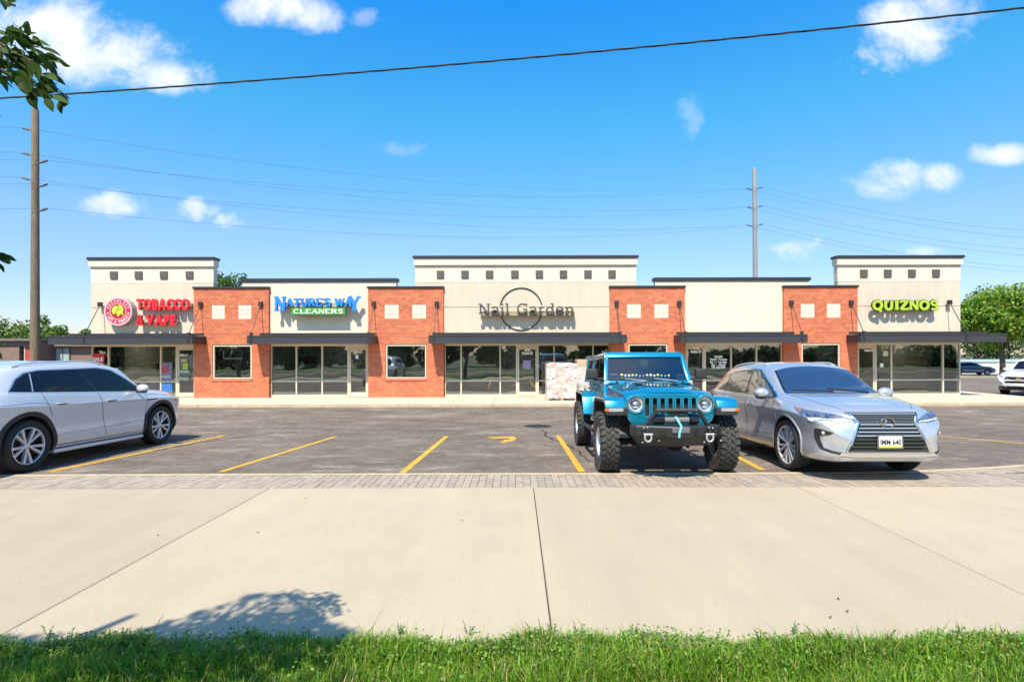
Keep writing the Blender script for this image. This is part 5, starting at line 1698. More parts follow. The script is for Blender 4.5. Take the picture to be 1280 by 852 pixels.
        # headlamp: dark housing, projector eyes, light strip, amber corner
        top = [(1.62, sg * .93, 1.005), (1.92, sg * .89, .985), (2.12, sg * .74, .95), (2.25, sg * .55, .88), (2.32, sg * .39, .81)]
        bot = [(1.60, sg * .93, 1.0), (1.86, sg * .925, .87), (2.06, sg * .86, .785), (2.22, sg * .66, .765), (2.32, sg * .40, .79)]
        hl = obj('headlight', sk.patch(top, bot, 26, 7, None, .003), MATS['lamp_inner'], root, smooth=60)
        top2 = [(1.64, sg * .93, .997), (1.80, sg * .925, .985)]; bot2 = [(1.64, sg * .93, .99), (1.84, sg * .925, .935)]
        obj('side_marker', sk.patch(top2, bot2, 6, 4, None, .006), MATS['amber'], hl, smooth=60)
        for q in ((2.00, .885, .905), (2.09, .81, .885), (2.17, .70, .865)):
            p = sk.put((q[0], sg * q[1], q[2]), None, .006)
            obj('projector', MB().sphere(p, .036, 10, 7), mat('projector_blue', (.05, .09, .22), .05, coat=1.0), hl, smooth=60)
        obj('light_strip', sk.patch([(2.02, sg * .89, .83), (2.16, sg * .74, .80), (2.30, sg * .46, .805)], [(2.02, sg * .89, .812), (2.16, sg * .745, .783), (2.31, sg * .43, .796)], 14, 3, None, .008), mat('drl_white', (.85, .86, .88), .2), hl, smooth=60)
        # fog lamp pocket with its dark tail along the bumper foot
        fg = sk.patch([(2.1, sg * .82, .70), (2.2, sg * .70, .655)], [(2.1, sg * .83, .60), (2.2, sg * .74, .62)], 8, 4, (-1, 0, 0), .004)
        fo = obj('fog_pocket', fg, bp, root, smooth=60)
        obj('pocket_slot', sk.line([(2.1, sg * .835, .70), (2.1, sg * .825, .55), (2.1, sg * .80, .43), (2.2, sg * .72, .395), (2.3, sg * .58, .37)], .035, (-1, 0, 0), .004, 20), bp, fo)
        p = sk.put((2.1, sg * .79, .645), (-1, 0, 0), .0)
        obj('fog_lamp', MB().sphere(p, .028, 10, 6), MATS['lamp_clear'], fo, smooth=60)
    # grille
    y_top, y_mid, y_bot = .46, .365, .545
    zt_, zm_, zb_ = .905, .80, .405
    fr = (-1, 0, 0)
    gup = obj('upper_grille', sk.patch([(2.4, y_top, zt_), (2.4, -y_top, zt_)], [(2.4, y_mid, zm_), (2.4, -y_mid, zm_)], 26, 6, fr, .003), MATS['gloss_black'], root, smooth=60)
    for i, z in enumerate(np.linspace(zt_ - .012, zm_ + .012, 5)):
        yy = lerp(y_top, y_mid, (zt_ - z) / (zt_ - zm_)) - .01
        obj('grille_bar', sk.tube([(2.4, yy, z), (2.4, -yy, z)], .006, fr, .008, 20, 5), mat('bar_mid', (.34, .35, .36), .3, metal=.8), gup, smooth=60)
    glo = obj('lower_grille', sk.patch([(2.4, y_mid, zm_ - .006), (2.4, -y_mid, zm_ - .006)], [(2.4, y_bot, zb_), (2.4, -y_bot, zb_)], 30, 10, fr, .003), MATS['gloss_black'], root, smooth=60)
    for i, z in enumerate(np.linspace(zm_ - .03, zb_ + .02, 8)):
        yy = lerp(y_mid, y_bot, (zm_ - z) / (zm_ - zb_)) - .015
        obj('grille_bar', sk.tube([(2.4, yy, z), (2.4, -yy, z)], .0075 if i < 4 else .006, fr, .006, 22, 5), MATS['rim_silver'] if i < 4 else mat('bar_grey', (.20, .20, .21), .35, metal=.8), glo, smooth=60)
    for sg in (1, -1):
        obj('grille_surround', sk.tube([(2.4, sg * (y_top + .01), zt_ + .005), (2.4, sg * (y_mid + .012), zm_), (2.4, sg * (y_bot + .02), zb_ - .005)], .016, fr, .004, 30, 6), ch, root, smooth=60)
    obj('hood_edge', sk.line([(2.4, .50, zt_ + .018), (2.4, -.50, zt_ + .018)], .012, fr, .002, 24), sm, root)
    obj('chin_bar', sk.patch([(2.4, .62, .392), (2.4, .3, .385), (2.4, -.3, .385), (2.4, -.62, .392)], [(2.4, .66, .345), (2.4, .3, .338), (2.4, -.3, .338), (2.4, -.66, .345)], 26, 4, fr, .014), ch, root, smooth=60)
    obj('chin_lip', sk.patch([(2.4, .70, .335), (2.4, -.70, .335)], [(2.3, .70, .285), (2.3, -.70, .285)], 24, 4, fr, .006), MATS['rim_silver'], root, smooth=60)
    # round emblem
    ex = sk.put((2.4, 0, .795), fr, .0)
    em = MB().lathe([(.062, .0), (.078, .0), (.078, .018), (.062, .018)], 28, 'x', c=(ex.x + .012, 0, ex.z), closed=True)
    em.v = [(p[0], p[1] * 1.25, p[2]) for p in em.v]
    eo = obj('emblem', em, ch, root, smooth=40)
    obj('emblem_letter', MB().tube([(ex.x + .024, -.020, ex.z + .045), (ex.x + .024, -.042, ex.z - .034), (ex.x + .024, .055, ex.z - .034)], .010, 5), ch, eo)
    obj('emblem_back', MB().lathe([(.001, .006), (.065, .006)], 20, 'x', c=(ex.x + .006, 0, ex.z)), mat('emblem_grey', (.12, .12, .13), .3, metal=.7), eo)
    # plate
    pz = .545
    px_ = sk.put((2.4, 0, pz), fr, .0).x + .012
    pl = obj('plate_frame', MB().box(px_, px_ + .016, -.172, .172, pz - .095, pz + .095), mat('plate_frame', (.20, .20, .20), .4, metal=.5), root, bevel=.006)
    obj('plate_sheet', MB().box(px_ + .014, px_ + .0185, -.152, .152, pz - .075, pz + .075), mat('plate_white', (.80, .82, .82), .5), pl)
    obj('plate_band', MB().box(px_ + .0175, px_ + .0195, -.152, .152, pz - .075, pz - .046), mat('plate_yellow', (.58, .54, .10), .5), pl)
    obj('plate_band', MB().box(px_ + .0175, px_ + .0195, -.13, .13, pz + .048, pz + .062), mat('plate_grey', (.45, .48, .5), .5), pl)
    t = text_mb('IMM 640', .092, .0015, .0022, 'CENTER', 3)
    t.v = [(px_ + .0215 + p[2], p[0] * .86, pz - .036 + p[1] * 1.05) for p in t.v]
    obj('plate_number', t, mat('plate_ink', (.02, .02, .03), .5), pl)
    # wipers, inspection card, things on the dash as seen through the screen
    for y0, y1 in ((.55, -.05), (0.0, -.62)):
        a = [sk.put((lerp(1.09, .98, t_), lerp(y0, y1, t_), 2), (0, 0, -1), .012) for t_ in np.linspace(0, 1, 8)]
        obj('wiper', MB().tube(a, .008, 5), MATS['black_plastic'], root)
    obj('rear_window', sk.patch([(-2.3, .5, 2), (-2.34, 0, 2), (-2.3, -.5, 2)], [(-2.02, .48, 2), (-2.02, 0, 2), (-2.02, -.48, 2)], 18, 6, (0, 0, -1), .004), cg, root, smooth=60, fix=False)
    for sg in (1, -1):
        obj('tail_lamp', sk.patch([(-1.95, sg * .88, 1.06), (-2.44, sg * .6, 1.0)], [(-1.98, sg * .9, .93), (-2.46, sg * .62, .86)], 10, 4, None, .005), MATS['lamp_red'], root, smooth=60)
    return root

def build_far_cars():
    white = mat('white_paint', (.74, .74, .72), .3, coat=1.0)
    # white SUV cut by the right edge of the frame, nose towards us and to the left
    S = 1.0
    cvw = dict(
        zt=[(-2.35, .95), (-2.28, 1.2), (-2.0, 1.58), (-1.2, 1.68), (0, 1.69), (.4, 1.58), (1.05, 1.15), (1.7, 1.07), (2.1, .98), (2.3, .84), (2.36, .70)],
        zB=[(-2.35, .5), (-2.0, .28), (1.8, .26), (2.2, .28), (2.36, .40)],
        W=[(-2.35, .62), (-2.2, .84), (-1.4, .92), (1.4, .92), (1.9, .88), (2.2, .76), (2.36, .55)],
        zs=[(-2.35, .85), (-1.5, .97), (1.0, .95), (2.0, .88), (2.36, .6)],
        zl=[(-2.35, .9), (-2.0, 1.1), (0, 1.07), (1.0, 1.05), (1.6, .99), (2.1, .89), (2.36, .66)],
        wb=[(-2.35, .55), (-1.8, .84), (1.0, .85), (1.7, .81), (2.1, .70), (2.36, .48)],
        zr=[(-2.35, .93), (-2.1, 1.4), (-1.2, 1.58), (0, 1.60), (.4, 1.50), (1.0, 1.13), (1.6, 1.06), (2.1, .96), (2.36, .69)],
        wr=[(-2.35, .5), (-1.5, .64), (0, .66), (1.0, .74), (1.7, .68), (2.36, .42)])
    cv = {k: pchip(v) for k, v in cvw.items()}
    c = Vector((22.0 + 2.36 * .866, 24.2 + 2.36 * .5, 0))
    root = car_thing('white_suv', c.x, c.y, -150, S, 'white SUV nose in view at the right edge of the lot', 2.72)
    sk = make_shell_car(root, cv, white, xs_for(-2.35, 2.36), (1.36, -1.36), .41, .355, .24, 'five')
    for xa in (1.36, -1.36):
        for s in (1, -1): wheel(root, xa, s * .79, .355, .22, .235, 'five')
    fr = (-1, 0, 0)
    cg = MATS['tint_panel']
    obj('windscreen', sk.patch([(.98, .66, 2), (1.03, 0, 2), (.98, -.66, 2)], [(.46, .58, 2), (.42, 0, 2), (.46, -.58, 2)], 20, 8, (0, 0, -1), .004), cg, root, smooth=60, fix=False)
    side_glass(sk, root, [([(-1.9, 1.13), (.8, 1.09)], [(-1.75, 1.42), (-.6, 1.52), (.05, 1.5), (.8, 1.1)])], cg)
    obj('upper_grille', sk.patch([(2.4, .48, .86), (2.4, -.48, .86)], [(2.4, .50, .77), (2.4, -.50, .77)], 14, 3, fr, .004), MATS['gloss_black'], root, smooth=60)
    obj('lower_grille', sk.patch([(2.4, .50, .73), (2.4, -.50, .73)], [(2.4, .46, .58), (2.4, -.46, .58)], 14, 3, fr, .004), MATS['gloss_black'], root, smooth=60)
    obj('grille_bar', sk.tube([(2.4, .5, .75), (2.4, -.5, .75)], .018, fr, .006, 14, 5), MATS['chrome'], root)
    obj('emblem', sk.line([(2.4, .08, .75), (2.4, -.08, .75)], .05, fr, .028, 4), mat('emblem_gold', (.5, .36, .08), .4), root)
    obj('front_plate', sk.patch([(2.4, .16, .55), (2.4, -.16, .55)], [(2.4, .16, .46), (2.4, -.16, .46)], 4, 3, fr, .015), MATS['plate_white'], root)
    obj('bumper_foot', sk.patch([(2.4, .74, .44), (2.4, -.74, .44)], [(2.3, .70, .30), (2.3, -.70, .30)], 14, 4, fr, .008), MATS['black_plastic'], root, smooth=60)
    for sg in (1, -1):
        obj('headlight', sk.patch([(1.85, sg * .86, .93), (2.25, sg * .55, .86)], [(1.9, sg * .88, .82), (2.3, sg * .53, .77)], 10, 4, None, .005), MATS['lamp_clear'], root, smooth=60)
        door_mirror(root, .72, sg * .84, 1.13, sg, white)
        side_line(sk, root, [(.9, 1.05), (.9, .4)], .01, MATS['seam'], sides=(sg,))
    # small dark blue saloon beyond the shops
    blue = mat('slate_paint', (.10, .13, .19), .3, metal=.4, coat=1.0)
    cvs = dict(
        zt=[(-2.3, .85), (-2.2, 1.02), (-1.6, 1.12), (-.9, 1.42), (0, 1.45), (.4, 1.36), (1.1, 1.0), (1.7, .93), (2.1, .82), (2.3, .66)],
        zB=[(-2.3, .45), (-2.0, .24), (2.0, .22), (2.3, .36)],
        W=[(-2.3, .6), (-2.1, .82), (-1.3, .9), (1.3, .9), (1.9, .84), (2.2, .68), (2.3, .52)],
        zs=[(-2.3, .72), (-1.5, .88), (1.0, .85), (2.0, .74), (2.3, .55)],
        zl=[(-2.3, .8), (-1.8, 1.0), (0, .96), (1.0, .93), (1.7, .85), (2.3, .6)],
        wb=[(-2.3, .5), (-1.6, .78), (1.0, .8), (1.7, .76), (2.3, .44)],
        zr=[(-2.3, .84), (-1.7, 1.06), (-.9, 1.33), (0, 1.37), (.4, 1.29), (1.05, .97), (1.7, .91), (2.3, .65)],
        wr=[(-2.3, .5), (-1.5, .62), (0, .6), (1.05, .7), (1.7, .66), (2.3, .4)])
    cv = {k: pchip(v) for k, v in cvs.items()}
    c = at(1211, 470, 61.5)
    root = car_thing('blue_saloon', c.x, 61.5, -14, 1.0, 'small slate blue saloon parked far beyond the right end of the shops', 2.7)
    sk = make_shell_car(root, cv, blue, xs_for(-2.3, 2.3), (1.35, -1.35), .36, .315, .21, 'five')
    for xa in (1.35, -1.35):
        for s in (1, -1): wheel(root, xa, s * .77, .315, .2, .21, 'five')
    obj('windscreen', sk.patch([(1.0, .64, 2), (1.05, 0, 2), (1.0, -.64, 2)], [(.46, .54, 2), (.42, 0, 2), (.46, -.54, 2)], 16, 6, (0, 0, -1), .004), cg, root, smooth=60, fix=False)
    side_glass(sk, root, [([(-1.3, 1.02), (.8, .98)], [(-.9, 1.28), (.05, 1.31), (.8, .99)])], cg)
    for sg in (1, -1):
        obj('headlight', sk.patch([(1.9, sg * .8, .78), (2.2, sg * .5, .74)], [(1.95, sg * .82, .68), (2.25, sg * .5, .64)], 8, 3, None, .005), MATS['lamp_clear'], root, smooth=60)
    obj('front_grille', sk.patch([(2.3, .4, .58), (2.3, -.4, .58)], [(2.3, .44, .42), (2.3, -.44, .42)], 10, 3, fr, .005), MATS['gloss_black'], root, smooth=60)
# ------------------------------------------------------------------ the blue off-road car
def offroad_tyre(r, w, rim):
    h = w / 2
    t = MB()
    t.lathe([(rim, -h * .8), (rim + .02, -h * .95), (lerp(rim, r, .55), -h), (r - .05, -h * .95), (r - .030, -h * .86), (r - .024, -h * .4), (r - .022, 0), (r - .024, h * .4), (r - .030, h * .86), (r - .05, h * .95), (lerp(rim, r, .55), h), (rim + .02, h * .95), (rim, h * .8)], 56, 'y', closed=True)
    n = 29
    for i in range(n):
        a0 = i * 2 * math.pi / n
        def block(cy, wy, da, la, skew, rr0, rr1, tilt=0.0):
            vs = []
            for rr in (rr0, rr1):
                k = 1.0 if rr == rr0 else .9
                for sy, sa in ((-1, -1), (1, -1), (1, 1), (-1, 1)):
                    a = a0 + da + sa * la * k + sy * skew
                    y = cy + sy * wy * k
                    q = rr - tilt * abs(y) / h
                    vs.append((q * math.cos(a), y, q * math.sin(a)))
            t.hexa(vs)
        st = 2 * math.pi / n
        block(-h * .24, h * .17, .0, st * .34, st * .20, r - .03, r)
        block(h * .24, h * .17, st * .5, st * .34, -st * .20, r - .03, r)
        block(-h * .02, h * .09, st * .5, st * .26, st * .3, r - .03, r)
        block(-h * .70, h * .21, st * .45, st * .30, -st * .14, r - .04, r - .003)
        block(h * .70, h * .21, st * .0, st * .30, st * .14, r - .04, r - .003)
        # shoulder lugs on the side wall
        for s in (-1, 1):
            a = a0 + (st * .45 if s < 0 else 0)
            la = st * (.30 if i % 2 else .20)
            vs = []
            for y in (s * h * .88, s * h * 1.03):
                for rr, sa in ((r - .085, -1), (r - .012, -1), (r - .012, 1), (r - .085, 1)):
                    vs.append((rr * math.cos(a + sa * la), y, rr * math.sin(a + sa * la)))
            t.hexa(vs)
    return t

def build_offroad():
    teal = mat('teal_paint', (.004, .235, .385), .24, metal=.45, coat=1.0, spec=.6)
    S = 1.035
    cx, cyf = 2.31, 8.70                  # front axle
    WB = 3.02
    root = car_thing('offroad_car', cx, cyf + WB / 2 * S, -90, S, 'teal blue boxy off-road car with seven slot grille, winch bumper and big mud tyres', WB * S, 'cars in the lot')
    bp, sm, ch, gb = MATS['black_plastic'], MATS['seam'], MATS['chrome'], MATS['gloss_black']
    ub = MATS['underbody']
    steel = mat('bumper_black', (.030, .030, .032), .5, metal=.3, bump=.0008, bscale=150)
    FA, RA = WB / 2, -WB / 2
    # wheels
    rt, wt, rimr = .452, .262, .235
    ty = mesh_from('tyre', offroad_tyre(rt, wt, rimr), mat('mud_tyre', (.050, .047, .043), .9, var=.3, vscale=9), None)
    h = wt / 2
    rm = mesh_from('rim', MB().lathe([(rimr + .008, h * .80), (rimr - .008, h * .84), (rimr - .022, h * .6), (rimr - .03, -h * .8), (rimr + .004, -h * .8)], 40, 'y', closed=True), MATS['rim_silver'], 40)
    dk = mesh_from('rim_dish', MB().lathe([(.001, h * .30), (.09, h * .30), (.12, h * .1), (rimr - .035, -.01), (rimr - .03, -.03), (.001, -.03)], 36, 'y'), MATS['rim_dark'], 40)
    hb = mesh_from('hub_cap', MB().lathe([(.001, h * .52), (.04, h * .52), (.05, h * .28)], 16, 'y'), MATS['rim_dark'], 40)
    sp = MB(); sp.hexa([(.05, h * .18, -.03), (.05, h * .18, .03), (rimr - .03, h * .3, .02), (rimr - .03, h * .3, -.02), (.05, h * .32, -.026), (.05, h * .32, .026), (rimr - .03, h * .5, .016), (rimr - .03, h * .5, -.016)])
    spm = mesh_from('spoke', sp, MATS['rim_dark'], bevel=.004, seg=1)
    for xa in (FA, RA):
        for s in (1, -1):
            wo = bpy.data.objects.new('wheel', None); COL.objects.link(wo); wo.parent = root
            wo.location = (xa, s * .872, rt); wo.rotation_euler = (0, 0, 0 if s > 0 else math.pi)
            t_ = link('tyre', ty, wo); t_.rotation_euler = (0, random.uniform(0, 1), 0)
            link('rim', rm, wo); link('rim_dish', dk, wo); link('hub_cap', hb, wo)
            for i in range(8):
                q = link('spoke', spm, wo); q.rotation_euler = (0, i * math.pi / 4, 0)
    # tub
    side = [(-2.05, .78), (-2.0, .98), (-1.88, 1.06), (-1.12, 1.06), (-1.0, .95), (-.90, .62), (.74, .62), (.86, .80), (.95, 1.02), (.98, 1.09), (.66, 1.12), (.635, 1.295), (-2.10, 1.295), (-2.12, .80)]
    obj('body', MB().prism(side, -.765, .765), teal, root, bevel=.022, seg=2, smooth=40)
    obj('underbody', MB().box(-1.95, 1.78, -.42, .42, .56, .74).box(.9, 1.76, -.60, .60, .70, 1.08), ub, root)
    obj('frame_rail', MB().box(-2.0, 2.0, .36, .46, .50, .62), ub, root)
    obj('frame_rail', MB().box(-2.0, 2.0, -.46, -.36, .50, .62), ub, root)
    # hood
    xs = np.linspace(.62, 1.92, 15)
    rows = []
    for x in xs:
        t = (x - .62) / 1.30
        z = lerp(1.285, 1.185, t) - .055 * max(0, (t - .8) / .2) ** 2
        w = lerp(.735, .655, t)
        half = [(w, z - .17), (w - .002, z - .06), (w - .012, z - .02), (w - .05, z + .004), (w * .72, z + .022), (w * .60, z + .030), (w * .54, z + .052), (w * .3, z + .062), (0, z + .066)]
        rows.append([(x, -p[0], p[1]) for p in half] + [(x, p[0], p[1]) for p in half[-2::-1]])
    G = np.array(rows)
    hd = MB().grid(G)
    obj('hood', hd, teal, root, smooth=35)
    obj('panel_seam', MB().box(1.922, 1.93, -.60, .60, 1.150, 1.156), sm, root)
    for sg in (1, -1):
        obj('hood_latch', MB().box(1.66, 1.74, sg * .676 - .02, sg * .676 + .025, 1.06, 1.17), bp, root, bevel=.01)
        obj('hood_vent', MB().box(1.1, 1.32, sg * .30 - .05, sg * .30 + .05, 1.30, 1.322), bp, root, bevel=.006)
        obj('hood_bumper', MB().lathe([(.001, .04), (.02, .035), (.02, -.03)], 10, 'z', c=(.74, sg * .55, 1.31)), bp, root)
    obj('cowl_panel', MB().hexa([(.58, -.70, 1.296), (.70, -.70, 1.302), (.70, .70, 1.302), (.58, .70, 1.296), (.58, -.70, 1.335), (.70, -.69, 1.318), (.70, .69, 1.318), (.58, .70, 1.335)]), teal, root, bevel=.006)
    # grille panel with seven slots and two lamp holes
    out = [(-.665, 1.04), (-.655, 1.10), (-.60, 1.155), (-.50, 1.178), (0, 1.188), (.50, 1.178), (.60, 1.155), (.655, 1.10), (.665, 1.04), (.655, .92), (.61, .80), (.55, .735), (.48, .715), (-.48, .715), (-.55, .735), (-.61, .80), (-.655, .92)]
    gm = mesh_from('grille', MB().prism(out, 1.87, 1.945, 'x'), teal, bevel=.020, seg=3)
    cuts = []
    for k in range(-3, 4):
        y = k * .1125
        e = .034
        pts = [(y - e, .86), (y - e * .6, .842), (y + e * .6, .842), (y + e, .86), (y + e, 1.115), (y + e * .6, 1.133), (y - e * .6, 1.133), (y - e, 1.115)]
        cuts.append(MB().prism(pts, 1.78, 2.05, 'x'))
    for sg in (1, -1):
        pts = [(sg * .503 + .124 * math.cos(a), 1.030 + .124 * math.sin(a)) for a in np.linspace(0, 2 * math.pi, 36, endpoint=False)]
        cuts.append(MB().prism(pts, 1.78, 2.05, 'x'))
    gm = cut(gm, cuts); gm.name = 'grille'
    gm.polygons.foreach_set('use_smooth', [True] * len(gm.polygons)); gm.set_sharp_from_angle(angle=R(30))
    gr = link('grille', gm, root)
    slot_rim = mat('slot_rim', (.05, .33, .42), .3, metal=.4, coat=1.0)
    for k in range(-3, 4):
        y = k * .1125
        q = [(y - .037, .85), (y + .037, .85), (y + .037, 1.125), (y - .037, 1.125)]
        m = MB()
        for a, b in zip(q, q[1:] + q[:1]):
            m.tube([(1.946, a[0], a[1]), (1.946, b[0], b[1])], .006, 5)
        obj('slot_frame', m, slot_rim, gr)
    mesh_m = mat('grille_mesh', (.030, .024, .020), .7)
    gi = MB().box(1.865, 1.875, -.42, .42, .80, 1.16)
    for z in np.arange(.86, 1.13, .024): gi.box(1.875, 1.883, -.40, .40, z, z + .006)
    obj('grille_mesh', gi, mesh_m, gr)
    for sg in (1, -1):
        c = (1.88, sg * .503, 1.030)
        hl = obj('headlight', MB().lathe([(.124, -.04), (.124, .068), (.110, .072), (.106, .04), (.06, .015), (.001, .005)], 36, 'x', c=c), mat('lamp_bowl', (.34, .36, .38), .2, metal=.8, coat=1.0), root, smooth=40)
        obj('lamp_ring', MB().lathe([(.082, .045), (.104, .055), (.104, .062), (.082, .05)], 32, 'x', c=c, closed=True), MATS['lamp_clear'], hl, smooth=50)
        obj('lamp_lens', MB().sphere((1.925, sg * .503, 1.04), .036, 12, 8, (.6, 1.2, .8)), MATS['lamp_clear'], hl, smooth=60)
        obj('lamp_lens', MB().sphere((1.925, sg * .503, .985), .028, 12, 8, (.6, 1.4, .6)), MATS['lamp_clear'], hl, smooth=60)
        obj('lamp_bezel', MB().lathe([(.118, .066), (.136, .066), (.132, .082), (.118, .082)], 36, 'x', c=c, closed=True), slot_rim, hl, smooth=40)
    # flares
    def flare(front, sg):
        o = [(.60, .70), (.74, 1.02), (.90, 1.125), (1.82, 1.135), (1.97, 1.09), (2.02, .985)]
        i = [(1.96, .985), (1.92, 1.05), (1.80, 1.085), (.93, 1.075), (.80, .99), (.67, .70)]
        if not front:
            o = [(-(x - FA) + RA - .0, z) for x, z in o]; i = [(-(x - FA) + RA, z) for x, z in i]
        y0, y1 = sg * .66, sg * .955
        f = obj('fender_flare', MB().prism(o + i, y0, y1), teal, root, bevel=.014, seg=2, smooth=40)
        a = [(.62, .70), (.76, 1.0), (.92, 1.085), (1.82, 1.095), (1.95, 1.05), (1.985, .985), (2.035, .98), (2.03, .875), (1.93, .875), (1.90, .985), (1.80, 1.045), (.96, 1.035), (.85, .97), (.72, .70)]
        if not front:
            a = [(-(x - FA) + RA, z) for x, z in a]
        obj('flare_lip', MB().prism(a, sg * .63, sg * .945), bp, f, bevel=.008, seg=1)
        if front:
            l = obj('marker_lamp', MB().box(2.022, 2.042, min(sg * .70, sg * .94), max(sg * .70, sg * .94), .930, .978), MATS['lamp_clear'], f, bevel=.006, seg=1)
            a0, a1 = sorted((sg * .90, sg * .958))
            obj('side_marker', MB().box(1.97, 2.044, a0, a1, .931, .977), MATS['amber'], f, bevel=.006, seg=1)
    for sg in (1, -1):
        flare(True, sg); flare(False, sg)
        # inner wheel housing
        obj('wheel_well', MB().prism([(.80, .70), (.86, 1.05), (1.78, 1.07), (1.78, .80), (1.70, .72), (1.70, 1.0), (1.0, 1.0), (.95, .72)], sg * .55, sg * .66), ub, root)
        # rock rail
        obj('side_step', MB().tube([(.60, sg * .86, .56), (.5, sg * .92, .50), (-.75, sg * .92, .50), (-.85, sg * .86, .56)], .035, 8), bp, root, smooth=50)
        # doors
        for x in (.58, -.28, -1.02):
            obj('panel_seam', MB().box(x - .004, x + .004, sg * .7655 - .001, sg * .7655 + .001, .66, 1.29), sm, root)
        for x in (-.14, -.92):
            obj('door_handle', MB().box(x - .09, x + .05, sg * .79 - .014, sg * .79 + .014, 1.16, 1.20), bp, root, bevel=.008)
        for x, z in ((.60, 1.20), (.60, .86), (-.26, 1.20), (-.26, .86)):
            obj('door_hinge', MB().box(x - .07, x + .03, sg * .775 - .018, sg * .775 + .012, z - .03, z + .03), teal, root, bevel=.006)
    # windscreen frame and glass
    b0, t0 = Vector((.61, .750, 1.31)), Vector((.30, .690, 1.80))
    nrm = Vector((t0.z - b0.z, 0, -(t0.x - b0.x))).normalized()
    def fr_pt(u, v):      # u -1..1 across, v 0..1 up
        p = b0.lerp(t0, v); return Vector((p.x, p.y * u, p.z))
    def bar(u0, u1, v0, v1, th, name, m, parent=root, off=0.0, bev=.012):
        q = [fr_pt(u0, v0), fr_pt(u1, v0), fr_pt(u1, v1), fr_pt(u0, v1)]
        return obj(name, MB().hexa([p + nrm * (off - th) for p in q] + [p + nrm * off for p in q]), m, parent, bevel=bev, seg=2, smooth=40)
    wf = bar(-1, 1, .905, 1.03, .07, 'windscreen_frame', teal, off=.012)
    bar(-1, 1, -.03, .085, .07, 'frame_bar', teal, wf, off=.010)
    bar(-1, -.905, .08, .91, .07, 'frame_bar', teal, wf, off=.011)
    bar(.905, 1, .08, .91, .07, 'frame_bar', teal, wf, off=.011)
    bar(-.91, .91, .08, .91, .006, 'windscreen', glass_mat('windscreen_glass', (.44, .53, .62), refl=.13), off=-.02, bev=0)
    bar(-.91, .91, .082, .10, .004, 'screen_gasket', bp, wf, off=-.012, bev=0)
    for u0, u1 in ((-.62, -.02), (.10, .66)):
        a, b = fr_pt(u0, .16) + nrm * .012, fr_pt(u1, .055) + nrm * .022
        wi = obj('wiper', MB().tube([a, b], .008, 5), bp, root)
        c = fr_pt(u0 - .28, .13) + nrm * .008
        obj('wiper_blade', MB().tube([a, fr_pt(u0 + .35, .115) + nrm * .008, c], .009, 5), bp, wi)
        obj('wiper_arm', MB().tube([fr_pt(u1, .04) + nrm * .03, fr_pt(u1 - .5, .14) + nrm * .016], .007, 5), MATS['rim_silver'], wi)
    for u in (-.93, .93):
        p = fr_pt(u, -.02) + nrm * .03
        obj('frame_lamp', MB().box(p.x - .02, p.x + .03, p.y - .035, p.y + .035, p.z - .03, p.z + .035), mat('lamp_grey', (.42, .42, .40), .4), root, bevel=.008)
    # roof and cab sides
    obj('roof', MB().hexa([(.32, -.693, 1.79), (-2.06, -.675, 1.79), (-2.06, .675, 1.79), (.32, .693, 1.79), (.28, -.63, 1.846), (-2.0, -.62, 1.846), (-2.0, .62, 1.846), (.28, .63, 1.846)]), teal, root, bevel=.02, seg=2, smooth=40)
    def sy(z): return lerp(.752, .675, (z - 1.295) / .5)
    def panel(x0, x1, x2, x3, z0, z1, th, name, m, parent, sg, out_=0.0):
        """x0,x1 at z0; x2,x3 at z1"""
        a, b = sg * (sy(z0) + out_), sg * (sy(z1) + out_)
        a2, b2 = sg * (sy(z0) + out_ - th), sg * (sy(z1) + out_ - th)
        return obj(name, MB().hexa([(x0, a, z0), (x1, a, z0), (x1, a2, z0), (x0, a2, z0), (x3, b, z1), (x2, b, z1), (x2, b2, z1), (x3, b2, z1)] if False else
                                   [(x0, a, z0), (x1, a, z0), (x1, a2, z0), (x0, a2, z0), (x2, b, z1), (x3, b, z1), (x3, b2, z1), (x2, b2, z1)]), m, parent, bevel=.006 if th > .02 else 0, seg=1)
    tint = MATS['car_tint']
    for sg in (1, -1):
        cs = panel(-2.06, .30, -2.06, .28, 1.745, 1.795, .05, 'cab_side', teal, root, sg)
        panel(-2.06, .58, -2.06, .565, 1.29, 1.335, .05, 'cab_rail', teal, cs, sg)
        panel(.52, .60, .26, .33, 1.30, 1.78, .05, 'door_frame', teal, cs, sg, -.003)
        panel(-.34, -.24, -.34, -.24, 1.30, 1.78, .05, 'pillar', gb, cs, sg, -.002)
        panel(-1.16, -1.02, -1.16, -1.05, 1.30, 1.78, .05, 'pillar', teal, cs, sg, -.002)
        panel(-2.07, -1.94, -2.07, -1.97, 1.30, 1.78, .05, 'pillar', teal, cs, sg, -.002)
        panel(-.24, .52, -.24, .27, 1.33, 1.75, .006, 'side_window', tint, root, sg, -.02)
        panel(-1.04, -.34, -1.06, -.34, 1.33, 1.75, .006, 'side_window', tint, root, sg, -.02)
        panel(-1.95, -1.15, -1.97, -1.15, 1.33, 1.75, .006, 'side_window', MATS['tint_panel'], root, sg, -.02)
        m = obj('door_mirror', MB().box(.42, .52, min(sg * .84, sg * 1.03), max(sg * .84, sg * 1.03), 1.375, 1.555), bp, root, bevel=.03, seg=3, smooth=40)
        obj('mirror_arm', MB().box(.44, .50, min(sg * .74, sg * .86), max(sg * .74, sg * .86), 1.36, 1.40), bp, m, bevel=.01)
    obj('rear_gate', MB().box(-2.075, -2.03, -.67, .67, 1.29, 1.79), teal, root)
    obj('rear_window', MB().box(-2.082, -2.076, -.55, .55, 1.36, 1.72), MATS['tint_panel'], root)
    # cabin
    st = MATS['seat_fabric']
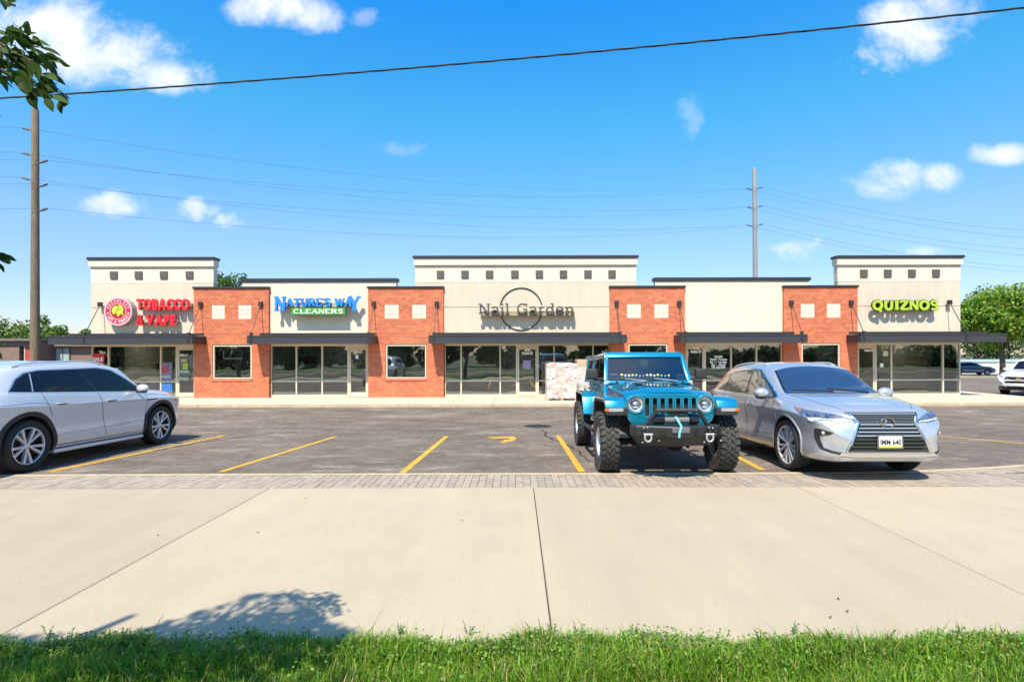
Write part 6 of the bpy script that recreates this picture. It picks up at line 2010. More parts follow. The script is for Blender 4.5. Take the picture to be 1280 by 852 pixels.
    for sg in (1, -1):
        se = obj('seat', MB().box(-.22, .30, sg * .36 - .22, sg * .36 + .22, .86, 1.02), st, root, bevel=.04, seg=2)
        obj('seat_back', MB().hexa([(-.24, sg * .36 - .22, 1.0), (-.12, sg * .36 - .22, 1.0), (-.12, sg * .36 + .22, 1.0), (-.24, sg * .36 + .22, 1.0), (-.38, sg * .36 - .19, 1.52), (-.28, sg * .36 - .19, 1.52), (-.28, sg * .36 + .19, 1.52), (-.38, sg * .36 + .19, 1.52)]), st, se, bevel=.03, seg=2)
        obj('headrest', MB().box(-.40, -.30, sg * .36 - .12, sg * .36 + .12, 1.55, 1.70), st, se, bevel=.03, seg=2)
        obj('roll_bar', MB().tube([(-.5, sg * .58, 1.25), (-.5, sg * .56, 1.74), (.2, sg * .56, 1.76)], .035, 8), bp, root)
    obj('dashboard', MB().box(.20, .54, -.70, .70, 1.10, 1.365), MATS['interior_dark'], root, bevel=.03)
    obj('steering_wheel', MB().tube([(.10 + .06 * math.sin(a), .36 + .19 * math.cos(a), 1.27 + .18 * math.sin(a)) for a in np.linspace(0, 2 * math.pi, 24)], .015, 6), bp, root)
    obj('cabin_floor', MB().box(-2.0, .9, -.70, .70, .70, .74), MATS['interior_dark'], root)
    # winch bumper
    top = [(1.90, -.60), (1.98, -.635), (2.08, -.56), (2.27, -.10), (2.27, .10), (2.08, .56), (1.98, .635), (1.90, .60)]
    n = len(top)
    rings = [[(x, y, .785) for x, y in top], [(x + (.012 if abs(x - 1.9) > .01 else 0), y * 1.005, .765) for x, y in top], [(x, y, .645) for x, y in top], [(x - (.13 if x > 1.95 else 0), y * .80, .50) for x, y in top]]
    b = MB()
    b.add([p for rg in rings for p in rg], [tuple(range(n)), tuple(range(3 * n, 4 * n))] + [(k * n + i, k * n + (i + 1) % n, (k + 1) * n + (i + 1) % n, (k + 1) * n + i) for k in range(3) for i in range(n)])
    bu = obj('winch_bumper', b, steel, root, bevel=.008, seg=2)
    dark = mat('recess_shade', (.006, .006, .006), .7)
    for sg in (1, -1):
        p0, p1 = Vector((2.27, sg * .10, 0)), Vector((2.08, sg * .56, 0))
        d = (p1 - p0).normalized(); nn = Vector((d.y * sg, -d.x * sg, 0))
        if nn.x < 0: nn = -nn
        for t_ in (.14, .40):
            c = p0 + d * t_
            q = []
            for oz in (.665, .735):
                for a in (-.045, .045):
                    q.append(c + d * a + Vector((0, 0, oz)))
            vs = [q[0], q[1], q[3], q[2]]
            obj('slot_shade', MB().hexa([v - nn * .02 for v in vs] + [v + nn * .016 for v in vs]), dark, bu)  # raised black blocks stand for the shade inside the square openings
        c = p0 + d * .40 + (p1 - p0) * 0
        c = Vector((2.14, sg * .425, 0))
        mt = mat('shackle_grey', (.50, .50, .50), .4, metal=.6)
        sh = obj('shackle_tab', MB().box(c.x - .01, c.x + .05, c.y - .016, c.y + .016, .64, .74), steel, bu, bevel=.006)
        ringp = [(c.x + .045, c.y + .045 * math.sin(a), .625 - .058 * math.cos(a) * .9) for a in np.linspace(-2.3, 2.3, 16)]
        obj('shackle', MB().tube(ringp, .014, 7), mt, sh, smooth=60)
        obj('shackle_pin', MB().tube([(c.x + .045, c.y - .06, .672), (c.x + .045, c.y + .06, .672)], .014, 7), mt, sh)
        for dy, z in ((-.05, .752), (.0, .760), (.05, .752), (-.07, .56), (.16, .58)):
            obj('bolt', MB().sphere((c.x + .012 - abs(dy) * .1 * sg * 0, c.y + dy, z), .011, 7, 5), mt, bu)
        obj('stinger_leg', MB().tube([(2.08, sg * .43, .78), (2.14, sg * .285, 1.0)], .030, 8), steel, bu, smooth=50)
    obj('stinger_bar', MB().tube([(2.14, -.30, 1.0), (2.14, .30, 1.0)], .026, 8), mat('bar_lit', (.07, .07, .07), .35, metal=.4), bu, smooth=50)  # paler grey than the legs: sunlit tone put into the colour
    w = obj('winch', MB().lathe([(.001, -.17), (.058, -.17), (.058, .17), (.001, .17)], 18, 'y', c=(2.05, 0, .865)), mat('winch_rope', (.16, .17, .17), .7, var=.4, vscale=30), bu, smooth=40)
    obj('winch_motor', MB().lathe([(.001, -.34), (.07, -.34), (.075, -.30), (.075, -.18), (.001, -.18)], 16, 'y', c=(2.05, 0, .87)), gb, w, smooth=40)
    obj('winch_gear', MB().lathe([(.001, .18), (.08, .18), (.08, .28), (.06, .31), (.001, .31)], 16, 'y', c=(2.05, 0, .87)), gb, w, smooth=40)
    obj('winch_box', MB().box(1.95, 2.12, -.12, .14, .935, .985), gb, w, bevel=.015)
    obj('fairlead', MB().box(2.262, 2.292, -.12, .12, .70, .775), mat('fairlead_grey', (.20, .20, .21), .4, metal=.6), bu, bevel=.01)
    obj('winch_strap', MB().tube([(2.06, -.02, .92), (2.2, -.01, .85), (2.30, .0, .79), (2.315, -.03, .70), (2.31, -.035, .64)], .017, 6), mat('strap_teal', (.16, .42, .46), .6), bu, smooth=60)
    obj('tow_tag', MB().box(1.99, 2.0, -.30, -.22, .84, .90), mat('tag_yellow', (.6, .45, .03), .6), bu)
    bu.location = (.17, 0, -.03)
    # running gear
    for xa in (FA, RA):
        ax = obj('axle', MB().tube([(xa, -.74, rt), (xa, .74, rt)], .045, 10), ub, root, smooth=50)
        obj('differential', MB().sphere((xa + .02, .18, rt - .01), .15, 12, 8, (1.0, .9, 1.0)), ub, ax, smooth=60)
        for sg in (1, -1):
            obj('spring', MB().tube([(xa, sg * .45 + .05 * math.cos(a), .52 + a * .012) if False else (xa + .06 * math.sin(a), sg * .45 + .06 * math.cos(a), .5 + a * .0125) for a in np.linspace(0, 30, 90)], .011, 5), mat('spring_grey', (.06, .06, .065), .5, metal=.5), ax)
            obj('shock_absorber', MB().tube([(xa - .12, sg * .40, .42), (xa - .2, sg * .42, .90)], .032, 8), mat('shock_silver', (.25, .25, .26), .4, metal=.5), ax)
            obj('control_arm', MB().tube([(xa, sg * .38, .36), (xa - (.8 if xa > 0 else -.8), sg * .40, .52)], .028, 8), ub, ax)
    obj('tie_bar', MB().tube([(FA + .15, -.66, .40), (FA + .15, .66, .42)], .022, 8), mat('spring_grey', (.06, .06, .065), .5), root)
    # small things behind the screen
    toy_m = [mat('toy_yellow', (.75, .55, .08), .5), mat('toy_white', (.75, .74, .70), .5), mat('toy_green', (.20, .50, .22), .5), mat('toy_blue', (.10, .30, .55), .5)]
    bpy.context.view_layer.update()
    MW = Matrix.Translation(root.location) @ root.rotation_euler.to_matrix().to_4x4() @ Matrix.Scale(S, 4)
    DUCK = [0, 1, 2, 0, 1, 1, 0, 3, 1, 2, 0, 1, 1, 0]
    ORD = 'first second third fourth fifth sixth seventh eighth ninth tenth eleventh twelfth thirteenth last'.split()
    for i in range(14):
        y = -.38 + i * .062
        p = MW @ Vector((.48, -y, 1.366))
        t = thing('dashboard_toy', p, 'tiny %s toy, %s from the left in the row on the blue car dashboard' % ([('yellow', 'white', 'green', 'blue')[q] for q in DUCK][i], ORD[i]), 'toy', 'toy ducks on the dashboard')
        t.scale = (S, S, S)
        t.rotation_euler = root.rotation_euler
        k = random.uniform(1.05, 1.5)
        mm = toy_m[DUCK[i]]
        obj('toy_body', MB().sphere((0, 0, .022 * k), .026 * k, 8, 6, (1.2, .8, .85)), mm, t, smooth=60)
        obj('toy_head', MB().sphere((.016, 0, .055 * k), .017 * k, 8, 6), mm, t, smooth=60)
    for (y, w_, hh, lab) in ((.56, .13, .10, 'white framed card standing at the end of the blue car dashboard'), (.36, .17, .10, 'wide white framed card on the blue car dashboard'), (-.58, .12, .09, 'small pale sticker card at the driver end of the blue car dashboard')):
        p = MW @ Vector((.48, -y, 1.367))
        cd = thing('dashboard_card', p, lab, 'card'); cd.rotation_euler = root.rotation_euler; cd.scale = (S, S, S)
        obj('card_sheet', MB().box(0, .004, -w_ / 2, w_ / 2, 0, hh), toy_m[1], cd)
        obj('card_print', MB().box(.0045, .006, -w_ / 2 + .012, w_ / 2 - .012, .012, hh - .025), mat('card_grey', (.12, .14, .16), .6), cd)
    p = MW @ Vector((.30, .0, 1.655))
    su = thing('hanging_toy', p, 'round yellow-green toy hanging from the blue car mirror', 'toy'); su.rotation_euler = root.rotation_euler
    obj('toy_face', MB().lathe([(.001, .015), (.07, .012), (.07, -.012), (.001, -.015)], 16, 'x'), mat('toy_lime', (.55, .58, .10), .5), su)
    rays = MB()
    for i in range(10):
        a = i * math.pi / 5
        rays.prism([(.075 * math.cos(a - .2), .075 * math.sin(a - .2)), (.105 * math.cos(a), .105 * math.sin(a)), (.075 * math.cos(a + .2), .075 * math.sin(a + .2))], -.006, .006, 'x')
    obj('toy_rays', rays, toy_m[0], su)
    obj('toy_legs', MB().tube([(0, -.05, -.07), (0, -.08, -.16)], .01, 5).tube([(0, .05, -.07), (0, .08, -.16)], .01, 5).tube([(0, 0, .07), (0, 0, .13)], .004, 4), toy_m[3], su)
    mi = MW @ Vector((.66, 0, 1.71))
    obj('rear_mirror', MB().box(.24, .28, -.12, .12, 1.70, 1.765), bp, root, bevel=.015)
    return root
# ------------------------------------------------------------------ trees, poles, grass, the rest
def fast_mesh(name, V, Q, m):
    me = bpy.data.meshes.new(name)
    V = np.asarray(V, np.float32); Q = np.asarray(Q, np.int32)
    me.vertices.add(len(V)); me.vertices.foreach_set('co', V.ravel())
    k = Q.shape[1]
    me.loops.add(Q.size); me.loops.foreach_set('vertex_index', Q.ravel())
    me.polygons.add(len(Q)); me.polygons.foreach_set('loop_start', np.arange(0, Q.size, k, dtype=np.int32))
    me.polygons.foreach_set('loop_total', np.full(len(Q), k, np.int32))
    me.materials.append(m)
    me.update(calc_edges=True); me.validate()
    return me

def leaf_quads(C, N, size, rg, aspect=.55):
    """diamond leaves at C facing N"""
    n = len(C)
    N = N / (np.linalg.norm(N, axis=1, keepdims=True) + 1e-9)
    T = rg.normal(size=(n, 3)); T -= N * (T * N).sum(1, keepdims=True); T /= np.linalg.norm(T, axis=1, keepdims=True) + 1e-9
    Bq = np.cross(N, T)
    s = size * rg.uniform(.6, 1.3, (n, 1))
    bend = N * s * .18
    V = np.stack([C - T * s, C + Bq * s * aspect + bend, C + T * s, C - Bq * s * aspect + bend], 1).reshape(-1, 3)
    Q = np.arange(4 * n).reshape(n, 4)
    return V, Q

def crown_points(clumps, per, rg):
    C = []; N = []
    for (c, r) in clumps:
        k = int(per * r * r)
        d = rg.normal(size=(k, 3)); d /= np.linalg.norm(d, axis=1, keepdims=True)
        rad = r * rg.uniform(.35, 1.08, (k, 1)) ** .6
        C.append(np.array(c) + d * rad * [1, 1, .82])
        N.append(d * .7 + rg.normal(size=(k, 3)) * .6 + [0, 0, .35])
    return np.vstack(C), np.vstack(N)

def tree(base, h, cz, rad, rz, label, leaf=.2, nclump=26, per=90, group='trees beyond the shops', seed=1, col=(.095, .16, .022), trunk_r=.2, gap=.0, name='broadleaf_tree'):
    rg = np.random.default_rng(seed)
    fol = mat('foliage_%d' % (int(col[0] * 1000)), col, .6, island=.42, hue=.03, trans=.28, spec=.3)
    bark = mat('bark', (.10, .075, .05), .95, var=.3, vscale=6, bump=.02, bscale=12)
    T = thing(name, base, label, 'tree', group)
    clumps = []
    for i in range(nclump):
        d = rg.normal(size=3); d /= np.linalg.norm(d)
        k = rg.uniform(.35, .95)
        c = np.array([d[0] * rad * k, d[1] * rad * k, cz + d[2] * rz * k])
        clumps.append((c, rad * rg.uniform(.20, .40)))
    C, N = crown_points(clumps, per / (rad * .3) ** 2, rg)
    V, Q = leaf_quads(C, N, leaf, rg)
    tb = MB()
    top = Vector((rg.normal() * .2, rg.normal() * .2, cz + rz * .2))
    tb.tube([(0, 0, -.3), (0.02, 0, .4), tuple(Vector((0, 0, 0)).lerp(top, .4)), tuple(top)], [trunk_r * 1.35, trunk_r, trunk_r * .75, trunk_r * .3], 8)
    for (c, r) in clumps[::2]:
        s = Vector((0, 0, 0)).lerp(top, rg.uniform(.35, .8))
        m_ = (s + Vector(c)) / 2 + Vector((0, 0, .15 * rad * .3))
        tb.tube([s, m_, Vector(c)], [trunk_r * .42, trunk_r * .26, trunk_r * .08], 6)
    obj('trunk', tb, bark, T, smooth=60)
    link('crown', fast_mesh('crown', V, Q, fol), T)
    return T

def near_tree():
    """the tree beside the photographer: its outer twigs hang into the upper left of the view"""
    rg = np.random.default_rng(11)
    bark = MATS['bark']
    col = (.035, .075, .012)
    fol = mat('near_foliage', col, .5, island=.35, hue=.02, trans=.22, spec=.4)
    lm = mat('near_leaf', (.040, .078, .012), .6, obrand=.4, trans=.24, spec=.15, var=.12, vscale=3)
    T = thing('ash_tree', (-4.4, -.6, 0), 'leafy branch tips of the near tree hanging in at the upper left', 'tree')
    O = Vector(T.location)
    ax, ay = math.sin(SUN_AZ) / math.tan(SUN_EL), math.cos(SUN_AZ) / math.tan(SUN_EL)
    C = rg.normal(size=(70000, 3))
    C /= np.linalg.norm(C, axis=1, keepdims=True)
    C = C * (rg.uniform(0, 1, (len(C), 1)) ** (1 / 2.4)) * [2.9, 2.6, 1.9] + [-3.3, .2, 4.5]
    # clumping
    cl = rg.normal(size=(120, 3)); cl /= np.linalg.norm(cl, axis=1, keepdims=True)
    cl = cl * (rg.uniform(0, 1, (120, 1)) ** .4) * [2.8, 2.5, 1.8] + [-3.3, .2, 4.5]
    extra = np.array([(-1.95, 1.45, 3.15), (-2.2, 1.3, 3.3), (-2.35, 1.55, 3.0), (-2.6, 1.3, 3.2), (-2.0, 1.2, 3.45), (-2.5, 1.0, 3.6), (-1.8, 1.3, 3.3), (-2.75, 1.5, 2.9), (-2.15, 1.6, 3.05)])
    pts = []
    for c in cl: pts.append(c + rg.normal(size=(70, 3)) * .22)
    for c in extra: pts.append(c + rg.normal(size=(150, 3)) * [.2, .16, .12])
    C = np.vstack(pts)
    Lx, Ly = C[:, 0] + ax * C[:, 2], C[:, 1] + ay * C[:, 2]
    # crown shaped for its shadow: leaves shading beyond the kerbside grass and concrete tongue dropped
    lim = 3.62 + .66 * np.clip(np.exp(-((Lx + 1.86) / .47) ** 2) * 1.15, 0, 1)
    lim = np.maximum(lim, -Lx / .99)
    lim = np.where(Lx > -1.05, 3.3 - (Lx + 1.05) * 1.2, lim)
    vis = (C[:, 1] > .15) & (645.5 + 690 * C[:, 0] / np.maximum(C[:, 1], .15) > -45)
    keep = (Ly < lim) & ~vis & (C[:, 2] > 2.3)
    C = C[keep]
    N = rg.normal(size=C.shape) + [0, 0, .8]
    V, Q = leaf_quads(C - np.array(O), N, .055, rg, .45)
    tag(link('crown', fast_mesh('crown', V, Q, fol), T), kind='stuff')
    tb = MB()
    tb.tube([(0, 0, -.2), (.03, .02, .5), (.1, .1, 1.6), (.3, .3, 3.0), (.6, .5, 4.2), (.9, .8, 5.4)], [.20, .15, .13, .11, .08, .03], 10)
    limbs = [((.25, .25, 2.6), (.9, 1.0, 3.3), (1.9, 1.8, 3.55), (2.45, 2.4, 3.15)), ((.3, .3, 3.0), (-.6, .8, 3.8), (-1.4, 1.4, 4.4)), ((.2, .2, 2.3), (1.2, .3, 3.0), (2.3, .6, 3.5)),
             ((.45, .4, 3.6), (1.3, -.4, 4.4), (2.0, -.8, 5.0)), ((.3, .3, 3.1), (0, -.9, 4.0), (-.4, -1.8, 4.6)), ((.25, .25, 2.7), (.8, 1.4, 3.2), (1.9, 2.1, 3.4))]
    for l in limbs: tb.tube(l, [.06, .04, .022, .012][:len(l)], 6)
    # twigs into view
    def W(px, py, d): return Vector(((px - VPX) / F * d, d, CAM_H - (py - HZ) / F * d))
    d0 = 2.05
    tw = [[(-60, 10), (-10, 45), (25, 70), (60, 100), (88, 122)], [(-60, 30), (-5, 55), (40, 75), (70, 78)], [(-60, -20), (-5, -5), (20, 6)], [(-60, 60), (-10, 80), (25, 100), (48, 116)], [(-60, 300), (-10, 318), (12, 322)], [(-60, 420), (-15, 432), (0, 438)]]
    for t in tw:
        p = [W(px, py, d0 + i * .02) - O for i, (px, py) in enumerate(t)]
        if p[0].z < 2.2 - O.z:
            pass
        tb.tube(p, [.007, .006, .005, .0035, .002][:len(p)], 5)
    tb.tube([Vector((2.45, 2.4, 3.15)), W(-120, -30, d0) - O, W(-60, 10, d0) - O], [.012, .009, .007], 5)
    tb.tube([Vector((1.9, 1.8, 3.55)), W(-100, -60, d0) - O, W(-60, -20, d0) - O], [.012, .008, .007], 5)
    tb.tube([W(-120, -30, d0) - O, W(-150, 180, d0) - O, W(-60, 300, d0) - O, ], [.009, .008, .007], 5)
    tb.tube([W(-150, 180, d0) - O, W(-140, 380, d0) - O, W(-60, 420, d0) - O, ], [.008, .007, .006], 5)
    tb.tube([W(-120, -30, d0) - O, W(-60, 60, d0) - O], [.008, .006], 5)
    tb.tube([W(-120, -30, d0) - O, W(-60, 30, d0) - O], [.008, .006], 5)
    obj('trunk', tb, bark, T, smooth=60)
    # one leaf blade, folded along its midrib
    lf = MB()
    n = 7
    rows = []
    for i in range(n):
        t = i / (n - 1)
        w = .27 * (math.sin(math.pi * min(1, t * 1.02) ** .75)) ** .85 if 0 < i < n - 1 else .004
        z = -.10 * t * t
        rows.append([(t, -w, z + w * .30), (t, 0, z), (t, w, z + w * .30)])
    lf.grid(np.array(rows))
    lf.tube([(-.18, 0, .02), (0, 0, 0)], .012, 4)
    leaf = mesh_from('leaf', lf, lm, 60, fix=False)
    def put(px, py, ang, lpx, d):
        p = W(px, py, d)
        a = R(ang) + random.gauss(0, .25)
        s = lpx / F * d
        x = Vector((math.cos(a), random.gauss(0, .35), -math.sin(a))).normalized()
        nrm = Vector((random.gauss(0, .5), random.gauss(-.2, .6), random.gauss(.7, .4)))
        y = nrm.cross(x).normalized(); z = x.cross(y)
        o = link('leaf', leaf, T)
        M = Matrix((x, y, z)).transposed().to_4x4()
        M = Matrix.Translation(p - O) @ M @ Matrix.Scale(s, 4)
        o.matrix_local = M
    rnd = random.Random(5)
    main = [(-4, 42), (4, 50), (12, 46), (16, 38), (22, 40), (30, 42), (38, 52), (44, 50), (50, 55), (10, 62), (20, 62), (30, 64), (40, 66), (48, 66), (56, 70), (62, 72), (66, 76),
            (2, 72), (12, 78), (24, 80), (36, 84), (44, 80), (0, 88), (10, 92), (20, 96), (28, 96), (40, 96), (50, 98), (58, 92), (64, 98), (46, 106), (54, 108), (60, 112), (66, 118), (74, 120), (80, 122), (44, 112), (30, 104), (16, 86), (6, 58), (26, 52), (34, 74), (0, 64), (-4, 78), (4, 98)]
    for (px, py) in main:
        for _ in range(3):
            put(px + rnd.gauss(-4, 4), py + rnd.gauss(-3, 4), 42 + rnd.gauss(0, 32), rnd.uniform(14, 24), d0 + rnd.uniform(-.06, .10))
    for (x0, y0, x1, y1, n_) in ((-150, 180, -60, 300, 16), (-120, -30, -150, 180, 14), (-150, 180, -140, 380, 14), (-140, 380, -60, 420, 10), (-110, -20, -50, 40, 12)):
        for i in range(n_):
            t = (i + rnd.random()) / n_
            put(lerp(x0, x1, t) + rnd.gauss(0, 8), lerp(y0, y1, t) + rnd.gauss(0, 8), rnd.uniform(0, 90) if i % 3 else rnd.uniform(90, 180), rnd.uniform(13, 22), d0 + rnd.gauss(0, .04))
    for (px, py) in [(2, -4), (8, 0), (12, 2), (-3, 2)]:
        put(px, py, 35 + rnd.gauss(0, 20), 17, d0)
    for (px, py, a) in [(-6, 316, 5), (0, 322, 20), (-3, 318, -15), (4, 322, 35), (-5, 326, 50), (2, 318, 10)]:
        put(px, py, a, 16, d0)
    for (px, py, a) in [(-8, 432, 10), (-8, 438, 40), (-10, 446, 60), (-9, 430, -10)]:
        put(px, py, a, 14, d0)
    for (px, py, a) in [(-12, 140, 10), (-12, 165, 30), (-14, 222, 25)]:
        put(px, py, a, 14, d0)

def build_trees():
    g = lambda x, y: ground_z(x, y)
    def T(px, y, **k):
        x = (px - VPX) / F * y
        return tree((x, y, g(x, y) - .05), **k)
    T(20, 52, h=6, cz=3.9, rad=3.0, rz=2.5, label='wide bushy tree left of the tall pole behind the brick house', seed=3, leaf=.17, nclump=34, per=70)
    T(62, 49, h=6, cz=3.6, rad=1.7, rz=2.2, label='bushy tree just right of the left pole, behind the brick house', seed=4, leaf=.16, nclump=22, per=70)
    T(-22, 50, h=6, cz=4.0, rad=2.4, rz=2.4, label='tree cut by the left edge behind the brick house', seed=5, leaf=.17, nclump=24, per=70)
    T(107, 58, h=5, cz=3.6, rad=1.3, rz=1.7, label='small tree peeping out left of the first raised front', seed=6, leaf=.15, nclump=18, per=70)
    T(283, 50, h=9, cz=8.1, rad=2.3, rz=2.3, label='tree rising behind the gap right of the tobacco shop', seed=7, leaf=.18, nclump=30, per=70, col=(.06, .115, .02))
    T(320, 54, h=8.5, cz=7.7, rad=1.6, rz=2.0, label='lower tree crown just above the cleaners parapet', seed=8, leaf=.18, nclump=20, per=70, col=(.06, .115, .02))
    x = (1253 - VPX) / F * 55
    big = tree((x, 55, -.52), 9, 6.1, 4.0, 2.7, 'big bright green tree on the far strip right of the shops', seed=9, leaf=.20, nclump=90, per=110, trunk_r=.26, col=(.15, .25, .025))
    T(1218, 72, h=10, cz=6.8, rad=3.2, rz=3.2, label='tree behind the big one, next to the right end wall', seed=10, leaf=.22, nclump=44, per=80, col=(.13, .22, .024))
    T(1296, 66, h=10, cz=7.2, rad=4.2, rz=3.4, label='tree cut by the right edge of the picture', seed=12, leaf=.22, nclump=54, per=80, col=(.15, .25, .025))
    T(1262, 80, h=8, cz=4.0, rad=5.0, rz=3.0, label='low dark tree behind the pale fence at the right', seed=13, leaf=.25, nclump=30, per=50, col=(.06, .115, .02))
    T(1222, 84, h=8, cz=3.4, rad=4.0, rz=2.4, label='low dark tree beyond the slate blue saloon', seed=14, leaf=.25, nclump=26, per=50, col=(.06, .115, .02))
    # wooded far side of the street behind the photographer (seen mirrored in the shop windows)
    rg = np.random.default_rng(21)
    cl = []
    for i in range(64):
        x = -64 + i * 2.0 + rg.normal() * .6
        hh = (3.2 + 2.8 * math.sin(i * .7) ** 2 + rg.uniform(0, 2.0)) if x < 22 else 1.2 + rg.uniform(0, 1.2)
        for k in range(4):
            cl.append((np.array([x + rg.normal() * .8, -26 + rg.normal() * 1.2, hh * (.2 + .25 * k)]), 1.3))
    C, N = crown_points(cl, 110, rg)
    V, Q = leaf_quads(C, N, .38, rg)
    tag(link('roadside_wood', fast_mesh('roadside_wood', V, Q, mat('wood_foliage', (.05, .09, .018), .7, island=.4, trans=.2))), kind='stuff')

def build_poles():
    wood = mat('pole_wood', (.17, .125, .085), .9, var=.5, vscale=2.5, grime=.2, gscale=1.5, bump=.008, bscale=14, aniso=(8, 8, .7))
    grey = mat('pole_grey', (.24, .235, .23), .8, var=.2, vscale=2, aniso=(6, 6, .6))
    ins = mat('insulator', (.12, .11, .11), .5)
    def pole(px, y, pytop, lean, wpx, m, arms, label):
        x = (px - VPX) / F * y
        zg = ground_z(x, y)
        top = at(px + lean, pytop, y)
        T = thing('utility_pole', (x, y, zg), label, 'utility pole', 'poles of the power line')
        r = wpx / 2 / F * y
        H = top.z - zg; dx = top.x - x
        obj('pole_shaft', MB().tube([(0, 0, -.5), (dx * .3, 0, H * .3), (dx * .7, 0, H * .7), (dx, 0, H - .12), (dx, 0, H)], [r * 1.12, r * 1.0, r * .86, r * .78, r * .5], 12), m, T, smooth=50)
        ends = []
        for (pyy, s) in arms:
            p = at(px, pyy, y); z = p.z - zg
            xx = dx * z / H
            e = (xx + s * (r + .42), -.05, z + .13)
            obj('insulator_arm', MB().tube([(xx + s * r * .6, 0, z), (xx + s * (r + .2), -.03, z + .06), e], [.04, .035, .03], 6), ins, T)
            for k in range(4):
                q = .35 + k * .16
                obj('insulator_disc', MB().sphere((xx + s * (r + .42 * q), -.03, z + .13 * q), .058, 7, 4, (.5, 1, 1)), ins, T)
            ends.append(Vector((x + e[0], y + e[1], zg + e[2])))
        return T, ends
    _, e1 = pole(43.5, 24.6, 134, 1.5, 9.6, wood, [(162, -1), (193, -1), (224, -1), (203, 1), (232.5, 1), (263, 1)], 'weathered brown wooden utility pole left of the shops')
    _, e2 = pole(945, 41, 210.5, -1.5, 6.2, grey, [(238.5, -1), (261.5, -1), (284, -1), (237, 1), (260, 1), (283, 1)], 'thin grey utility pole behind the unsigned shop')
    cab = mat('cable_grey', (.10, .11, .12), .8, spec=.1)
    def wire(a, b, sag, r, label, m=cab, n=36, name='power_line', group='lines of the power line'):
        pts = []
        for i in range(n + 1):
            t = i / n
            p = a.lerp(b, t); p.z -= sag * 4 * t * (1 - t); pts.append(p)
        mb = MB().tube(pts, r, 5)
        return tag(obj(name, mb, m, smooth=60), label, 'power line', group)
    ARM = [v + ' ' + s + ' arm' for s in ('left', 'right') for v in ('top', 'middle', 'bottom')]
    for i in range(6):
        wire(e1[i], e2[i], 1.15, .006, 'thin grey wire from the %s of the brown pole to the grey pole' % ARM[i])
    for i in range(6):
        far = at(1290, [300, 318, 335, 284, 305, 325][i], 36) + Vector((0, 0, 0))
        d = (far - e2[i]); b = e2[i] + d * 2.2; b.z = e2[i].z + d.z * 1.2
        wire(e2[i], b, 2.2, .0078, 'thin grey wire from the %s of the grey pole to the right edge' % ARM[i])
        wire(e1[i], Vector((e1[i].x - 34, 13, e1[i].z - .3)), .9, .006, 'thin grey wire from the %s of the brown pole to the left edge' % ARM[i])
    # heavy twisted service cable overhead
    a, b = at(-420, 141, 11.4), at(1760, -43, 8.0)
    dk = mat('cable_black', (.012, .012, .014), .5)
    n = 170
    m1, m2 = MB(), MB()
    P_ = [[], [], []]
    for i in range(n + 1):
        t = i / n
        p = a.lerp(b, t); p.z -= .32 * 4 * t * (1 - t)
        for k in range(3):
            ph = i * .8 + k * 2.094
            P_[k].append(p + Vector((0, .009 * math.cos(ph), .010 * math.sin(ph))))
    for k in range(3): m1.tube(P_[k], .0085, 5)
    tag(obj('service_cable', m1, dk, smooth=60), 'thick black twisted cable crossing the whole sky', 'cable')
    for e, lab in ((a, 'wooden service pole left of the frame'), (b, 'wooden service pole right of the frame')):
        T = thing('service_pole', (e.x, e.y, 0), lab, 'utility pole')
        obj('pole_shaft', MB().tube([(0, 0, -.3), (0, 0, e.z + .6)], [.15, .11], 10), wood, T, smooth=50)

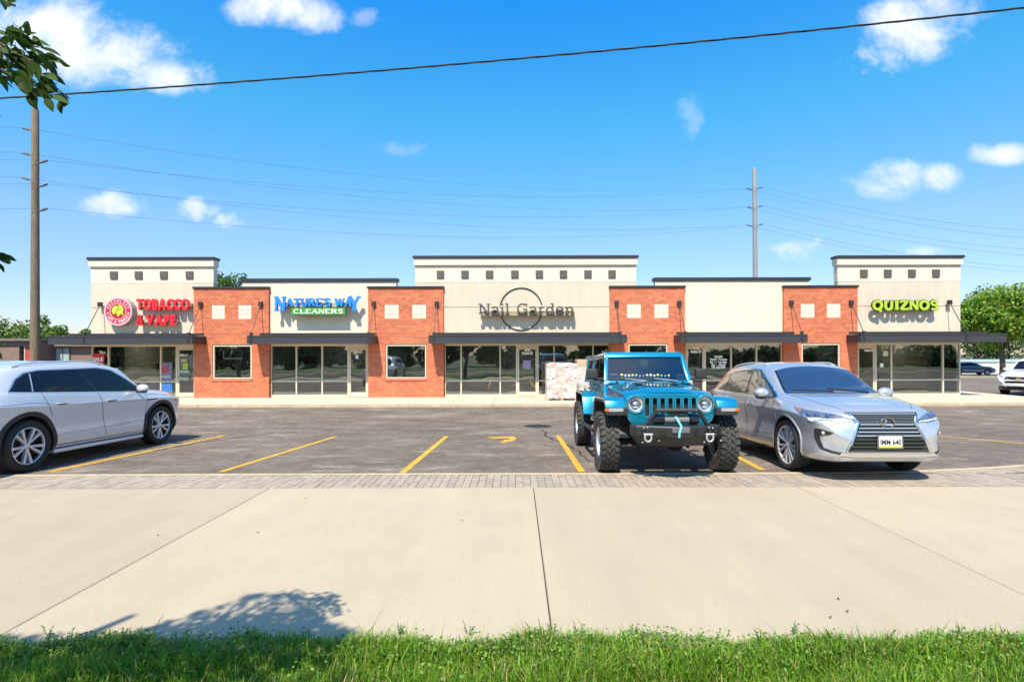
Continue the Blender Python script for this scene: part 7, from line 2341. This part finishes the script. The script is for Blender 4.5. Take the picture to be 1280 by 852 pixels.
def build_left_house():
    Y = 36.0
    bm_ = mat('brown_brick', (.20, .115, .085), .9, var=.2, vscale=5, grime=.12)
    nt = bm_.node_tree; b = nt.nodes['Principled BSDF']; src = b.inputs['Base Color'].links[0].from_socket
    br = nt.nodes.new('ShaderNodeTexBrick'); br.inputs['Scale'].default_value = 1.0
    br.inputs['Brick Width'].default_value = .22; br.inputs['Row Height'].default_value = .075; br.inputs['Mortar Size'].default_value = .008
    tc = nt.nodes.new('ShaderNodeTexCoord'); mp = nt.nodes.new('ShaderNodeMapping'); mp.inputs['Rotation'].default_value = (R(90), 0, 0)
    nt.links.new(tc.outputs['Object'], mp.inputs[0]); nt.links.new(mp.outputs[0], br.inputs['Vector'])
    br.inputs['Mortar'].default_value = (.30, .24, .20, 1); nt.links.new(src, br.inputs['Color1'])
    h = nt.nodes.new('ShaderNodeHueSaturation'); h.inputs['Value'].default_value = .7; nt.links.new(src, h.inputs['Color']); nt.links.new(h.outputs[0], br.inputs['Color2'])
    nt.links.new(br.outputs[0], b.inputs['Base Color'])
    x = lambda px, y=Y: (px - VPX) / F * y
    z = lambda py, y=Y: CAM_H - (py - HZ) / F * y
    gz = ground_z(-30, Y)
    T = thing('brick_house', (x(30), Y, gz), 'low brown brick building with flat roof at the far left', 'building')
    ox = x(30)
    zt = z(421.5) - gz
    obj('wall', MB().box(x(-120) - ox, x(24) - ox, 0, 8, -.4, zt - .15).box(x(38.5) - ox, x(48) - ox, 0, 8, -.4, zt - .15).box(x(24) - ox, x(38.5) - ox, .0, 8, z(431) - gz, zt - .15).box(x(24) - ox, x(38.5) - ox, .5, 8, -.4, z(431) - gz), bm_, T)
    obj('wall', MB().box(x(48) - ox + .003, x(130) - ox, 1.2, 8, -.4, zt - .5), bm_, T)
    r = obj('roof', MB().box(x(-120) - ox - .3, x(48) - ox + .3, -.3, 8.3, zt - .148, zt), mat('roof_grey', (.16, .14, .12), .8), T)
    obj('roof', MB().box(x(48) - ox + .32, x(130) - ox + .3, .8, 8.3, zt - .498, zt - .34), MATS['roof_grey'], T)
    rd = mat('red_door', (.42, .06, .04), .5)
    dr = obj('door', MB().box(x(30.5) - ox, x(38.3) - ox, .10, .15, 0, z(431) - gz - .003), rd, T)
    obj('door_frame', MB().box(x(29) - ox, x(30.5) - ox - .003, .06, .2, 0, z(431) - gz - .003), mat('house_trim', (.50, .40, .34), .7), dr)
    obj('door_panel', MB().box(x(32) - ox, x(37) - ox, .085, .11, .3, 1.8), rd, dr, bevel=.01, seg=1)
    wy = Y + 1.2
    xw = lambda px: (px - VPX) / F * wy - ox
    zw = lambda py: CAM_H - (py - HZ) / F * wy - gz
    w = obj('window', MB().box(xw(70), xw(88), 1.13, 1.22, zw(450), zw(449.0)).box(xw(70), xw(88), 1.13, 1.22, zw(433.5), zw(432.5)).box(xw(70), xw(71), 1.13, 1.22, zw(449), zw(433.5)).box(xw(87), xw(88), 1.13, 1.22, zw(449), zw(433.5)).box(xw(78.6), xw(79.6), 1.13, 1.22, zw(449), zw(433.5)), mat('window_dark', (.10, .09, .08), .6), T)
    obj('pane', MB().box(xw(71), xw(87), 1.16, 1.19, zw(449), zw(433.5)), mat('curtain_pale', (.32, .40, .38), .25, var=.25, vscale=2), w)

def build_right_wall():
    Y = 65.0
    gz = ground_z(50, Y)
    T = thing('pale_wall', (60, Y, gz), 'long white wall with pale teal capping far behind the right tree', 'wall')
    obj('wall_face', MB().box(-18, 50, 0, .3, -.4, CAM_H - 10.5 / F * Y - gz - .12), mat('wall_white', (.72, .73, .72), .8, var=.06), T)
    obj('wall_cap', MB().box(-18.1, 50.1, -.12, .42, CAM_H - 10.5 / F * Y - gz - .118, CAM_H - 8.3 / F * Y - gz), mat('cap_teal', (.38, .50, .52), .6), T)
    for k in range(16):
        obj('wall_post', MB().box(-16 + k * 4.2, -15.8 + k * 4.2, -.05, -.002, -.4, CAM_H - 10.5 / F * Y - gz - .13), MATS['wall_white'], T)

def build_pallets():
    card = mat('carton', (.50, .38, .27), .8, var=.12, vscale=4, obrand=.14)
    wood = mat('pallet_wood', (.50, .26, .10), .8, var=.2, vscale=6)
    m = bpy.data.materials.new('stretch_wrap'); m.use_nodes = True
    nt = m.node_tree; nt.nodes.clear()
    tr = nt.nodes.new('ShaderNodeBsdfTransparent'); tr.inputs[0].default_value = (.97, .96, .96, 1)
    pr = nt.nodes.new('ShaderNodeBsdfPrincipled'); pr.inputs['Base Color'].default_value = (.80, .78, .77, 1); pr.inputs['Roughness'].default_value = .18
    tc = nt.nodes.new('ShaderNodeTexCoord')
    mp = nt.nodes.new('ShaderNodeMapping'); mp.inputs['Scale'].default_value = (2, 2, 3.2); mp.inputs['Rotation'].default_value = (.3, .55, 0)
    nz = nt.nodes.new('ShaderNodeTexNoise'); nz.inputs['Scale'].default_value = 1.5; nz.inputs['Detail'].default_value = 7; nz.inputs['Roughness'].default_value = .65
    nt.links.new(tc.outputs['Object'], mp.inputs[0]); nt.links.new(mp.outputs[0], nz.inputs['Vector'])
    mr = nt.nodes.new('ShaderNodeMapRange'); mr.inputs[1].default_value = .40; mr.inputs[2].default_value = .66; mr.inputs[3].default_value = .12; mr.inputs[4].default_value = .80
    nt.links.new(nz.outputs[0], mr.inputs[0])
    bp = nt.nodes.new('ShaderNodeBump'); bp.inputs['Distance'].default_value = .05; nt.links.new(nz.outputs[0], bp.inputs['Height']); nt.links.new(bp.outputs[0], pr.inputs['Normal'])
    mx = nt.nodes.new('ShaderNodeMixShader'); nt.links.new(mr.outputs[0], mx.inputs[0]); nt.links.new(tr.outputs[0], mx.inputs[1]); nt.links.new(pr.outputs[0], mx.inputs[2])
    o = nt.nodes.new('ShaderNodeOutputMaterial'); nt.links.new(mx.outputs[0], o.inputs[0])
    def pallet(px, y, w, d, h, label, open_top=False):
        x = (px - VPX) / F * y
        T = thing('wrapped_pallet', (x, y, .028), label, 'pallet load', 'wrapped pallets on the shop walk')
        for i in range(5):
            obj('pallet_board', MB().box(-w / 2, w / 2, i * (d - .1) / 4, i * (d - .1) / 4 + .1, .115, .14), wood, T)
        for i in range(3):
            a = -w / 2 + i * (w - .1) / 2
            obj('pallet_runner', MB().box(a, a + .1, 0, d, .0, .113), wood, T)
        nx, nz_, ny = 3, 4, 2
        bw, bh, bd = (w - .04) / nx, (h - .16) / nz_, (d - .04) / ny
        for k in range(nz_):
            for i in range(nx):
                for j in range(ny):
                    x0 = -w / 2 + .02 + i * bw; y0 = .02 + j * bd; z0 = .142 + k * bh
                    e = random.uniform(0, .012)
                    obj('carton', MB().box(x0 + .006, x0 + bw - .006, y0 + .006 + e, y0 + bd - .006 + e, z0, z0 + bh - .006), card, T, bevel=.006, seg=1)
        # wrap: a thin creased sheet pulled round the stack
        n = 60; rows = []
        top = h * (.97 if not open_top else .80)
        for kz in range(16):
            z = .06 + (top - .06) * kz / 15
            ring = []
            for i in range(n):
                t = i / n * 4
                s = int(t) ; f = t - s
                hw, hd = w / 2 + .012, d / 2 + .012
                c = [(-hw, -hd), (hw, -hd), (hw, hd), (-hw, hd)]
                p, q = c[s], c[(s + 1) % 4]
                X, Y_ = lerp(p[0], q[0], f), lerp(p[1], q[1], f)
                k = 1 - .018 * math.sin(math.pi * f) + random.gauss(0, .003)
                ring.append((X * k, d / 2 + Y_ * k, z + random.gauss(0, .012)))
            ring.append(ring[0]); rows.append(ring)
        if not open_top:
            rows.append([(p[0] * .6, d / 2 + (p[1] - d / 2) * .6, h + .02 + random.gauss(0, .008)) for p in rows[-1]]); rows[-1][-1] = rows[-1][0]
            rows.append([(p[0] * .05, d / 2 + (p[1] - d / 2) * .05, h + .02) for p in rows[-1]])
        obj('stretch_wrap', MB().grid(np.array(rows)), m, T, smooth=50)
        if not open_top:
            for a in (-.3, .42):
                obj('label_sheet', MB().box(a * w - .06, a * w + .06, -.034, -.030, h * .62, h * .84), MATS['vinyl_white'], T)
    pallet(702.5, 21.4, 1.19, 1.0, 1.43, 'plastic wrapped stack of cartons on a wooden pallet beside the nail salon door')
    pallet(740, 22.05, 1.25, 1.0, 1.60, 'second wrapped carton stack, half hidden behind the blue off-road car', True)

def build_grass():
    rg = np.random.default_rng(31)
    soil = mat('turf_soil', (.045, .055, .02), .95, var=.3, vscale=6)
    xs = np.arange(-26, 26.1, 1.0); ys = [-4.5, -1, 1, 2.4, 2.9, 3.2, 3.45, 3.5]
    Pg = np.array([[(x, y, -.03 if y < 3.4 else -.06) for y in ys] for x in xs])
    tag(obj('turf', MB().grid(Pg), soil), kind='structure')
    def edge(x): return 3.575 + .045 * np.sin(x * 2.3) + .03 * np.sin(x * 7.1 + 1) + .02 * np.sin(x * 17)
    def patch(n, x0, x1, y0, hmean, w):
        x = rg.uniform(x0, x1, n); e = edge(x)
        y = e - (e - y0) * rg.uniform(0, 1, n) ** 1.3
        clump = .5 + .5 * np.sin(x * 3.1 + np.sin(y * 5) * 2) * np.sin(y * 6.3 + x)
        h = hmean * rg.uniform(.4, 1.3, n) * (.65 + .65 * clump)
        h *= np.clip((e - y) / .07, .45, 1)
        tall = rg.uniform(0, 1, n) < .012
        h = np.where(tall, h * 1.7, h)
        a = rg.uniform(0, 2 * np.pi, n)
        lean = rg.uniform(.15, .95, n) * h
        dx, dy = np.cos(a) * lean, np.sin(a) * lean
        px, py = -np.sin(a), np.cos(a)
        ww = w * rg.uniform(.6, 1.4, n)
        z0 = np.full(n, -.03)
        def row(t, wf):
            cx, cy, cz = x + dx * t ** 2, y + dy * t ** 2, z0 + h * (t - .18 * t ** 3 * np.clip(lean / h, 0, 1))
            return np.stack([cx - px * ww * wf, cy - py * ww * wf, cz], 1), np.stack([cx + px * ww * wf, cy + py * ww * wf, cz], 1)
        A0, B0 = row(0, 1.0); A1, B1 = row(.45, .85); A2, B2 = row(.8, .5); A3, B3 = row(1.0, .06)
        V = np.stack([A0, B0, A1, B1, A2, B2, A3, B3], 1).reshape(-1, 3)
        base = np.arange(n)[:, None] * 8
        Q = np.concatenate([base + [0, 1, 3, 2], base + [2, 3, 5, 4], base + [4, 5, 7, 6]], 0)
        return V, Q
    gm = mat('grass_blade', (.128, .24, .012), .5, island=.42, hue=.025, trans=.40, spec=.35, grime=.22, gscale=1.6)
    V1, Q1 = patch(84000, -3.9, 3.9, 2.55, .095, .0026)
    V2, Q2 = patch(15000, -12, -3.9, 1.8, .12, .006)
    V3, Q3 = patch(15000, 3.9, 12, 1.8, .12, .006)
    V4, Q4 = patch(9000, -3.9, 3.9, .6, .12, .006)
    V = np.vstack([V1, V2, V3, V4]); Q = np.vstack([Q1, Q2 + len(V1), Q3 + len(V1) + len(V2), Q4 + len(V1) + len(V2) + len(V3)])
    tag(link('grass', fast_mesh('grass', V, Q, gm)), kind='stuff')
    # straw among it
    V, Q = patch(5200, -3.9, 3.9, 2.6, .10, .003)
    tag(link('dry_grass', fast_mesh('dry_grass', V, Q, mat('straw', (.36, .27, .10), .7, island=.3, trans=.2))), kind='stuff')
    # clover and broad weeds, thickest along the edge
    n = 5200
    x = rg.uniform(-3.8, 3.8, n); e = edge(x)
    y = e - .03 - np.abs(rg.normal(0, .22, n))
    hgt = rg.uniform(.02, .085, n) * np.clip((e - y + .05) / .12, .45, 1) + .03 * (rg.uniform(0, 1, n) < .05)
    C = np.stack([x, y, hgt], 1)
    N = rg.normal(size=(n, 3)) * .55 + [0, -.35, 1.0]
    V, Q = leaf_quads(C, N, .0095, rg, .85)
    tag(link('clover', fast_mesh('clover', V, Q, mat('clover_leaf', (.12, .22, .02), .55, island=.35, hue=.02, trans=.3))), kind='stuff')
    # a few tall weeds on the edge of the slab
    wm_ = mat('weed_leaf', (.10, .18, .03), .55, obrand=.3, trans=.3)
    for px, lab in ((385, 'small leafy weed at the slab edge by the tree shadow'), (500, 'thin grass tuft at the slab edge right of the tree shadow'), (585, 'leafy weed at the slab edge left of the middle joint'),
                    (690, 'grass tuft growing at the middle joint'), (722, 'leafy weed just right of the middle joint'), (790, 'two-stemmed weed on the slab edge below the blue car'), (990, 'weed with drooping seed head below the silver car'), (1200, 'low weed clump at the right of the slab edge'), (60, 'dark weed stalk at the left end of the slab edge')):
        X = (px - VPX) / F * 3.62
        T = thing('weed', (X, 3.62, -.02), lab, 'weed', 'weeds along the slab edge')
        st = MB(); lv = MB()
        for s in range(random.randint(3, 5)):
            a = random.uniform(0, 6.28); hh = random.uniform(.05, .125)
            tip = Vector((math.cos(a) * hh * .4, math.sin(a) * hh * .25, hh))
            st.tube([(0, 0, 0), tip * .6 + Vector((0, 0, .01)), tip], [.002, .0017, .001], 4)
            for q in range(5):
                t = .35 + .13 * q
                p = tip * t
                b_ = a + random.uniform(-1.6, 1.6); l = random.uniform(.012, .026)
                d = Vector((math.cos(b_), math.sin(b_) * .6, .3)) * l; w_ = Vector((-math.sin(b_), math.cos(b_), .1)) * l * .4
                lv.add([p, p + d * .5 + w_, p + d, p + d * .5 - w_], [(0, 1, 2, 3)])
        obj('stem', st, wm_, T); obj('leaves', lv, wm_, T)
    # dry leaves and specks on the concrete
    dm = mat('dry_leaf', (.11, .07, .04), .8)
    for px, py, lab in ((385, 622, 'dark fleck on the left slab near the pavers'), (324, 663, 'dark dry leaf on the left slab'), (577, 649, 'dark dry leaf on the slab left of the middle joint'), (1046, 747, 'curled dry leaf on the right slab near the grass'), (1038, 770, 'bent straw on the right slab beside the grass'), (1057, 766, 'dry seed head on the right slab beside the grass'), (198, 668, 'tan fleck on the far left slab')):
        y = F * (CAM_H - .004) / (py - HZ); X = (px - VPX) / F * y
        a = random.uniform(0, 6)
        m = MB()
        rows = []
        for i in range(5):
            t = i / 4; w_ = .006 * math.sin(math.pi * t) + .001
            rows.append([(t * .05 * math.cos(a) - w_ * math.sin(a), t * .05 * math.sin(a) + w_ * math.cos(a), .004 + .012 * t * (1 - t) * 2), (t * .05 * math.cos(a) + w_ * math.sin(a), t * .05 * math.sin(a) - w_ * math.cos(a), .002 + .010 * t)])
        m.grid(np.array(rows))
        tag(obj('dry_leaf', m, dm, loc=(X, y, .0)), lab, 'dry leaf', 'dry leaves on the concrete')

# ------------------------------------------------------------------ build
build_setting()
build_building()
build_signs()
build_interiors()
car_mats()
build_crossover()
build_silver_suv()
build_offroad()
build_far_cars()
build_left_house()
build_right_wall()
build_pallets()
build_poles()
build_trees()
near_tree()
build_grass()
